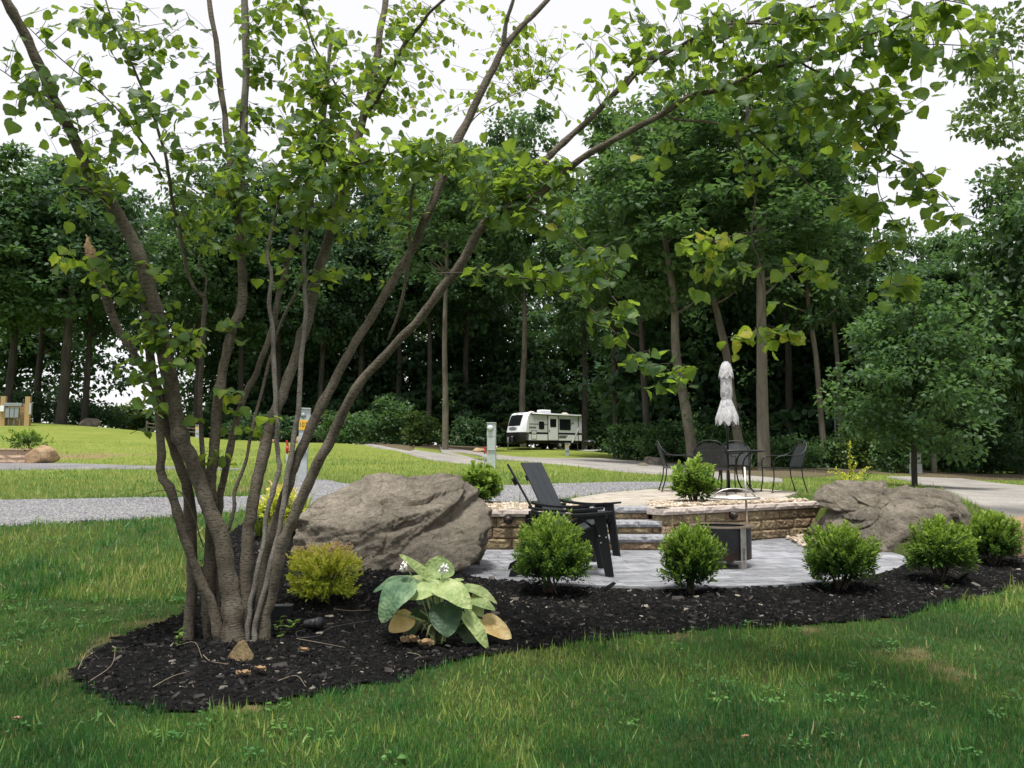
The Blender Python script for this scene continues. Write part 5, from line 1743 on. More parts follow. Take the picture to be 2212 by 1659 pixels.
# clusters of leafy twigs: picture centre, spread, depth range, number of twigs, tint
CL = [
    (250, 150, 150, 140, (-1.0, -.2), 35, .33), (300, 300, 120, 110, (-.8, 0), 28, .33), (160, 60, 110, 60, (-1.0, -.4), 12, .35), (110, 240, 60, 60, (-1.1, -.7), 10, .28), (350, 60, 90, 70, (-.6, .2), 16, .35),
    (420, 230, 60, 130, (-.3, .4), 12, .35), (200, 420, 80, 80, (-.8, -.3), 10, .25),
    (620, 90, 110, 110, (.1, 1.2), 74, .55), (700, 220, 110, 110, (.1, 1.2), 75, .55), (820, 120, 100, 120, (.4, 1.4), 49, .6), (600, 300, 130, 80, (-.2, .8), 64, .42), (730, 330, 100, 60, (-.2, .8), 43, .45),
    (560, 420, 140, 70, (-.3, .6), 51, .33), (690, 430, 90, 70, (-.2, .7), 30, .33), (440, 400, 90, 80, (-.3, .4), 33, .35), (480, 500, 90, 50, (-.2, .4), 18, .33), (840, 330, 90, 50, (-.3, .5), 36, .42), (950, 335, 110, 45, (-.5, .3), 48, .45),
    (1080, 360, 110, 45, (-.7, .1), 53, .42), (1190, 380, 80, 50, (-.8, -.3), 27, .38), (1060, 430, 60, 50, (-.8, -.4), 16, .3), (980, 60, 150, 60, (1.0, 2.0), 51, .68), (1010, 190, 150, 70, (1.2, 2.2), 39, .7), (1150, 110, 90, 70, (1.0, 2.0), 30, .68),
    (1230, 200, 60, 70, (.6, 1.6), 8, .6), (880, 230, 90, 60, (.8, 1.8), 16, .65),
    (1340, 60, 110, 60, (-.9, .1), 17, .34), (1480, 70, 130, 70, (-1.2, -.2), 29, .34), (1620, 60, 140, 70, (-1.5, -.5), 35, .36), (1760, 60, 130, 70, (-1.7, -.7), 31, .38), (1900, 60, 130, 60, (-1.9, -.9), 28, .4), (2050, 60, 110, 60, (-2.0, -1.2), 17, .42), (2150, 130, 70, 60, (-2.0, -1.4), 6, .42),
    (1330, 150, 90, 40, (-.7, -.1), 11, .3), (1500, 165, 110, 50, (-1.2, -.5), 22, .36), (1680, 190, 130, 60, (-1.4, -.6), 29, .42), (1830, 190, 120, 60, (-1.6, -.8), 29, .42), (1970, 170, 100, 60, (-1.8, -1.0), 17, .42),
    (1680, 270, 120, 40, (-1.3, -.9), 14, .55), (1840, 290, 80, 50, (-1.6, -1.1), 18, .48), (1920, 230, 70, 40, (-1.7, -1.2), 10, .36), (1940, 330, 50, 40, (-1.6, -1.3), 4, .4), (1990, 380, 60, 40, (-1.6, -1.3), 6, .42), (2010, 450, 60, 40, (-1.6, -1.3), 6, .45),
    (1900, 430, 60, 50, (-1.5, -1.2), 7, .5), (1920, 520, 45, 50, (-1.5, -1.2), 8, .55), (1930, 620, 50, 30, (-1.5, -1.2), 6, .55), (1860, 460, 60, 40, (-1.4, -1.1), 7, .52),
    (1640, 345, 50, 30, (-1.15, -.95), 4, .66), (1640, 400, 26, 24, (-1.1, -1.0), 2, .72), (1520, 525, 65, 35, (-1.3, -1.0), 8, .7), (1560, 590, 40, 30, (-1.2, -1.0), 5, .72), (1720, 570, 60, 26, (-1.2, -1.0), 5, .72), (1770, 590, 30, 24, (-1.2, -1.0), 2, .72),
    (1660, 720, 50, 34, (-1.15, -1.0), 6, .72), (1610, 760, 20, 20, (-1.15, -1.0), 1, .72), (1500, 625, 30, 30, (-1.2, -1.0), 3, .62), (1690, 655, 24, 16, (-1.2, -1.0), 1, .72), (1440, 330, 50, 40, (-1.0, -.8), 4, .6),
    (1090, 590, 80, 30, (-.9, -.5), 10, .45), (1230, 620, 80, 40, (-1.0, -.7), 11, .33), (1290, 560, 70, 60, (-1.0, -.7), 10, .3), (1170, 470, 90, 50, (-.9, -.5), 16, .3), (1330, 690, 60, 40, (-1.1, -.8), 8, .33), (1390, 770, 50, 30, (-1.1, -.9), 6, .36), (1450, 810, 40, 24, (-1.1, -.9), 6, .4),
    (840, 470, 60, 50, (0, .5), 10, .55), (760, 600, 50, 30, (.1, .6), 6, .6), (830, 430, 60, 40, (.1, .6), 6, .58), (600, 590, 40, 60, (0, .5), 6, .45), (740, 480, 50, 40, (.2, .7), 6, .5),
    (300, 600, 60, 60, (-.5, 0), 8, .5), (230, 600, 70, 50, (-.5, -.1), 8, .45), (160, 550, 40, 40, (-.5, -.2), 4, .6), (340, 700, 60, 60, (-.4, 0), 12, .38), (290, 760, 50, 50, (-.4, 0), 6, .4), (390, 750, 60, 60, (-.4, .1), 12, .6), (330, 840, 50, 40, (-.4, -.1), 6, .55), (310, 890, 30, 40, (-.4, -.1), 4, .6),
    (500, 880, 50, 40, (0, .4), 6, .6), (550, 910, 50, 24, (0, .4), 4, .62), (400, 880, 30, 30, (-.2, .1), 2, .5), (470, 990, 30, 30, (0, .3), 2, .5), (520, 680, 40, 60, (0, .4), 5, .5),
    (30, 200, 50, 60, (-1.2, -.8), 4, .35), (60, 110, 50, 40, (-1.2, -.8), 3, .35),
]
# the crown goes on above the frame
for i in range(18):
    CL.append((r_.uniform(-300, 2300), r_.uniform(-420, -60), 170, 90, (-1.6, 1.2), 15, .4))
def to_picture(x, y, z):
    a, b = y, z - EYE
    dep, up_ = a * CP + b * SP, -a * SP + b * CP
    return 1106 + FPX * x / dep, 829.5 - FPX * up_ / dep, dep
for i in range(30):  # unseen leaf clusters added over the lawn to shade it
    x_, y_, z_ = r_.uniform(-4.2, 4.6), r_.uniform(.6, 3.9), r_.uniform(4.3, 6.6)
    u_, v_, dep = to_picture(x_, y_, z_)
    if v_ > -40:
        continue
    CL.append((u_, v_, .55 * FPX / dep, .45 * FPX / dep, (y_ - TY - .5, y_ - TY + .5), 18, .4))
POS, AXS, NRM, LEN, TIN = [], [], [], [], []
twigs = []
for (cu, cv, su, sv, dr_, nt_, ti_) in CL:
    for _ in range(nt_):
        a_ = r_.uniform(0, 2 * math.pi); q = math.sqrt(r_.random())
        u, v = cu + su * q * math.cos(a_), cv + sv * q * math.sin(a_)
        Y_ = TY + r_.uniform(*dr_)
        end = np.array(P(u, v, Y_))
        dd = np.linalg.norm(SKP - end, axis=1)
        j = int(np.argmin(dd))
        dist = dd[j]
        start = SKP[j]
        if dist > .45:
            start = end + (start - end) / dist * .38 + r_.normal(0, .04, 3)
        d_ = end - start
        ln = np.linalg.norm(d_)
        if ln < .12:
            dv = unit(r_.normal(0, 1, (1, 3)))[0]; dv[2] = abs(dv[2]) * .2
            start = end - dv * .2; d_ = end - start; ln = .2
        mid = (start + end) / 2 + np.array([0, 0, .05 * ln]) + r_.normal(0, .02, 3)
        path = smooth_path([start, mid, end], 3)
        twigs.append((path, r_.uniform(.0014, .0026)))
        m_ = r_.integers(3, 6)
        for i in range(m_):
            k = (i + 1) / m_
            p_ = path[min(len(path) - 1, int(k * (len(path) - 1)))]
            td = d_ / ln
            side = np.cross(td, [0, 0, 1]); side /= max(1e-6, np.linalg.norm(side))
            sg = 1 if i % 2 else -1
            ax = td * (.5 + .5 * (i == m_ - 1)) + side * sg * (.9 if i < m_ - 1 else .1) + np.array([0, 0, -.6]) + r_.normal(0, .32, 3)
            ax = ax / np.linalg.norm(ax)
            POS.append(p_ + ax * .022)
            AXS.append(ax)
            NRM.append(np.array([0, -.15, .9]) + r_.normal(0, .62, 3))
            LEN.append(r_.uniform(.048, .094) * (1.3 if cv < -450 else 1) * (.85 if ti_ > .64 and cv < 300 else 1))  # added shade clusters overhead get larger leaves
            TIN.append(np.clip(ti_ + r_.normal(0, .13) + (.35 if r_.random() < .03 else 0), 0, 1))
        SKP_new = path[1:]
POS, AXS, NRM, LEN, TIN = map(np.array, (POS, AXS, NRM, LEN, TIN))
parts = []
for path, rr_ in twigs:
    vv, ff = tube_arr(path, np.linspace(rr_ * 1.3, rr_ * .7, len(path)), 3, False)
    parts.append((np.array([tuple(x) for x in vv]) - np.array(tb), np.array(ff)))
v, fs = merge(parts)
obj('twigs', np_mesh('twigs', v, fs, True), M_twigm, tree, kind='stuff')
# the 300 leaves that show largest are parts of their own
inv = np.array([[1, 0, 0], [0, CP, SP], [0, -SP, CP]])
cc = (POS - np.array([0, 0, EYE])) @ inv.T
uu = 1106 + FPX * cc[:, 0] / cc[:, 1]; vv_ = 829.5 - FPX * cc[:, 2] / cc[:, 1]
vis = (uu > 0) & (uu < 2212) & (vv_ > 0) & (vv_ < 1659) & (cc[:, 1] > .5)
nu_ = unit(NRM - AXS * np.sum(NRM * AXS, 1, keepdims=True))
face = np.abs(np.sum(nu_ * unit(POS - np.array([0, 0, EYE])), 1))
size = np.where(vis, LEN / cc[:, 1] * (.3 + face), -1)
order = np.argsort(-size)
single = order[:300]; rest = order[300:]
tb_ = np.array(tb)
LM = []
for k_, tp in enumerate(TPL[:4]):
    for ti_ in (.2, .38, .52, .68, .9):
        v0 = tp[0].copy(); v0[:, 1] *= 1.0
        me = np_mesh('leaf', v0, [tp[1]], False, np.clip(ti_ + rib(tp), 0, 1))
        me.materials.append(M_tl)
        LM.append((ti_, me))
for n_, i in enumerate(single):
    best = sorted(LM, key=lambda x: abs(x[0] - TIN[i]) + random.random() * .05)[:4]
    me = random.choice(best)[1]
    o = obj('leaf', me, None, tree)
    a_ = AXS[i]; nn = nu_[i]; bb = np.cross(nn, a_)
    M4 = Matrix(((a_[0] * LEN[i], bb[0] * LEN[i], nn[0] * LEN[i], POS[i][0] - tb_[0]), (a_[1] * LEN[i], bb[1] * LEN[i], nn[1] * LEN[i], POS[i][1] - tb_[1]),
                 (a_[2] * LEN[i], bb[2] * LEN[i], nn[2] * LEN[i], POS[i][2] - tb_[2]), (0, 0, 0, 1)))
    o.matrix_local = M4
parts, tt = [], []
which = r_.integers(0, len(TPL), len(rest))
for k_, tp in enumerate(TPL):
    s_ = rest[which == k_]
    v, f = place(tp, POS[s_] - tb_, AXS[s_], NRM[s_], LEN[s_], LEN[s_] * .98)
    parts.append((v, f)); tt.append(np.clip(TIN[s_][:, None] + rib(tp)[None] + r_.normal(0, .03, (len(s_), len(tp[0]))), 0, 1).ravel())
v, fs = merge(parts)
obj('foliage', np_mesh('foliage', v, fs, False, np.concatenate(tt)), M_tl, tree, kind='stuff')
print('tree leaves', len(POS))
# ================================================================ FURNITURE ON THE PATIOS
M_poly = plain('black poly lumber', (.008, .009, .010), .5, 0, .25)
M_polytop = plain('charcoal poly lumber', (.026, .031, .035), .5, 0, .35)
M_bolt = plain('bright bolt', (.62, .62, .62), .3, 1.0)
def rotm(ax, ang):
    return Matrix.Rotation(ang, 3, ax)
def lounge_chair(label, loc, rz):
    t_ = empty('lounge_chair', loc, label, 'chair', 'black slatted lounge chairs on the lower patio', rz)
    for s_ in (-1, 1):
        y = s_ * .325
        lg = MB().prism([(-.165, .66), (-.04, .66), (.05, 0), (-.038, 0)], y - .018, y + .018).build('front_leg', M_poly, t_)
        for bxp, bzp in ((-.10, .42), (-.03, .405), (-.085, .35), (-.12, .60)):
            MB().tube([(bxp, y + s_ * .016, bzp), (bxp, y + s_ * .023, bzp)], .009, 10).build('bolt', M_bolt, lg)
        arm = []
        for k in range(11):
            q = k / 10
            x = -.81 + .84 * q
            z = .675 - .03 * math.sin(q * math.pi) + (.012 if q < .1 else 0)
            arm.append((x, z))
        poly = arm + [(x, z - .026) for x, z in arm[::-1]]
        MB().prism(poly, y - .055 + s_ * .03, y + .065 + s_ * .03).build('arm', M_poly, t_)
        MB().box((-.76, s_ * .30, .612), (.10, .035, .05), None, .004).build('arm_block', M_poly, t_)
        MB().box((-.22, s_ * .36, .617), (.22, .032, .05), None, .004).build('arm_block', M_poly, t_)
        # side rail from the front leg down to the ground behind
        MB().prism([(-.06, .555), (-.06, .42), (-.55, .16), (-.98, .0), (-1.04, .0), (-1.02, .06), (-.6, .285), (-.25, .46)], s_ * .285 - .016, s_ * .285 + .016).build('side_rail', M_poly, t_)
        MB().box((-.78, s_ * .285, .30), (.055, .03, .60), rotm('Y', R(-8)), .003).build('rear_post', M_poly, t_)
    M = rotm('Y', R(-24))
    for k in range(6):
        x = -.13 - k * .088
        z = .525 - k * .040 + (.012 if k == 0 else 0)
        MB().box((x, 0, z), (.082, .60, .02), M, .004).build('seat_slat', M_polytop, t_)
    MB().box((-.085, 0, .50), (.022, .60, .09), None, .004).build('front_apron', M_poly, t_)
    ang = math.atan2(1.05 - .56, 1.16 - .28)
    for k in range(3):
        y = (k - 1) * .168
        mid = Vector(((-1.05 - .56) / 2, y, (1.16 + .28) / 2))
        MB().box(mid, (.022, .160, math.hypot(.49, .88)), rotm('Y', -ang), .004).build('back_slat', M_polytop, t_)
    for z, l_ in ((.97, .46), (.60, .62)):
        x = -.56 - (z - .28) * .49 / .88 - .032
        MB().box((x, 0, z), (.035, l_, .07), rotm('Y', -ang), .004).build('back_brace', M_poly, t_)
    return t_
lounge_chair('nearer black slatted lounge chair seen side-on behind the widest shrub', (1.0, 9.05, 0), R(1))
lounge_chair('farther black slatted lounge chair angled with its wide back slats showing', (1.13, 10.25, 0), R(-33))

# ---- fire pit with grill post
FP = Vector((2.39, 9.58, 0))
fp = empty('fire_pit', tuple(FP), 'round black steel fire pit with bright rim and steel legs', 'fire pit')
m, t, b = nodes('weathered black steel')
z_ = t.nodes.new('ShaderNodeSeparateXYZ')
t.links.new(t.nodes.new('ShaderNodeTexCoord').outputs['Object'], z_.inputs[0])
mr = t.nodes.new('ShaderNodeMapRange'); mr.inputs[1].default_value = .09; mr.inputs[2].default_value = .24; mr.inputs[3].default_value = .75; mr.inputs[4].default_value = .0
t.links.new(z_.outputs[2], mr.inputs[0])
ad = t.nodes.new('ShaderNodeMath'); ad.operation = 'MULTIPLY'
t.links.new(mr.outputs[0], ad.inputs[0]); t.links.new(ramp(t, noise_n(t, 9, 6, .7), [(.2, .2, .2), (1, 1, 1)], [.35, .65]), ad.inputs[1])
c = mixc(t, ramp(t, noise_n(t, 6, 6), [(.018, .019, .021), (.045, .046, .05)], [.3, .7]), (.13, .055, .025), ad.outputs[0])
t.links.new(c, b.inputs['Base Color']); b.inputs['Roughness'].default_value = .6; b.inputs['Metallic'].default_value = .3
M_pit = m
M_ss = plain('brushed steel', (.48, .46, .42), .38, .9, .5, .15)
M_rim = plain('heat tinted steel rim', (.38, .31, .24), .4, .85, .5, .2)
MB().lathe([(.262, .44), (.262, .12), (.33, .094), (.33, .448)], 48).build('drum', M_pit, fp, True)
MB().lathe([(.255, .12), (0.001, .12)], 48).build('floor_plate', M_pit, fp)
MB().lathe([(.262, .452), (.262, .462), (.357, .462), (.357, .446), (.33, .446)], 56).build('rim', M_rim, fp)
for k, an in enumerate((R(-90 + 29), R(-90 + 149), R(-90 + 269))):
    rt = Matrix.Rotation(an, 3, 'Z')
    mb = MB()
    mb.box(rt @ Vector((.345, 0, .222)), (.006, .082, .444), rt, .001)
    mb.box(rt @ Vector((.325, -.036, .04)), (.05, .005, .085), rt)
    mb.box(rt @ Vector((.325, .036, .04)), (.05, .005, .085), rt)
    lg = mb.build('leg', M_ss, fp)
    if k == 0:
        me = text_mesh('BREEO', .046, .0012)
        o = obj('lettering', me, M_black, lg)
        o.matrix_local = Matrix.Translation(rt @ Vector((.3495, 0, .155))) @ rt.to_4x4() @ Matrix(((0, 0, 1, 0), (0, -1, 0, 0), (1, 0, 0, 0), (0, 0, 0, 1))).inverted().to_4x4()
        # letters read upwards: local x -> world up, local y -> to the left, local z -> outwards
        Bx = Matrix(((0, 0, 1), (0, -1, 0), (1, 0, 0)))
        Bx = Matrix(((0, 0, 1), (1, 0, 0), (0, 1, 0)))          # upright text facing outwards
        up90 = Matrix.Rotation(R(90), 3, 'Z')
        o.matrix_local = Matrix.Translation(rt @ Vector((.3492, 0, .165))) @ (rt @ Bx @ up90).to_4x4()
        mb2 = MB()
        for i in range(4):
            for j in range(3):
                mb2.box(rt @ Vector((.3492, (j - 1) * .012 + (.004 if i % 2 else 0), .055 + i * .009)), (.001, .006, .003), rt)
        mb2.build('emblem_dots', M_black, lg)
gp = empty('grill_grate', (FP.x, FP.y, .46), 'round steel swing-out grill grate on a post over the fire pit', 'grill')
MB().tube([(.315, .06, -.05), (.30, .06, .66)], .0125, 12).build('post', M_ss, gp, True)
MB().tube([(.19, .02, .30), (.345, .10, .305)], .012, 10).build('swing_collar', M_ss, gp, True)
gc = Vector((.155, -.03, .31))
ring = [gc + Vector((.272 * math.cos(a_), .272 * math.sin(a_), 0)) for a_ in np.linspace(0, 2 * math.pi, 41)]
MB().tube(ring, .011, 8, False).build('ring', M_ss, gp, True)
for k in range(-6, 7):
    y = k * .04
    hx = math.sqrt(.27 ** 2 - y * y)
    MB().tube([gc + Vector((-hx, y, 0)), gc + Vector((hx, y, 0))], .003, 5).build('bar', M_ss, gp)
arc_ = [gc + Vector((.235 * math.cos(a_), .0, .105 * math.sin(a_))) for a_ in np.linspace(R(8), R(172), 18)]
MB().tube(arc_, .008, 8).build('handle', M_ss, gp, True)

# ---- globe lights on the wall
M_bronze = plain('dark bronze', (.035, .028, .024), .4, .6)
for x, y, z, rz, lab in ((-.05, 11.19, .40, 0.0, 'small dark bronze globe light on the wall left of the steps'), (3.22, 12.19, .385, math.atan(.63), 'small dark bronze globe light on the wall behind the fire pit')):
    l_ = empty('wall_light', (x, y, z), lab, 'light', 'globe lights on the block walls', rz)
    prof = [(.0005, -.075)] + [(.056 * math.cos(a_), -.02 - .055 * math.sin(a_)) for a_ in np.linspace(R(80), R(0), 8)] + [(.056, .0)]
    mb = MB().lathe(prof, 24)
    mb.v = [(v_[0], v_[2], v_[1]) for v_ in mb.v]
    mb.build('globe', M_bronze, l_, True)
    mb = MB().lathe([(.059, -.03), (.062, -.03), (.062, .02), (.03, .03)], 24)
    mb.v = [(v_[0], v_[2], v_[1]) for v_ in mb.v]
    mb.build('collar', M_bronze, l_, True)

# ---- dining set on the upper patio
M_iron = plain('black wrought iron', (.012, .013, .014), .42, .3)
m, t, b = nodes('black mesh panel')
b.inputs['Base Color'].default_value = (.02, .024, .026, 1); b.inputs['Roughness'].default_value = .5
tr = t.nodes.new('ShaderNodeBsdfTransparent'); mx = t.nodes.new('ShaderNodeMixShader')
ck = t.nodes.new('ShaderNodeTexVoronoi'); ck.inputs['Scale'].default_value = 90
t.links.new(t.nodes.new('ShaderNodeTexCoord').outputs['Object'], ck.inputs['Vector'])
t.links.new(ramp(t, ck.outputs['Distance'], [(1, 1, 1), (0, 0, 0)], [.30, .34]), mx.inputs[0])
t.links.new(b.outputs[0], mx.inputs[1]); t.links.new(tr.outputs[0], mx.inputs[2])
t.links.new(mx.outputs[0], t.nodes['Material Output'].inputs[0])
M_mesh = m
TC = Vector((4.02, 15.5, 0)); TC.z = float(up_z(TC.y))
tb2 = empty('dining_table', tuple(TC), 'round black mesh patio table under the closed parasol', 'table')
mb = MB().lathe([(.04, .752), (.62, .752), (.62, .748)], 48)
mb.build('table_top', M_mesh, tb2)
MB().lathe([(.615, .722), (.665, .722), (.668, .745), (.655, .76), (.615, .755), (.615, .722)], 48).build('edge_band', M_iron, tb2, True)
MB().tube([(.3 * math.cos(a_), .3 * math.sin(a_), .70) for a_ in np.linspace(0, 2 * math.pi, 25)], .01, 6, False).build('under_ring', M_iron, tb2, True)
for k in range(4):
    a_ = R(45 + 90 * k)
    dx, dy = math.cos(a_), math.sin(a_)
    pts = smooth_path([(dx * .55, dy * .55, .73), (dx * .36, dy * .36, .62), (dx * .3, dy * .3, .4), (dx * .36, dy * .36, .18), (dx * .52, dy * .52, .0)], 5)
    MB().tube(pts, .014, 8).build('leg', M_iron, tb2, True)
um = empty('parasol', tuple(TC), 'closed white parasol with grey geometric print standing through the table', 'parasol')
MB().lathe([(.001, .05), (.06, .05), (.09, .045), (.2, .03), (.25, .012), (.25, 0.0)], 32).build('base', M_iron, um, True)
MB().tube([(0, 0, .03), (0, 0, 2.36)], .021, 12).build('pole', M_iron, um, True)
MB().lathe([(.021, .0), (.033, 0), (.033, .28), (.021, .3)], 14, (0, 0, .05)).build('base_sleeve', M_iron, um, True)
m, t, b = nodes('printed parasol cloth')
vo = t.nodes.new('ShaderNodeTexVoronoi'); vo.feature = 'DISTANCE_TO_EDGE'; vo.inputs['Scale'].default_value = 11
t.links.new(t.nodes.new('ShaderNodeTexCoord').outputs['Object'], vo.inputs['Vector'])
vo2 = t.nodes.new('ShaderNodeTexVoronoi'); vo2.inputs['Scale'].default_value = 11
t.links.new(t.nodes.new('ShaderNodeTexCoord').outputs['Object'], vo2.inputs['Vector'])
sp3 = t.nodes.new('ShaderNodeSeparateColor'); t.links.new(vo2.outputs['Color'], sp3.inputs[0])
c = mixc(t, (.5, .5, .51), ramp(t, sp3.outputs[0], [(.50, .49, .50), (.42, .42, .43), (.3, .3, .32)], [.45, .75, 1]), .85)
c = mixc(t, (.66, .65, .65), c, ramp(t, vo.outputs['Distance'], [(0, 0, 0), (1, 1, 1)], [.03, .06]))
t.links.new(c, b.inputs['Base Color']); b.inputs['Roughness'].default_value = .85
tr = t.nodes.new('ShaderNodeBsdfTranslucent'); t.links.new(c, tr.inputs[0])
mx = t.nodes.new('ShaderNodeMixShader'); mx.inputs[0].default_value = .2
t.links.new(b.outputs[0], mx.inputs[1]); t.links.new(tr.outputs[0], mx.inputs[2]); t.links.new(mx.outputs[0], t.nodes['Material Output'].inputs[0])
M_cloth = m
def folded(prof, lobes, amp, hem, seg=64):
    vs, fs = [], []
    for i, (r_, z) in enumerate(prof):
        for k in range(seg):
            a_ = 2 * math.pi * k / seg
            q = math.cos(a_ * lobes + .4)
            rr = r_ * (1 + amp * q * (.4 + .6 * i / len(prof)))
            zz = z - (hem * (q + 1) / 2 * (1 if i == len(prof) - 1 else 0)) + .01 * math.sin(3 * a_ + i)
            vs.append((rr * math.cos(a_ + .12 * math.sin(i)), rr * math.sin(a_ + .12 * math.sin(i)), zz))
    for i in range(len(prof) - 1):
        for k in range(seg):
            k2 = (k + 1) % seg
            fs.append((i * seg + k, i * seg + k2, (i + 1) * seg + k2, (i + 1) * seg + k))
    return MB().add(vs, fs)
folded([(.06, 2.40), (.085, 2.36), (.115, 2.28), (.13, 2.18), (.134, 2.14)], 8, .05, .05).build('vent_canopy', M_cloth, um, True)
folded([(.08, 2.22), (.10, 2.1), (.104, 1.95), (.108, 1.85), (.104, 1.76), (.088, 1.72), (.10, 1.68), (.14, 1.56), (.18, 1.45), (.205, 1.36), (.20, 1.30)], 8, .08, .09).build('canopy', M_cloth, um, True)
MB().lathe([(.092, 1.70), (.096, 1.715), (.096, 1.735), (.092, 1.745)], 24).build('tie', M_cloth, um, True)
MB().lathe([(.001, 2.425), (.04, 2.42), (.062, 2.40), (.062, 2.385)], 24).build('top_cap', plain('grey parasol cap', (.25, .27, .28), .5), um, True)

def iron_chair(label, loc, rz):
    t_ = empty('patio_chair', loc, label, 'chair', 'black wrought iron chairs around the patio table', rz)
    # faces +x
    arch = [(-.26, -.265, .44), (-.32, -.275, .62), (-.375, -.25, .80), (-.40, -.16, .905), (-.405, 0, .935), (-.40, .16, .905), (-.375, .25, .80), (-.32, .275, .62), (-.26, .265, .44)]
    MB().tube(smooth_path(arch, 5), .011, 8).build('back_frame', M_iron, t_, True)
    vs, fs = [], []
    ny_, nz_ = 8, 7
    for j in range(nz_ + 1):
        k = j / nz_
        z = .46 + .43 * k
        hw = .255 * (1 if k < .7 else math.sqrt(max(.06, 1 - ((k - .7) / .32) ** 2)))
        for i in range(ny_ + 1):
            q = i / ny_ * 2 - 1
            vs.append((-.265 - .135 * k - .015 * (1 - q * q), q * hw, z))
    for j in range(nz_):
        for i in range(ny_):
            a_ = j * (ny_ + 1) + i
            fs.append((a_, a_ + 1, a_ + ny_ + 2, a_ + ny_ + 1))
    MB().add(vs, fs).build('back_mesh', M_mesh, t_, True)
    vs, fs = [], []
    for i in range(9):
        for j in range(9):
            x, y = -.26 + .5 * i / 8, -.26 + .52 * j / 8
            vs.append((x, y, .43 - .02 * math.sin(i / 8 * math.pi) * math.sin(j / 8 * math.pi) + .01 * (i / 8)))
    for i in range(8):
        for j in range(8):
            fs.append((i * 9 + j, i * 9 + j + 1, i * 9 + j + 10, i * 9 + j + 9))
    MB().add(vs, fs).build('seat', M_mesh, t_, True)
    MB().tube([(-.27, -.27, .43), (.25, -.27, .44), (.25, .27, .44), (-.27, .27, .43), (-.27, -.27, .43)], .011, 6).build('seat_frame', M_iron, t_)
    for s_ in (-1, 1):
        pts = smooth_path([(-.385, s_ * .235, .84), (-.31, s_ * .30, .73), (-.18, s_ * .325, .665), (.05, s_ * .325, .66), (.18, s_ * .315, .635), (.245, s_ * .295, .56), (.255, s_ * .28, .44), (.25, s_ * .272, .25), (.285, s_ * .275, .02)], 4)
        MB().tube(pts, .0115, 8).build('arm', M_iron, t_, True)
        pts = smooth_path([(-.27, s_ * .262, .44), (-.29, s_ * .262, .25), (-.36, s_ * .27, .02)], 5)
        MB().tube(pts, .0115, 8).build('rear_leg', M_iron, t_, True)
        for x in (.285, -.36):
            MB().lathe([(.001, .0), (.022, .0), (.024, .012), (.014, .03), (.001, .032)], 10, (x, s_ * .275, 0)).build('foot_glide', plain('brown glide', (.07, .035, .02), .6), t_, True)
    return t_
for lab, x, y, rz in [('left wrought iron chair facing the table in profile', 3.13, 15.55, R(-4)), ('right wrought iron chair in profile with its back to the barberry', 4.93, 15.25, R(184)),
                      ('near wrought iron chair with its back to the steps', 3.60, 14.72, R(62)), ('far wrought iron chair behind the table facing the steps', 4.38, 16.35, R(-105))]:
    iron_chair(lab, (x, y, float(up_z(y))), rz)

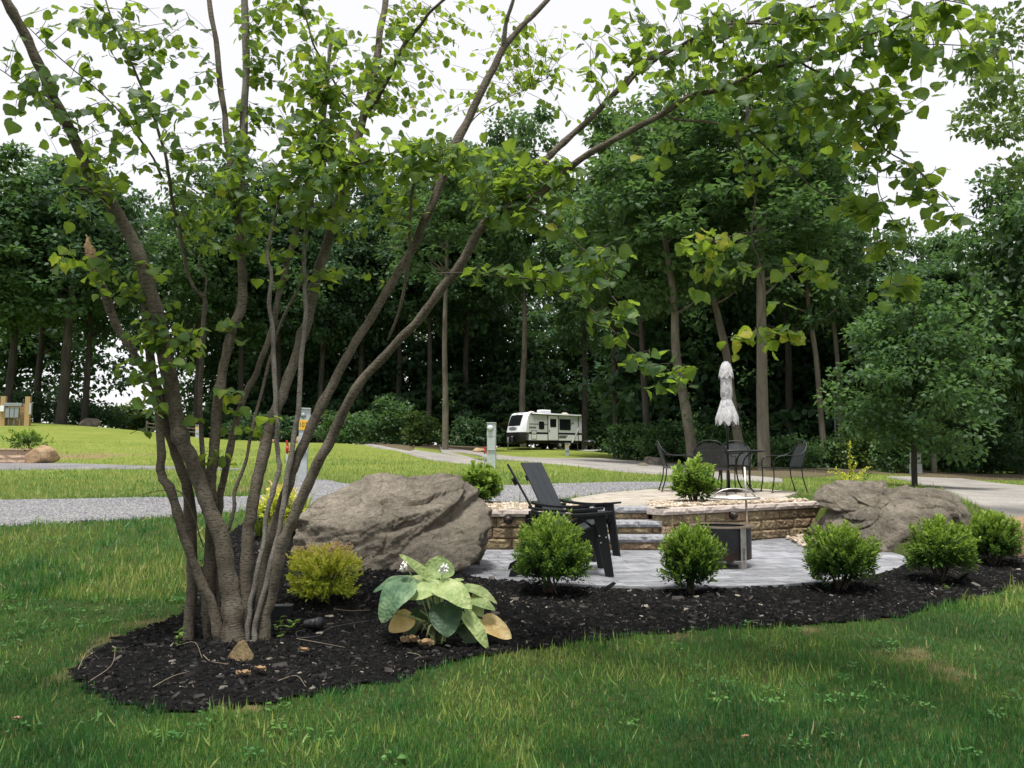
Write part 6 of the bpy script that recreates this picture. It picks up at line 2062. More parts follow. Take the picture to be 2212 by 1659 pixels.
# ================================================================ SERVICE POSTS
M_grey = plain('grey painted steel', (.42, .46, .47), .45, .2)
M_greyd = plain('darker grey steel', (.25, .28, .29), .5, .2)
M_glass = plain('clear meter dome', (.55, .6, .62), .12, .0, .8)
M_yel = plain('yellow number plate', (.75, .42, .03), .5)
M_red = plain('red hydrant paint', (.38, .02, .015), .45)
M_ink2 = plain('black print', (.012, .012, .012), .6)
def pedestal(base, w_, h_, label, number=None, rz=0.0, meter='front', lean=0.0):
    t_ = empty('power_pedestal', tuple(base), label, 'pedestal', 'grey electric hook-up pedestals', rz)
    t_.rotation_euler = (0, lean, rz)
    d_ = w_ * .75
    MB().box((0, 0, h_ * .35 - .1), (w_, d_, h_ * .7 + .2), None, .006).build('post', M_grey, t_)
    MB().box((0, -.002, h_ * .84), (w_ * 1.03, d_ * 1.06, h_ * .30), None, .008).build('meter_box', M_grey, t_)
    MB().box((0, -.02, h_ * .995), (w_ * 1.1, d_ * 1.25, .02), None, .004).build('lid', M_grey, t_)
    MB().box((0, -d_ * .54, h_ * .52), (w_ * .86, .012, h_ * .26), None, .004).build('door', M_grey, t_)
    MB().box((0, -d_ * .60, h_ * .40), (w_ * .9, .05, .018), None, .003).build('drip_ledge', M_greyd, t_)
    if meter == 'front':
        y0 = -d_ * .53
        mb = MB().lathe([(w_ * .36, 0), (w_ * .36, .02), (w_ * .30, .03), (w_ * .28, .075), (w_ * .2, .10), (.001, .105)], 24)
        mb.v = [(v_[0] - w_ * .12, y0 - v_[2], h_ * .88 + v_[1]) for v_ in mb.v]
        mb.build('meter_dome', M_glass, t_, True)
        mb = MB().lathe([(w_ * .40, 0), (w_ * .40, .018), (w_ * .33, .02)], 24)
        mb.v = [(v_[0] - w_ * .12, y0 - v_[2], h_ * .88 + v_[1]) for v_ in mb.v]
        mb.build('meter_ring', M_greyd, t_, True)
    else:
        mb = MB().lathe([(w_ * .34, 0), (w_ * .34, .02), (w_ * .28, .075), (.001, .1)], 20)
        mb.v = [(w_ * .51 + v_[2], v_[0], h_ * .87 + v_[1]) for v_ in mb.v]
        mb.build('meter_dome', M_glass, t_, True)
        mb = MB().lathe([(w_ * .28, 0), (w_ * .28, .012), (.001, .016)], 20)
        mb.v = [(v_[0] - w_ * .15, -d_ * .53 - v_[2], h_ * .90 + v_[1]) for v_ in mb.v]
        mb.build('knockout', M_greyd, t_, True)
    if number is not None:
        zc = h_ * .77
        pw = w_ * .8
        pl_ = MB().box((-w_ * .1, -d_ * .535 - .01, zc), (pw, .006, h_ * .135), None, .001).build('number_plate', M_yel, t_)
        if number:
            o = obj('numerals', text_mesh(number, h_ * .075, .0015), M_ink2, pl_)
            o.matrix_local = Matrix.Translation((-w_ * .1, -d_ * .535 - .0145, zc)) @ Matrix.Rotation(R(90), 4, 'X')
            o.scale = (1, 1.25, 1)
    return t_
def hydrant(base, h_, label):
    t_ = empty('yard_hydrant', tuple(base), label, 'hydrant', 'red yard hydrants')
    MB().tube([(0, 0, -.05), (0, 0, h_ * .72)], .018, 10).build('pipe', M_greyd, t_, True)
    mb = MB()
    mb.tube([(0, 0, h_ * .70), (0, 0, h_ * .80), (0, 0, h_ * .88)], [.026, .04, .034], 12)
    mb.tube([(0, 0, h_ * .76), (.075, -.02, h_ * .74)], [.026, .024], 10)
    mb.build('head', M_red, t_, True)
    MB().box((-.005, 0, h_ * .95), (.05, .03, h_ * .16), rotm('Y', R(-12)), .006).build('lever', M_red, t_)
    MB().tube([(.075, -.02, h_ * .74), (.085, -.022, h_ * .68)], .02, 10).build('spout', M_red, t_, True)
    return t_
b1 = G(651, 1041)
pedestal(b1, 21 * b1.y / FPX, P(651, 882, b1.y).z - b1.z, 'tall grey pedestal with yellow 107 plate behind the tree stems', '107', R(8), 'side', R(2.0))
b2 = G(1062, 1012)
pedestal(b2, 18.5 * b2.y / FPX, P(1062, 913, b2.y).z - b2.z, 'grey electric pedestal with round meter between boulder and lounge chair', None, R(-6))
b3 = G(619, 1036)
hydrant(b3, P(619, 954, b3.y).z - b3.z, 'red yard hydrant left of the 107 pedestal')
b4 = G(1047, 1011)
hydrant(b4, P(1047, 966, b4.y).z - b4.z, 'red yard hydrant left of the round-meter pedestal')
b5 = G(1225, 984)
pedestal(b5, 8.5 * b5.y / FPX, P(1225, 957, b5.y).z - b5.z, 'short grey pedestal with yellow plate in front of the camper', '', 0, 'side')
b6 = G(988, 966)
pedestal(b6, 8 * b6.y / FPX, P(988, 934, b6.y).z - b6.z, 'small far pedestal with yellow plate left of the camper', '', 0, 'side')
b7 = ground_at(428, 59)
pedestal(b7, 8 * b7.y / FPX, P(427, 918, b7.y).z - b7.z, 'tiny far pedestal on the crest by the rail fence', '', 0, 'side')
# ================================================================ CAMPER
M_rvw = plain('white fibreglass', (.78, .79, .81), .3, 0, .5, .03)
M_rvg = plain('light grey camper panel', (.60, .62, .64), .35, 0, .5, .03)
M_rvb = plain('black camper trim', (.012, .013, .014), .35)
M_rvwin = plain('tinted camper window', (.012, .014, .016), .06, 0, .9)
M_rub = plain('tyre rubber', (.018, .018, .018), .8)
YR = 68.0
cn = P(1143, 969, YR)
base_z = float(H(cn.x, YR + 2)) + .02
rv = empty('camper_trailer', (cn.x, YR, base_z), 'white and grey travel trailer camper parked at the wood edge', 'camper', rz=math.atan2(.6, .8))
RVW, RVL = 2.42, 5.75
def arcp(c, r, a0, a1, n=6):
    return [(c[0] + r * math.cos(R(a)), c[1] + r * math.sin(R(a))) for a in np.linspace(a0, a1, n)]
# body in side profile: x rearward, z up; y = 0 is the door side
MB().prism([(.0, .70), (RVL, .70), (RVL, 2.88), (RVL - .06, 2.95), (.6, 3.0), (.32, 2.97), (.14, 2.85), (.03, 2.55), (0, 2.2)], 0.0, RVW).build('body', M_rvg, rv)
cap = [(-.02, 1.34), (-.02, 2.2), (.02, 2.56), (.13, 2.87), (.32, 2.985), (.6, 3.015)]
outer = [(.55, 3.03), (.2, 3.02), (-.1, 2.94), (-.32, 2.72), (-.5, 2.3), (-.66, 1.85), (-.76, 1.55), (-.82, 1.34)]
vs, fs = [], []
ny_ = 12
for j in range(ny_ + 1):
    q = j / ny_
    y = -.02 + (RVW + .04) * q
    e = abs(2 * q - 1)
    k = 1 - .62 * max(0, (e - .55) / .45) ** 2.2
    for (xo, zo), s_ in zip(outer, range(len(outer))):
        xi, zi = [(.6, 3.015), (.32, 2.985), (.13, 2.87), (.02, 2.56), (-.02, 2.2), (-.02, 1.85), (-.02, 1.55), (-.02, 1.34)][s_]
        vs.append((xi + (xo - xi) * k, y, zi + (zo - zi) * k))
n_ = len(outer)
for j in range(ny_):
    for i in range(n_ - 1):
        fs.append((j * n_ + i, j * n_ + i + 1, (j + 1) * n_ + i + 1, (j + 1) * n_ + i))
mb = MB().add(vs, fs)
for e_ in (0, ny_):
    ring_ = [vs[e_ * n_ + i] for i in range(n_)]
    y = ring_[0][1]
    mb.add(ring_ + [(x, y, z) for x, z in cap], [tuple(range(n_)) + tuple(range(n_, n_ + len(cap)))])
capo = mb.build('front_cap', M_rvw, rv, True)
# lower black apron at the front
vs, fs = [], []
for j in range(ny_ + 1):
    q = j / ny_; y = -.03 + (RVW + .06) * q; e = abs(2 * q - 1); k = 1 - .6 * max(0, (e - .55) / .45) ** 2.2
    for x, z in ((-.86, 1.36), (-.84, .72), (-.70, .5)):
        vs.append((x * k - .02, y, z))
    vs.append((.0, y, .48))
for j in range(ny_):
    for i in range(3):
        fs.append((j * 4 + i, j * 4 + i + 1, (j + 1) * 4 + i + 1, (j + 1) * 4 + i))
MB().add(vs, fs).build('front_apron', M_rvb, rv, True)
# front window wraps the cap
vs, fs = [], []
for j in range(9):
    q = .17 + .66 * j / 8
    y = -.02 + (RVW + .04) * q; e = abs(2 * q - 1); k = 1 - .62 * max(0, (e - .55) / .45) ** 2.2
    wz = .05 * e
    for (xo, zo, xi) in ((-.26, 2.82 - wz, .08), (-.36, 2.64, .03), (-.5, 2.3, -.02), (-.645, 1.86 + wz, -.02)):
        vs.append((xi + (xo - xi) * k - .012, y, zo))
for j in range(8):
    for i in range(3):
        fs.append((j * 4 + i, j * 4 + i + 1, (j + 1) * 4 + i + 1, (j + 1) * 4 + i))
MB().add(vs, fs).build('front_window', M_rvwin, rv, True)
MB().prism([(.60, 1.74), (1.2, 1.82), (1.82, 1.74), (1.55, 1.58), (1.2, 1.54), (.87, 1.58)], -.80, -.775, 'yz').build('front_grille', M_greyd, rv)
o = obj('lettering', text_mesh('Jayco', .24, .004), plain('silver grey lettering', (.42, .42, .43), .4), rv)
o.matrix_local = Matrix.Translation((-.12, 1.42, 2.935)) @ Matrix.Rotation(R(-90), 4, 'Z') @ Matrix.Rotation(R(38), 4, 'X')
# small bird emblem beside the name
mb = MB().prism([(0, .0), (.12, .05), (.26, .03), (.40, .07), (.30, -.02), (.16, -.06), (.06, -.05)], 0, .006, 'xy')
o = mb.build('emblem', plain('silver grey emblem', (.40, .40, .41), .4), rv)
o.matrix_local = Matrix.Translation((-.13, .98, 2.94)) @ Matrix.Rotation(R(-90), 4, 'Z') @ Matrix.Rotation(R(38), 4, 'X')
def panel(name, x0, x1, z0, z1, mat, parent=rv, dy=-.012, r=.0, th=.02):
    if r:
        p = arcp((x1 - r, z1 - r), r, 0, 90) + arcp((x0 + r, z1 - r), r, 90, 180) + arcp((x0 + r, z0 + r), r, 180, 270) + arcp((x1 - r, z0 + r), r, 270, 360)
    else:
        p = [(x0, z0), (x1, z0), (x1, z1), (x0, z1)]
    return MB().prism(p, dy, dy + th).build(name, mat, parent)
panel('lower_panel', 0.0, RVL - .02, .72, 1.2, M_rvw, dy=-.008)
panel('stripe', 0.0, RVL - .02, 1.21, 1.37, M_rvb, dy=-.010)
panel('stripe', .0, 1.95, 2.02, 2.06, M_rvb, dy=-.009)
panel('stripe', 3.15, 4.6, 2.02, 2.05, M_rvb, dy=-.009)
panel('roof_rail', .2, RVL, 2.80, 2.89, M_rvb, dy=-.03, th=.05)
panel('corner_trim', RVL - .42, RVL - .36, .55, 2.8, M_rvb, dy=-.02)
dr_ = panel('door', 2.02, 3.06, .76, 2.74, M_rvw, dy=-.03, th=.04)
panel('door_frame', 1.95, 2.02, .54, 2.80, M_rvb, dr_, dy=-.034, th=.04)
panel('door_frame', 3.06, 3.13, .54, 2.80, M_rvb, dr_, dy=-.034, th=.04)
panel('pane', 2.2, 2.88, 1.82, 2.5, M_rvwin, dr_, dy=-.04, r=.08)
panel('handle', 2.10, 2.16, 1.42, 1.58, M_rvb, dr_, dy=-.05)
panel('window', 3.25, 4.5, 1.6, 2.52, M_rvwin, r=.1)
panel('window', 1.02, 1.6, 1.62, 2.26, M_rvwin, r=.12)
hf = panel('hatch_frame', .22, .80, .78, 1.5, M_rvb, dy=-.013, r=.05)
panel('hatch', .26, .76, .82, 1.18, M_rvw, hf, dy=-.017, th=.02)
panel('hatch', .26, .76, 1.24, 1.46, M_rvg, hf, dy=-.017, th=.02)
for k in range(3):
    panel('stripe', 3.2, 4.15 - .1 * k, 1.08 - k * .09, 1.14 - k * .09, M_rvb, dy=-.014)
for k in range(2):
    panel('stripe', -.02, .72, 1.78 - k * .07, 1.81 - k * .07, M_rvb, dy=-.012)
    panel('stripe', 4.55, 4.85, 2.22 - k * .07, 2.25 - k * .07, M_rvb, dy=-.012)
mb = MB().prism([(4.55, .55), (4.72, .55), (5.38, 1.9), (5.38, 1.6)], -.03, -.015)
mb.build('awning_arm', M_rvw, rv)
MB().tube([(.3, -.07, 2.9), (RVL - .1, -.07, 2.84)], .05, 10).build('awning_roll', M_rvw, rv, True)
MB().box((2.55, RVW * .5, 3.16), (1.0, .75, .30), None, .06).build('air_conditioner', M_rvw, rv)
for x in (1.1, 4.75):
    MB().lathe([(.001, .18), (.2, .16), (.36, .05), (.38, 0)], 16, (x, RVW * .45, 2.98)).build('roof_vent', plain('tan roof vent', (.55, .47, .38), .5), rv, True)
MB().tube([(1.75, .5, 2.98), (1.75, .5, 3.14)], .04, 8).build('antenna_mast', M_rvw, rv, True)
MB().box((1.75, .5, 3.16), (.6, .12, .04), None, .01).build('antenna', M_rvw, rv)
MB().box((2.55, -.16, .44), (.9, .3, .05), None, .01).build('entry_step', M_rvb, rv)
for x in (3.35, 4.2):
    wh = MB().tube([(x, .06, .33), (x, .28, .33)], .33, 24).build('wheel', M_rub, rv, True)
    MB().tube([(x, .045, .33), (x, .07, .33)], .17, 16).build('rim', M_greyd, wh, True)
    wh = MB().tube([(x, RVW - .28, .33), (x, RVW - .06, .33)], .33, 24).build('wheel', M_rub, rv, True)
MB().box((2.9, RVW / 2, .58), (5.5, 2.2, .2), None, .02).build('chassis', M_rvb, rv)
for s_ in (.55, 1.85):
    MB().tube([(-.2, s_, .42), (-1.35, RVW / 2, .42)], .04, 8).build('tow_frame', M_rvb, rv)
MB().tube([(-1.25, RVW / 2, -.05), (-1.25, RVW / 2, .95)], .04, 8).build('tongue_jack', M_greyd, rv, True)
MB().box((-.95, RVW / 2, .75), (.35, .75, .6), None, .08).build('gas_cover', M_rvb, rv)
for x in (.35, 5.4):
    MB().tube([(x, .15, -.04), (x, .15, .45)], .03, 6).build('stabiliser', M_greyd, rv)
# far-side awning
vs = [(.4, RVW + .05, 2.72), (4.6, RVW + .05, 2.72), (4.6, RVW + 2.6, 2.12), (.4, RVW + 2.6, 2.12), (.4, RVW + 2.6, 1.95), (4.6, RVW + 2.6, 1.95)]
MB().add(vs, [(0, 1, 2, 3), (3, 2, 5, 4)]).build('awning', plain('dark awning cloth', (.03, .035, .035), .8), rv)
for x in (.4, 4.6):
    MB().tube([(x, RVW + .05, .9), (x, RVW + 2.58, 2.1)], .025, 6).build('awning_arm', M_rvb, rv)
# gear behind the camper
gx = rv.matrix_basis if False else None
def rvp(x, y, z):
    a_ = math.atan2(.6, .8)
    px_, py_ = cn.x + x * math.cos(a_) - y * math.sin(a_), YR + x * math.sin(a_) + y * math.cos(a_)
    return Vector((px_, py_, float(H(px_, py_)) + z))
bk = empty('covered_grill', tuple(rvp(5.2, -1.6, 0)), 'dark covered grill cart beside the rear of the camper', 'grill')
MB().lathe([(.001, 1.02), (.35, .98), (.5, .86), (.52, .78), (.42, .55), (.40, .5)], 20).build('hood', M_rvb, bk, True)
for x, y in ((-.3, -.2), (.3, -.2), (-.3, .2), (.3, .2)):
    MB().tube([(x, y, -.02), (x * .9, y * .9, .6)], .02, 6).build('leg', M_greyd, bk)
MB().tube([(.3 + .18 * math.cos(a_), -.26, .18 + .18 * math.sin(a_)) for a_ in np.linspace(0, 2 * math.pi, 17)], .02, 6, False).build('wheel', M_rub, bk, True)
hs = rvp(4.6, -2.2, .02)
pts = [(hs.x + (.5 + .02 * k) * math.cos(k * .5), hs.y + (.35 + .01 * k) * math.sin(k * .5), hs.z + .02 + .004 * k) for k in range(30)]
MB().tube(pts, .018, 6).build('garden_hose', plain('pale hose', (.5, .5, .46), .5), None, True, 'pale coiled hose on the grass by the camper wheels', 'hose')

# ================================================================ FAR LEFT: meter board, planter, fence, bench
M_wood = rough_mat('yellow pine post', [(.27, .17, .075), (.38, .26, .125), (.46, .34, .19)], 6, .85, .3, 40, stretch=(4, 4, .5))
c = ground_at(35, 57)
s_ = c.y / FPX
mbd = empty('meter_board', (c.x, c.y, c.z), 'wooden post board carrying grey electric boxes on the far left crest', 'utility board', rz=R(12))
for x in (-26, 22):
    MB().box((x * s_, 0, 29 * s_), (10 * s_, 10 * s_, 68 * s_), None, .01).build('post', M_wood, mbd)
for k in range(7):
    MB().box((-2 * s_, 8 * s_, (4 + 6.8 * k) * s_), (56 * s_, 2.5 * s_, 6.4 * s_), None, .01).build('board', M_wood, mbd)
MB().box((-6 * s_, -4 * s_, 45 * s_), (36 * s_, 9 * s_, 7 * s_), None, .01).build('gutter_box', M_greyd, mbd)
for k in range(3):
    bo = MB().box(((-16 + 9 * k) * s_, -3 * s_, 28 * s_), (8 * s_, 8 * s_, 22 * s_), None, .01).build('meter_box', M_greyd, mbd)
    MB().tube([((-15 + 11 * k) * s_, 0, -.05), ((-15 + 11 * k) * s_, 0, 15 * s_)], 1.4 * s_, 8).build('conduit', M_greyd, bo)
MB().box((-26 * s_, -7 * s_, 36 * s_), (8 * s_, 5 * s_, 12 * s_), None, .01).build('switch_box', M_rvw, mbd)
MB().box((28 * s_, -2 * s_, 36 * s_), (4 * s_, 8 * s_, 24 * s_), None, .01).build('side_box', M_grey, mbd)
# planter wall
a_, b_ = G(-60, 1003), G(62, 1003)
pw = empty('planter_wall', (0, 0, 0), 'low pinkish tan block planter wall at the far left', 'wall')
hh = 34 * a_.y / FPX
M_pl = rough_mat('pinkish planter block', [(.30, .20, .14), (.42, .30, .22), (.5, .38, .29)], 4, .9, .4, 20, var=.12)
L_ = (b_ - a_).length
T_ = (b_ - a_).normalized()
for cI in range(3):
    x = 0
    while x < L_ - .02:
        bl = min(.9 * (.5 if (cI % 2 and x == 0) else 1), L_ - x)
        o = obj('block', block_mesh(bl - .012, hh / 3.4 - .006, .35, .02, 4, 2, seed=int(x * 100) + cI), M_pl, pw)
        p = a_ + T_ * (x + bl / 2)
        o.location = (p.x, p.y, p.z + cI * hh / 3.4); o.rotation_euler = (0, 0, math.atan2(T_.y, T_.x))
        x += bl
x = 0
while x < L_ - .02:
    bl = min(1.0, L_ - x)
    o = obj('cap', block_mesh(bl - .01, hh * .1, .42, .012, 4, 2, seed=int(x * 77)), M_pl, pw)
    p = a_ + T_ * (x + bl / 2) + Vector((0, -.05, 0))
    o.location = (p.x, p.y, p.z + 3 * hh / 3.4 + .002); o.rotation_euler = (0, 0, math.atan2(T_.y, T_.x))
    x += bl
b0 = a_ + T_ * (L_ * .78) + Vector((0, .6, hh * .7))
sprig_shrub('planter_shrub', tuple(b0), 1.3, .95, 'dark fern-like shrub growing in the far left planter', M_ink, 120, 10, .12, .05, RHOMB, seed=61, ragged=.25, lift=.05)
# rail fence and picnic table beneath the far left trees
c0, c1 = ground_at(318, 61), ground_at(432, 63)
fe = empty('rail_fence', (0, 0, 0), 'dark low rail fence at the crest beneath the left trees', 'fence')
M_oldw = rough_mat('weathered fence wood', [(.06, .05, .04), (.13, .11, .085)], 8, .9)
nP = 5
for k in range(nP):
    p = c0.lerp(c1, k / (nP - 1)); zz = float(H(p.x, p.y))
    MB().box((p.x, p.y, zz + .35), (.14, .14, .9), None, .02).build('post', M_oldw, fe)
    if k < nP - 1:
        q = c0.lerp(c1, (k + 1) / (nP - 1)); z2 = float(H(q.x, q.y))
        for h_ in (.35, .62):
            MB().tube([(p.x, p.y - .08, zz + h_), (q.x, q.y - .08, z2 + h_)], .06, 6).build('rail', M_oldw, fe)
pc = ground_at(487, 62)
pt = empty('picnic_table', tuple(pc), 'dark far-off picnic table near the rail fence', 'table', rz=R(5))
for k in range(4):
    MB().box((0, -.3 + .2 * k, .74), (1.9, .18, .05), None, .008).build('top_plank', M_oldw, pt)
for s_ in (-1, 1):
    MB().box((0, s_ * .75, .45), (1.9, .26, .05), None, .008).build('bench_plank', M_oldw, pt)
    for x in (-.65, .65):
        MB().tube([(x, s_ * .7, -.02), (x, s_ * .12, .72)], .05, 6).build('leg', M_oldw, pt)
# signs behind the sapling, slim pole in the wood
c = G(1968, 1052)
sgx = (1972 - 1106) / FPX * 26.3
sg = empty('trail_sign', (sgx, 26.3, float(H(sgx, 26.3))), 'pale two-panel sign mostly hidden behind the young tree trunk', 'sign')
MB().box((0, 0, .5), (.06, .06, 1.3), None, .005).build('post', M_oldw, sg)
for z, w_ in ((.58, .40), (.93, .34)):
    MB().box((0, -.05, z), (w_, .025, .32), None, .004).build('panel', plain('pale sign panel', (.55, .56, .56), .5), sg)
c = G(1807, 1012)
MB().tube([(c.x, c.y, c.z - .2), (c.x, c.y, P(1807, 848, c.y).z), (c.x - .12, c.y, P(1807, 846, c.y).z)], .05, 8).build('slim_pole', M_greyd, None, True, 'slim grey metal pole standing at the wood edge', 'pole')
# ================================================================ THE WOOD BEHIND
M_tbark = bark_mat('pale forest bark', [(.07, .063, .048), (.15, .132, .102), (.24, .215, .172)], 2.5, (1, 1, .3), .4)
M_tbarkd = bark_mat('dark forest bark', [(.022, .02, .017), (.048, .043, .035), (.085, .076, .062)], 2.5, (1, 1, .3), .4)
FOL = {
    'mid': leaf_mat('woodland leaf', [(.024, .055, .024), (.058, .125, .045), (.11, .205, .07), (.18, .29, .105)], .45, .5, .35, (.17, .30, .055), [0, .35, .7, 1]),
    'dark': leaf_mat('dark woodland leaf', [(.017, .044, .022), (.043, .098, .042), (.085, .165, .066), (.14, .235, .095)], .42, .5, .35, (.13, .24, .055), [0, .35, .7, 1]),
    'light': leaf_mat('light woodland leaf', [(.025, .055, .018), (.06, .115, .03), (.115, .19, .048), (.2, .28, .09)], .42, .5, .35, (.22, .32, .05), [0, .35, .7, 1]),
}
def crown_cloud(rx, rz, n_clump, per, leaf, seed, shell=.55, clump_r=.22, gaps=.0):
    """leaves in clumps through an ellipsoid (unit: metres, centred at 0)"""
    r_ = np.random.default_rng(seed)
    d = unit(r_.normal(0, 1, (n_clump, 3)))
    lob = 1 + .22 * vnoise(d * 1.7 + seed) + .12 * vnoise(d * 4.1 + seed * 2)
    rad = np.where(r_.random(n_clump) < shell, r_.uniform(.78, 1.0, n_clump), r_.uniform(.15, .8, n_clump)) * lob
    c_ = d * rad[:, None]
    taper = 1 - .25 * c_[:, 2:3]
    c_ = c_ * np.concatenate([np.full((n_clump, 2), rx), np.full((n_clump, 1), rz)], 1) * np.concatenate([taper, taper, np.ones_like(taper)], 1)
    cr = clump_r * rx * r_.uniform(.6, 1.35, n_clump)
    n_ = n_clump * per
    ld = unit(r_.normal(0, 1, (n_, 3)))
    lr = r_.random(n_) ** .45
    off = ld * lr[:, None] * np.repeat(cr, per)[:, None] * np.array([1.15, 1.15, .62])
    pos = np.repeat(c_, per, 0) + off
    ax = unit(ld + r_.normal(0, .6, (n_, 3)) + np.array([0, 0, -.35]))
    nr = unit(ld * .7 + r_.normal(0, .5, (n_, 3)) + np.array([0, 0, .9]))
    v, f = place(RHOMB, pos, ax, nr, leaf * r_.uniform(.7, 1.35, n_), leaf * .75 * r_.uniform(.7, 1.3, n_))
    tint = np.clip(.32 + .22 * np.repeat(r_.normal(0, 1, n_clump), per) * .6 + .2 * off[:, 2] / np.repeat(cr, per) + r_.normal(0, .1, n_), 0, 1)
    return v, f, np.repeat(tint, 4)
# crown shapes, radius 1 scale handled per object (rx 4.2, rz 7)
VAR = []
for k, (rx, rz, nc, per, lf, sh) in enumerate([(4.0, 7.0, 150, 75, .36, .6), (4.4, 6.4, 150, 75, .36, .55), (3.6, 7.6, 140, 75, .36, .6), (4.6, 6.0, 160, 72, .38, .6), (3.2, 6.6, 120, 75, .34, .55), (4.2, 7.2, 100, 75, .36, .5)]):
    v, f, ti = crown_cloud(rx, rz, nc, per, lf, 500 + k, sh)
    VAR.append((v, f, ti))
CM = {}
def crown_mesh(k, mk):
    if (k, mk) not in CM:
        v, f, ti = VAR[k]
        me = np_mesh('crown', v, [f], False, ti)
        me.materials.append(FOL[mk])
        CM[(k, mk)] = me
    return CM[(k, mk)]
TREES = []
def forest_tree(u, Y, vtop, label, w_=14, k=0, mk='mid', lean=0.0, cb=.42, rx=None, mat=None, tufts=0, name='forest_tree', group='tall trees of the wood edge', vb=None):
    """u: picture column of the foot; vtop: picture row of the tip"""
    x = (u - 1106) / FPX * Y
    z = float(H(x, Y))
    top = P(u, vtop, Y).z
    h_ = top - z
    root = empty(name, (x, Y, z), label, 'tree', group, rz=0)
    rb = w_ / 2 * Y / FPX
    lx = lean * Y / FPX                       # sideways shift of the tip
    r_ = np.random.default_rng(int(abs(u) * 7 + Y))
    pts = [(0, 0, -.4), (lx * .02 + .0, 0, .5)] + [(lx * q + r_.normal(0, .012) * h_ * q, r_.normal(0, .01) * h_ * q, h_ * q) for q in (.15, .3, .45, .6, .75, .92)]
    sm = smooth_path(pts, 4)
    rad = [rb * (1.35 if i < 2 else 1) * max(.12, 1 - .8 * (p[2] / h_)) for i, p in enumerate(sm)]
    tv = tube_arr(sm, rad, 10, True, .04)
    parts = [(np.array([tuple(q) for q in tv[0]]), tv[1])]
    for i in range(9):                        # limbs
        q = r_.uniform(cb + .12, .88)
        j = min(len(sm) - 2, int(q * (len(sm) - 1)))
        a_ = r_.uniform(0, 2 * math.pi); l_ = h_ * r_.uniform(.05, .10)
        s0 = np.array(sm[j]); e0 = s0 + np.array([math.cos(a_) * l_, math.sin(a_) * l_, l_ * r_.uniform(.3, .9)])
        lp_ = smooth_path([s0, (s0 + e0) / 2 + np.array([0, 0, -.05 * l_]), e0], 3)
        tv = tube_arr(lp_, np.linspace(rad[j] * .5, .03, len(lp_)), 6)
        parts.append((np.array([tuple(q_) for q_ in tv[0]]), tv[1]))
    vv, ff = merge(parts)
    obj('trunk', np_mesh('trunk', vv, ff, True), mat or M_tbark, root)
    me = crown_mesh(k, mk)
    cr = obj('crown', me, None, root, kind='stuff')
    rz0 = [7.0, 6.4, 7.6, 6.0, 6.6, 7.2][k]; rx0 = [4.0, 4.4, 3.6, 4.6, 3.2, 4.2][k]
    ch = h_ * (1 - cb) / 2
    sc_z = ch / rz0 * 1.0
    sc_x = (rx if rx else ch * .55) / rx0
    cr.location = (lx * .75, 0, h_ - ch * .98)
    cr.scale = (sc_x, sc_x, sc_z)
    cr.rotation_euler = (0, 0, r_.uniform(0, 6.28))
    if tufts:
        pos, axx = [], []
        for i in range(tufts):
            q = r_.uniform(.12, cb); j = int(q * (len(sm) - 1)); c_ = np.array(sm[j]) + np.array([r_.normal(0, .35), r_.normal(-.1, .3), r_.normal(0, .2)])
            for _ in range(22):
                pos.append(c_ + r_.normal(0, .22, 3)); axx.append(r_.normal(0, 1, 3))
        v, f = place(RHOMB, pos, axx, r_.normal(0, .5, (len(pos), 3)) + np.array([0, -.2, 1]), .2, .14)
        obj('trunk_sprouts', np_mesh('trunk_sprouts', v, [f], False, np.repeat(r_.uniform(.3, .8, len(pos)), 4)), FOL['mid'], root, kind='stuff')
    TREES.append(root)
    return root
D = M_tbarkd
# right group behind the dining patio
forest_tree(1497, 41, 215, 'forest tree with pale trunk leaning left above the left patio chair', 25, 0, 'mid', -95, .42, 4.0, None, 5)
forest_tree(1603, 46, 170, 'forest tree whose trunk leans left directly behind the parasol', 21, 1, 'light', -120, .42, 4.2, None, 4)
forest_tree(1648, 37, 120, 'forest tree with thick straight pale trunk just right of the parasol', 28, 2, 'mid', -5, .44, 3.7, None, 4)
forest_tree(1780, 46, 215, 'left of two close slim trunks right of the parasol trees', 14, 4, 'mid', -40, .36, 2.8, None, 3)
forest_tree(1817, 48, 230, 'right of two close slim trunks right of the parasol trees', 12, 2, 'mid', -25, .36, 2.6, None, 2)
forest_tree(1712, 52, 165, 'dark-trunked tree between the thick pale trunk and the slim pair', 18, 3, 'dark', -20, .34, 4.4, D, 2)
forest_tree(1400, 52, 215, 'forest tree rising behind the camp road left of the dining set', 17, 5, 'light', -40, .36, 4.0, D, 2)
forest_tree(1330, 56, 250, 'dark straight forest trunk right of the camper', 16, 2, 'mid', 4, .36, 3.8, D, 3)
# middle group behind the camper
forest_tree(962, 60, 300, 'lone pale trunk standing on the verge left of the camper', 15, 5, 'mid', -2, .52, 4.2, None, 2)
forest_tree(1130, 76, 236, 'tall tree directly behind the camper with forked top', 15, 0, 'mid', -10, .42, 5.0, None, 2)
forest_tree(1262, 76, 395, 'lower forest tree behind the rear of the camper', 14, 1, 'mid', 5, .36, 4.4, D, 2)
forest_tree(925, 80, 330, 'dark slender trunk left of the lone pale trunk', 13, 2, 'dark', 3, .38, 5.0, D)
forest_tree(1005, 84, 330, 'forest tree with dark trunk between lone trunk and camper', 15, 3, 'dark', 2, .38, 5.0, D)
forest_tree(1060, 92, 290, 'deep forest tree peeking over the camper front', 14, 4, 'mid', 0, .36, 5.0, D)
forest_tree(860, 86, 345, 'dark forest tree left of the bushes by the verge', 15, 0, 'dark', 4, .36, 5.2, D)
forest_tree(780, 84, 380, 'dark forest tree behind the right stems of the big tree', 15, 1, 'dark', -5, .36, 5.2, D)
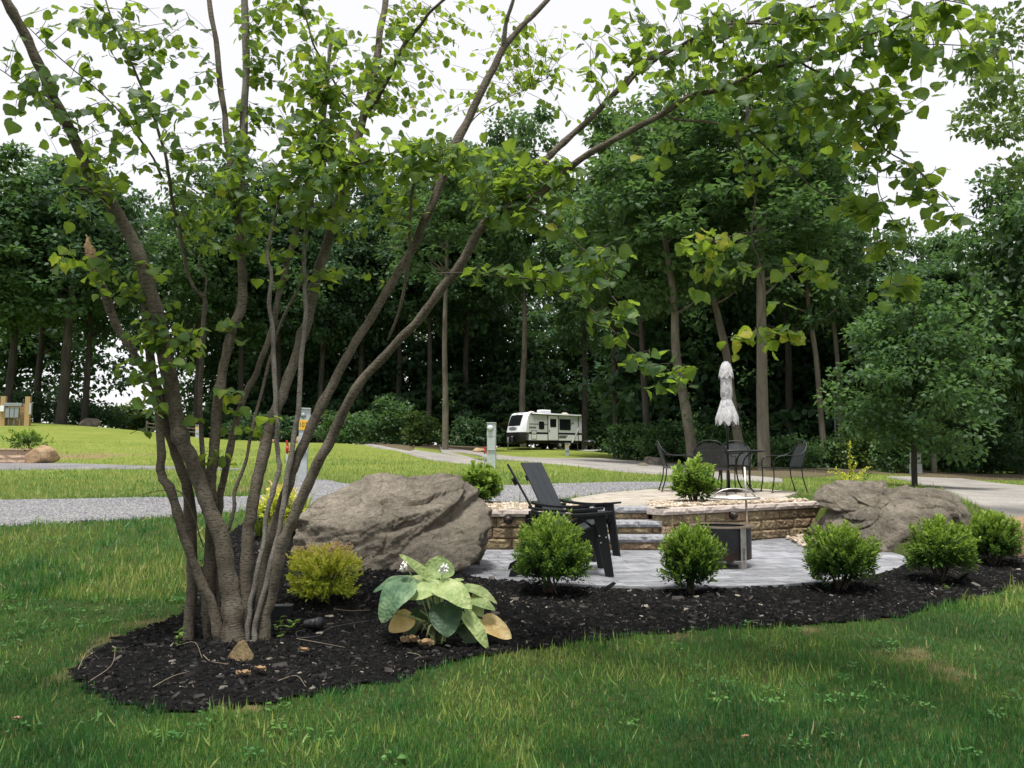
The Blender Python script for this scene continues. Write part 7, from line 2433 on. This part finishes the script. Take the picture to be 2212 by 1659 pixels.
forest_tree(690, 82, 400, 'dark forest tree above the 107 pedestal', 15, 3, 'dark', 5, .34, 5.2, D)
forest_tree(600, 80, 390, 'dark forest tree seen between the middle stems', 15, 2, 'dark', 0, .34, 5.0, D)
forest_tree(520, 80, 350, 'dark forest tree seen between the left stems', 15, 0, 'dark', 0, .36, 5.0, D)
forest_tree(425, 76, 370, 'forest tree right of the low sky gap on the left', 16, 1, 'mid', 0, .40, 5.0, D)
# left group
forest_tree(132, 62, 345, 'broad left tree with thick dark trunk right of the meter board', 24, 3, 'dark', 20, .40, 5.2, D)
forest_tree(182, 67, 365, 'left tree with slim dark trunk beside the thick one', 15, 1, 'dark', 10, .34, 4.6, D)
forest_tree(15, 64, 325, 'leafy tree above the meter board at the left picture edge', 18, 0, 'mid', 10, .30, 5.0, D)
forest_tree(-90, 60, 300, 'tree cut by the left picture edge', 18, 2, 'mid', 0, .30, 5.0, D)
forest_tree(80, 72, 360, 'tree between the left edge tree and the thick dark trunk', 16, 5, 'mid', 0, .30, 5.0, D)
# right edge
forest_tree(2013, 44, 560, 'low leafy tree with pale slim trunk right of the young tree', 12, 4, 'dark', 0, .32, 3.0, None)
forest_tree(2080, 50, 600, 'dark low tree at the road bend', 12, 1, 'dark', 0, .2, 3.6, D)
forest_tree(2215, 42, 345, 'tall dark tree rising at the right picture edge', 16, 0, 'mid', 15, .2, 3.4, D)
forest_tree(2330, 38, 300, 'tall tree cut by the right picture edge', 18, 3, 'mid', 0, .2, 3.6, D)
forest_tree(1905, 52, 520, 'thin-crowned tree filling the sky gap on the right', 12, 4, 'dark', 0, .25, 3.0, D)
forest_tree(1960, 88, 470, 'sparse far tree in the right sky gap', 10, 5, 'mid', 0, .3, 4.2, D)
forest_tree(2060, 92, 480, 'second sparse far tree in the right sky gap', 10, 4, 'mid', 0, .3, 4.4, D)
# young tree by the road and the near tree hanging in from the right
forest_tree(1970, 25.5, 600, 'young leafy tree with a slim trunk beside the gravel road', 13, 3, 'mid', 10, .14, 2.2, D, 0, 'young_tree', None)

# near right tree: light leaf clusters entering the corner
def near_tree():
    x, Y = 9.6, 12.5
    z = float(H(x, Y))
    root = empty('corner_tree', (x, Y, z), 'light green tree whose leaves enter the top right corner', 'tree')
    vv, ff = tube_arr(smooth_path([(0, 0, -.3), (0, 0, 1.5), (-.1, .1, 3.5), (-.2, 0, 6), (-.2, 0, 8)], 4), [.16, .15, .15, .14, .14, .13, .13, .12, .12, .1, .1, .09, .08, .07, .06, .05, .04], 10)
    MB().add(vv, ff).build('trunk', M_tbarkd, root, True)
    v, f, ti = crown_cloud(2.35, 2.3, 80, 80, .115, 912, .8, .14)
    v = v + np.array([-.1, 0, 7.35])
    obj('crown', np_mesh('crown', v, [f], False, np.clip(ti + .25, 0, 1)), FOL['light'], root, kind='stuff')
near_tree()

# the mass of the wood behind the single trees: one far-off body of leaves
parts, tt = [], []
r_ = np.random.default_rng(31)
def mass(u, Y, vtop, rx, vbot=None, k=None, dense=1.0):
    x = (u - 1106) / FPX * Y
    z = float(H(x, Y)) if vbot is None else P(u, vbot, Y).z
    h_ = P(u, vtop, Y).z - z
    k = r_.integers(0, 6) if k is None else k
    v, f, ti = VAR[k]
    n_ = int(len(f) // 2 * .34 * dense)
    idx = r_.choice(len(f) // 2, n_, False)
    vs = v.reshape(-1, 4, 3)[idx]
    rz0 = [7.0, 6.4, 7.6, 6.0, 6.6, 7.2][k]; rx0 = [4.0, 4.4, 3.6, 4.6, 3.2, 4.2][k]
    a_ = r_.uniform(0, 6.28)
    ca, sa = math.cos(a_), math.sin(a_)
    cen = vs.mean(1, keepdims=True)
    loc = (vs - cen) * 1.62
    cs = cen * np.array([rx / rx0, rx / rx0, h_ / 2 / rz0])
    w_ = cs + loc
    xx = w_[..., 0] * ca - w_[..., 1] * sa; yy = w_[..., 0] * sa + w_[..., 1] * ca
    w_ = np.stack([xx + x, yy + Y, w_[..., 2] + z + h_ / 2], -1).reshape(-1, 3)
    w_[:, 2] = np.maximum(w_[:, 2], z - .3)
    parts.append((w_, np.arange(len(w_)).reshape(-1, 4)))
    tt.append(ti.reshape(-1, 4)[idx].ravel())
for u in range(1420, 1850, 62):
    mass(u, 62 + r_.uniform(-4, 8), 300 + r_.uniform(-40, 60), 4.2)
for u in range(1410, 1900, 75):
    mass(u, 57 + r_.uniform(-2, 3), 640 + r_.uniform(-90, 60), 3.6)
    mass(u + 30, 54 + r_.uniform(-2, 3), 850 + r_.uniform(-50, 40), 2.6)
for u in range(450, 1420, 62):
    mass(u, 100 + r_.uniform(-5, 10), 420 + r_.uniform(-40, 50), 6.0)
for u in range(480, 1420, 75):
    mass(u, 92 + r_.uniform(-3, 4), 640 + r_.uniform(-80, 60), 5.2)
    mass(u + 35, 86 + r_.uniform(-3, 3), 830 + r_.uniform(-50, 40), 3.6)
for u in range(-200, 215, 62):
    mass(u, 80 + r_.uniform(-4, 6), 470 + r_.uniform(-50, 60), 5.0)
for u in (340, 400):
    mass(u, 88, 430 + r_.uniform(-30, 30), 5.5, 760)
for u in range(1880, 2330, 60):
    mass(u, 60 + r_.uniform(-4, 6), 700 + r_.uniform(-60, 60), 4.2)
for u in range(2190, 2400, 60):
    mass(u, 55, 450 + r_.uniform(-60, 60), 3.8)
v, fs = merge(parts)
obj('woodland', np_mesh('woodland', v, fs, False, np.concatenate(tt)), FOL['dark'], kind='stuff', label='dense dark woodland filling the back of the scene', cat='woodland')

# understorey: brush along the wood edge
def brush(name, u, v0, wpx, hpx, Y, label, mk='mid', seed=0, nn=2600):
    x = (u - 1106) / FPX * Y
    z = float(H(x, Y))
    sc = Y / FPX
    v, f, ti = crown_cloud(1, 1, 46, nn // 46, .28 * Y / 70, 700 + seed, .6, .34)
    V = v.reshape(-1, 4, 3); cen = V.mean(1, keepdims=True)
    loc = V - cen
    cen = cen * np.array([wpx / 2 * sc, wpx / 3 * sc, hpx / 2 * sc])
    V = (cen + loc).reshape(-1, 3)
    V[:, 2] += hpx / 2 * sc * .9
    V[:, 2] = np.maximum(V[:, 2], -.1)
    root = empty(name, (x, Y, z), label, 'bush', 'brush along the wood edge')
    obj('crown', np_mesh('crown', V, [np.arange(len(V)).reshape(-1, 4)], False, ti), FOL[mk], root, kind='stuff')
    vv, ff = tube_arr([(0, 0, -.3), (.1, 0, hpx * sc * .3), (0, .1, hpx * sc * .7)], [.08, .06, .03], 6)
    MB().add(vv, ff).build('stem', M_tbarkd, root)
for k, (u, wpx, hpx, Y, lab, mk) in enumerate([
        (745, 120, 75, 64, 'green bush right of the 107 pedestal at the verge', 'mid'), (830, 110, 100, 68, 'leafy bush left of the lone pale trunk', 'mid'), (905, 90, 80, 66, 'bush hugging the left side of the lone pale trunk', 'light'),
        (1015, 100, 70, 76, 'dark brush between lone trunk and camper', 'dark'), (1325, 100, 80, 80, 'brush right of the camper rear', 'mid'), (1365, 110, 85, 52, 'brush behind the camp road bend', 'mid'), (1430, 110, 95, 50, 'brush behind the left patio chair', 'mid'),
        (1530, 120, 95, 48, 'brush behind the patio table', 'mid'), (1600, 100, 80, 50, 'brush right behind the parasol pole', 'mid'), (1700, 130, 90, 44, 'brush behind the right patio chair', 'mid'), (1780, 120, 80, 46, 'brush around the foot of the slim trunk pair', 'mid'),
        (1860, 120, 100, 45, 'brush behind the barberry', 'light'), (1935, 110, 90, 42, 'brush left of the young tree', 'mid'), (2030, 130, 100, 48, 'brush at the far end of the gravel road', 'mid'), (2110, 120, 100, 50, 'brush on the right of the road end', 'dark'),
        (2200, 130, 120, 48, 'brush at the right picture edge', 'dark'), (560, 120, 60, 70, 'brush behind the stems on the lawn crest', 'dark'), (640, 100, 60, 70, 'brush behind the 107 pedestal', 'dark'),
        (275, 90, 70, 95, 'pale far bush in the low sky gap on the left', 'light'), (320, 70, 50, 90, 'second far bush in the low sky gap on the left', 'light'), (60, 150, 70, 70, 'brush behind the meter board', 'dark'), (190, 130, 60, 74, 'brush beneath the thick dark left trunk', 'dark'),
        (385, 90, 60, 80, 'brush at the right end of the rail fence', 'dark'), (470, 100, 60, 78, 'brush behind the picnic table', 'dark')]):
    brush('bush', u, 0, wpx, hpx, Y, lab, mk, k)
# leaf litter verge at the foot of the wood
strip('woodland_floor', [(680, 952), (780, 958), (900, 967), (1000, 974), (1060, 972)], [(680, 945), (780, 950), (900, 957), (1000, 962), (1060, 964)], M_litter, 6, 3, .03)
strip('woodland_verge', [(1400, 999), (1460, 1003), (1560, 1024), (1660, 1034), (1780, 1030), (1900, 1024), (2050, 1034), (2300, 1036)],
      [(1400, 990), (1460, 994), (1560, 1004), (1660, 1012), (1780, 1012), (1900, 1012), (2050, 1024), (2300, 1026)], M_litter, 6, 4, .02)
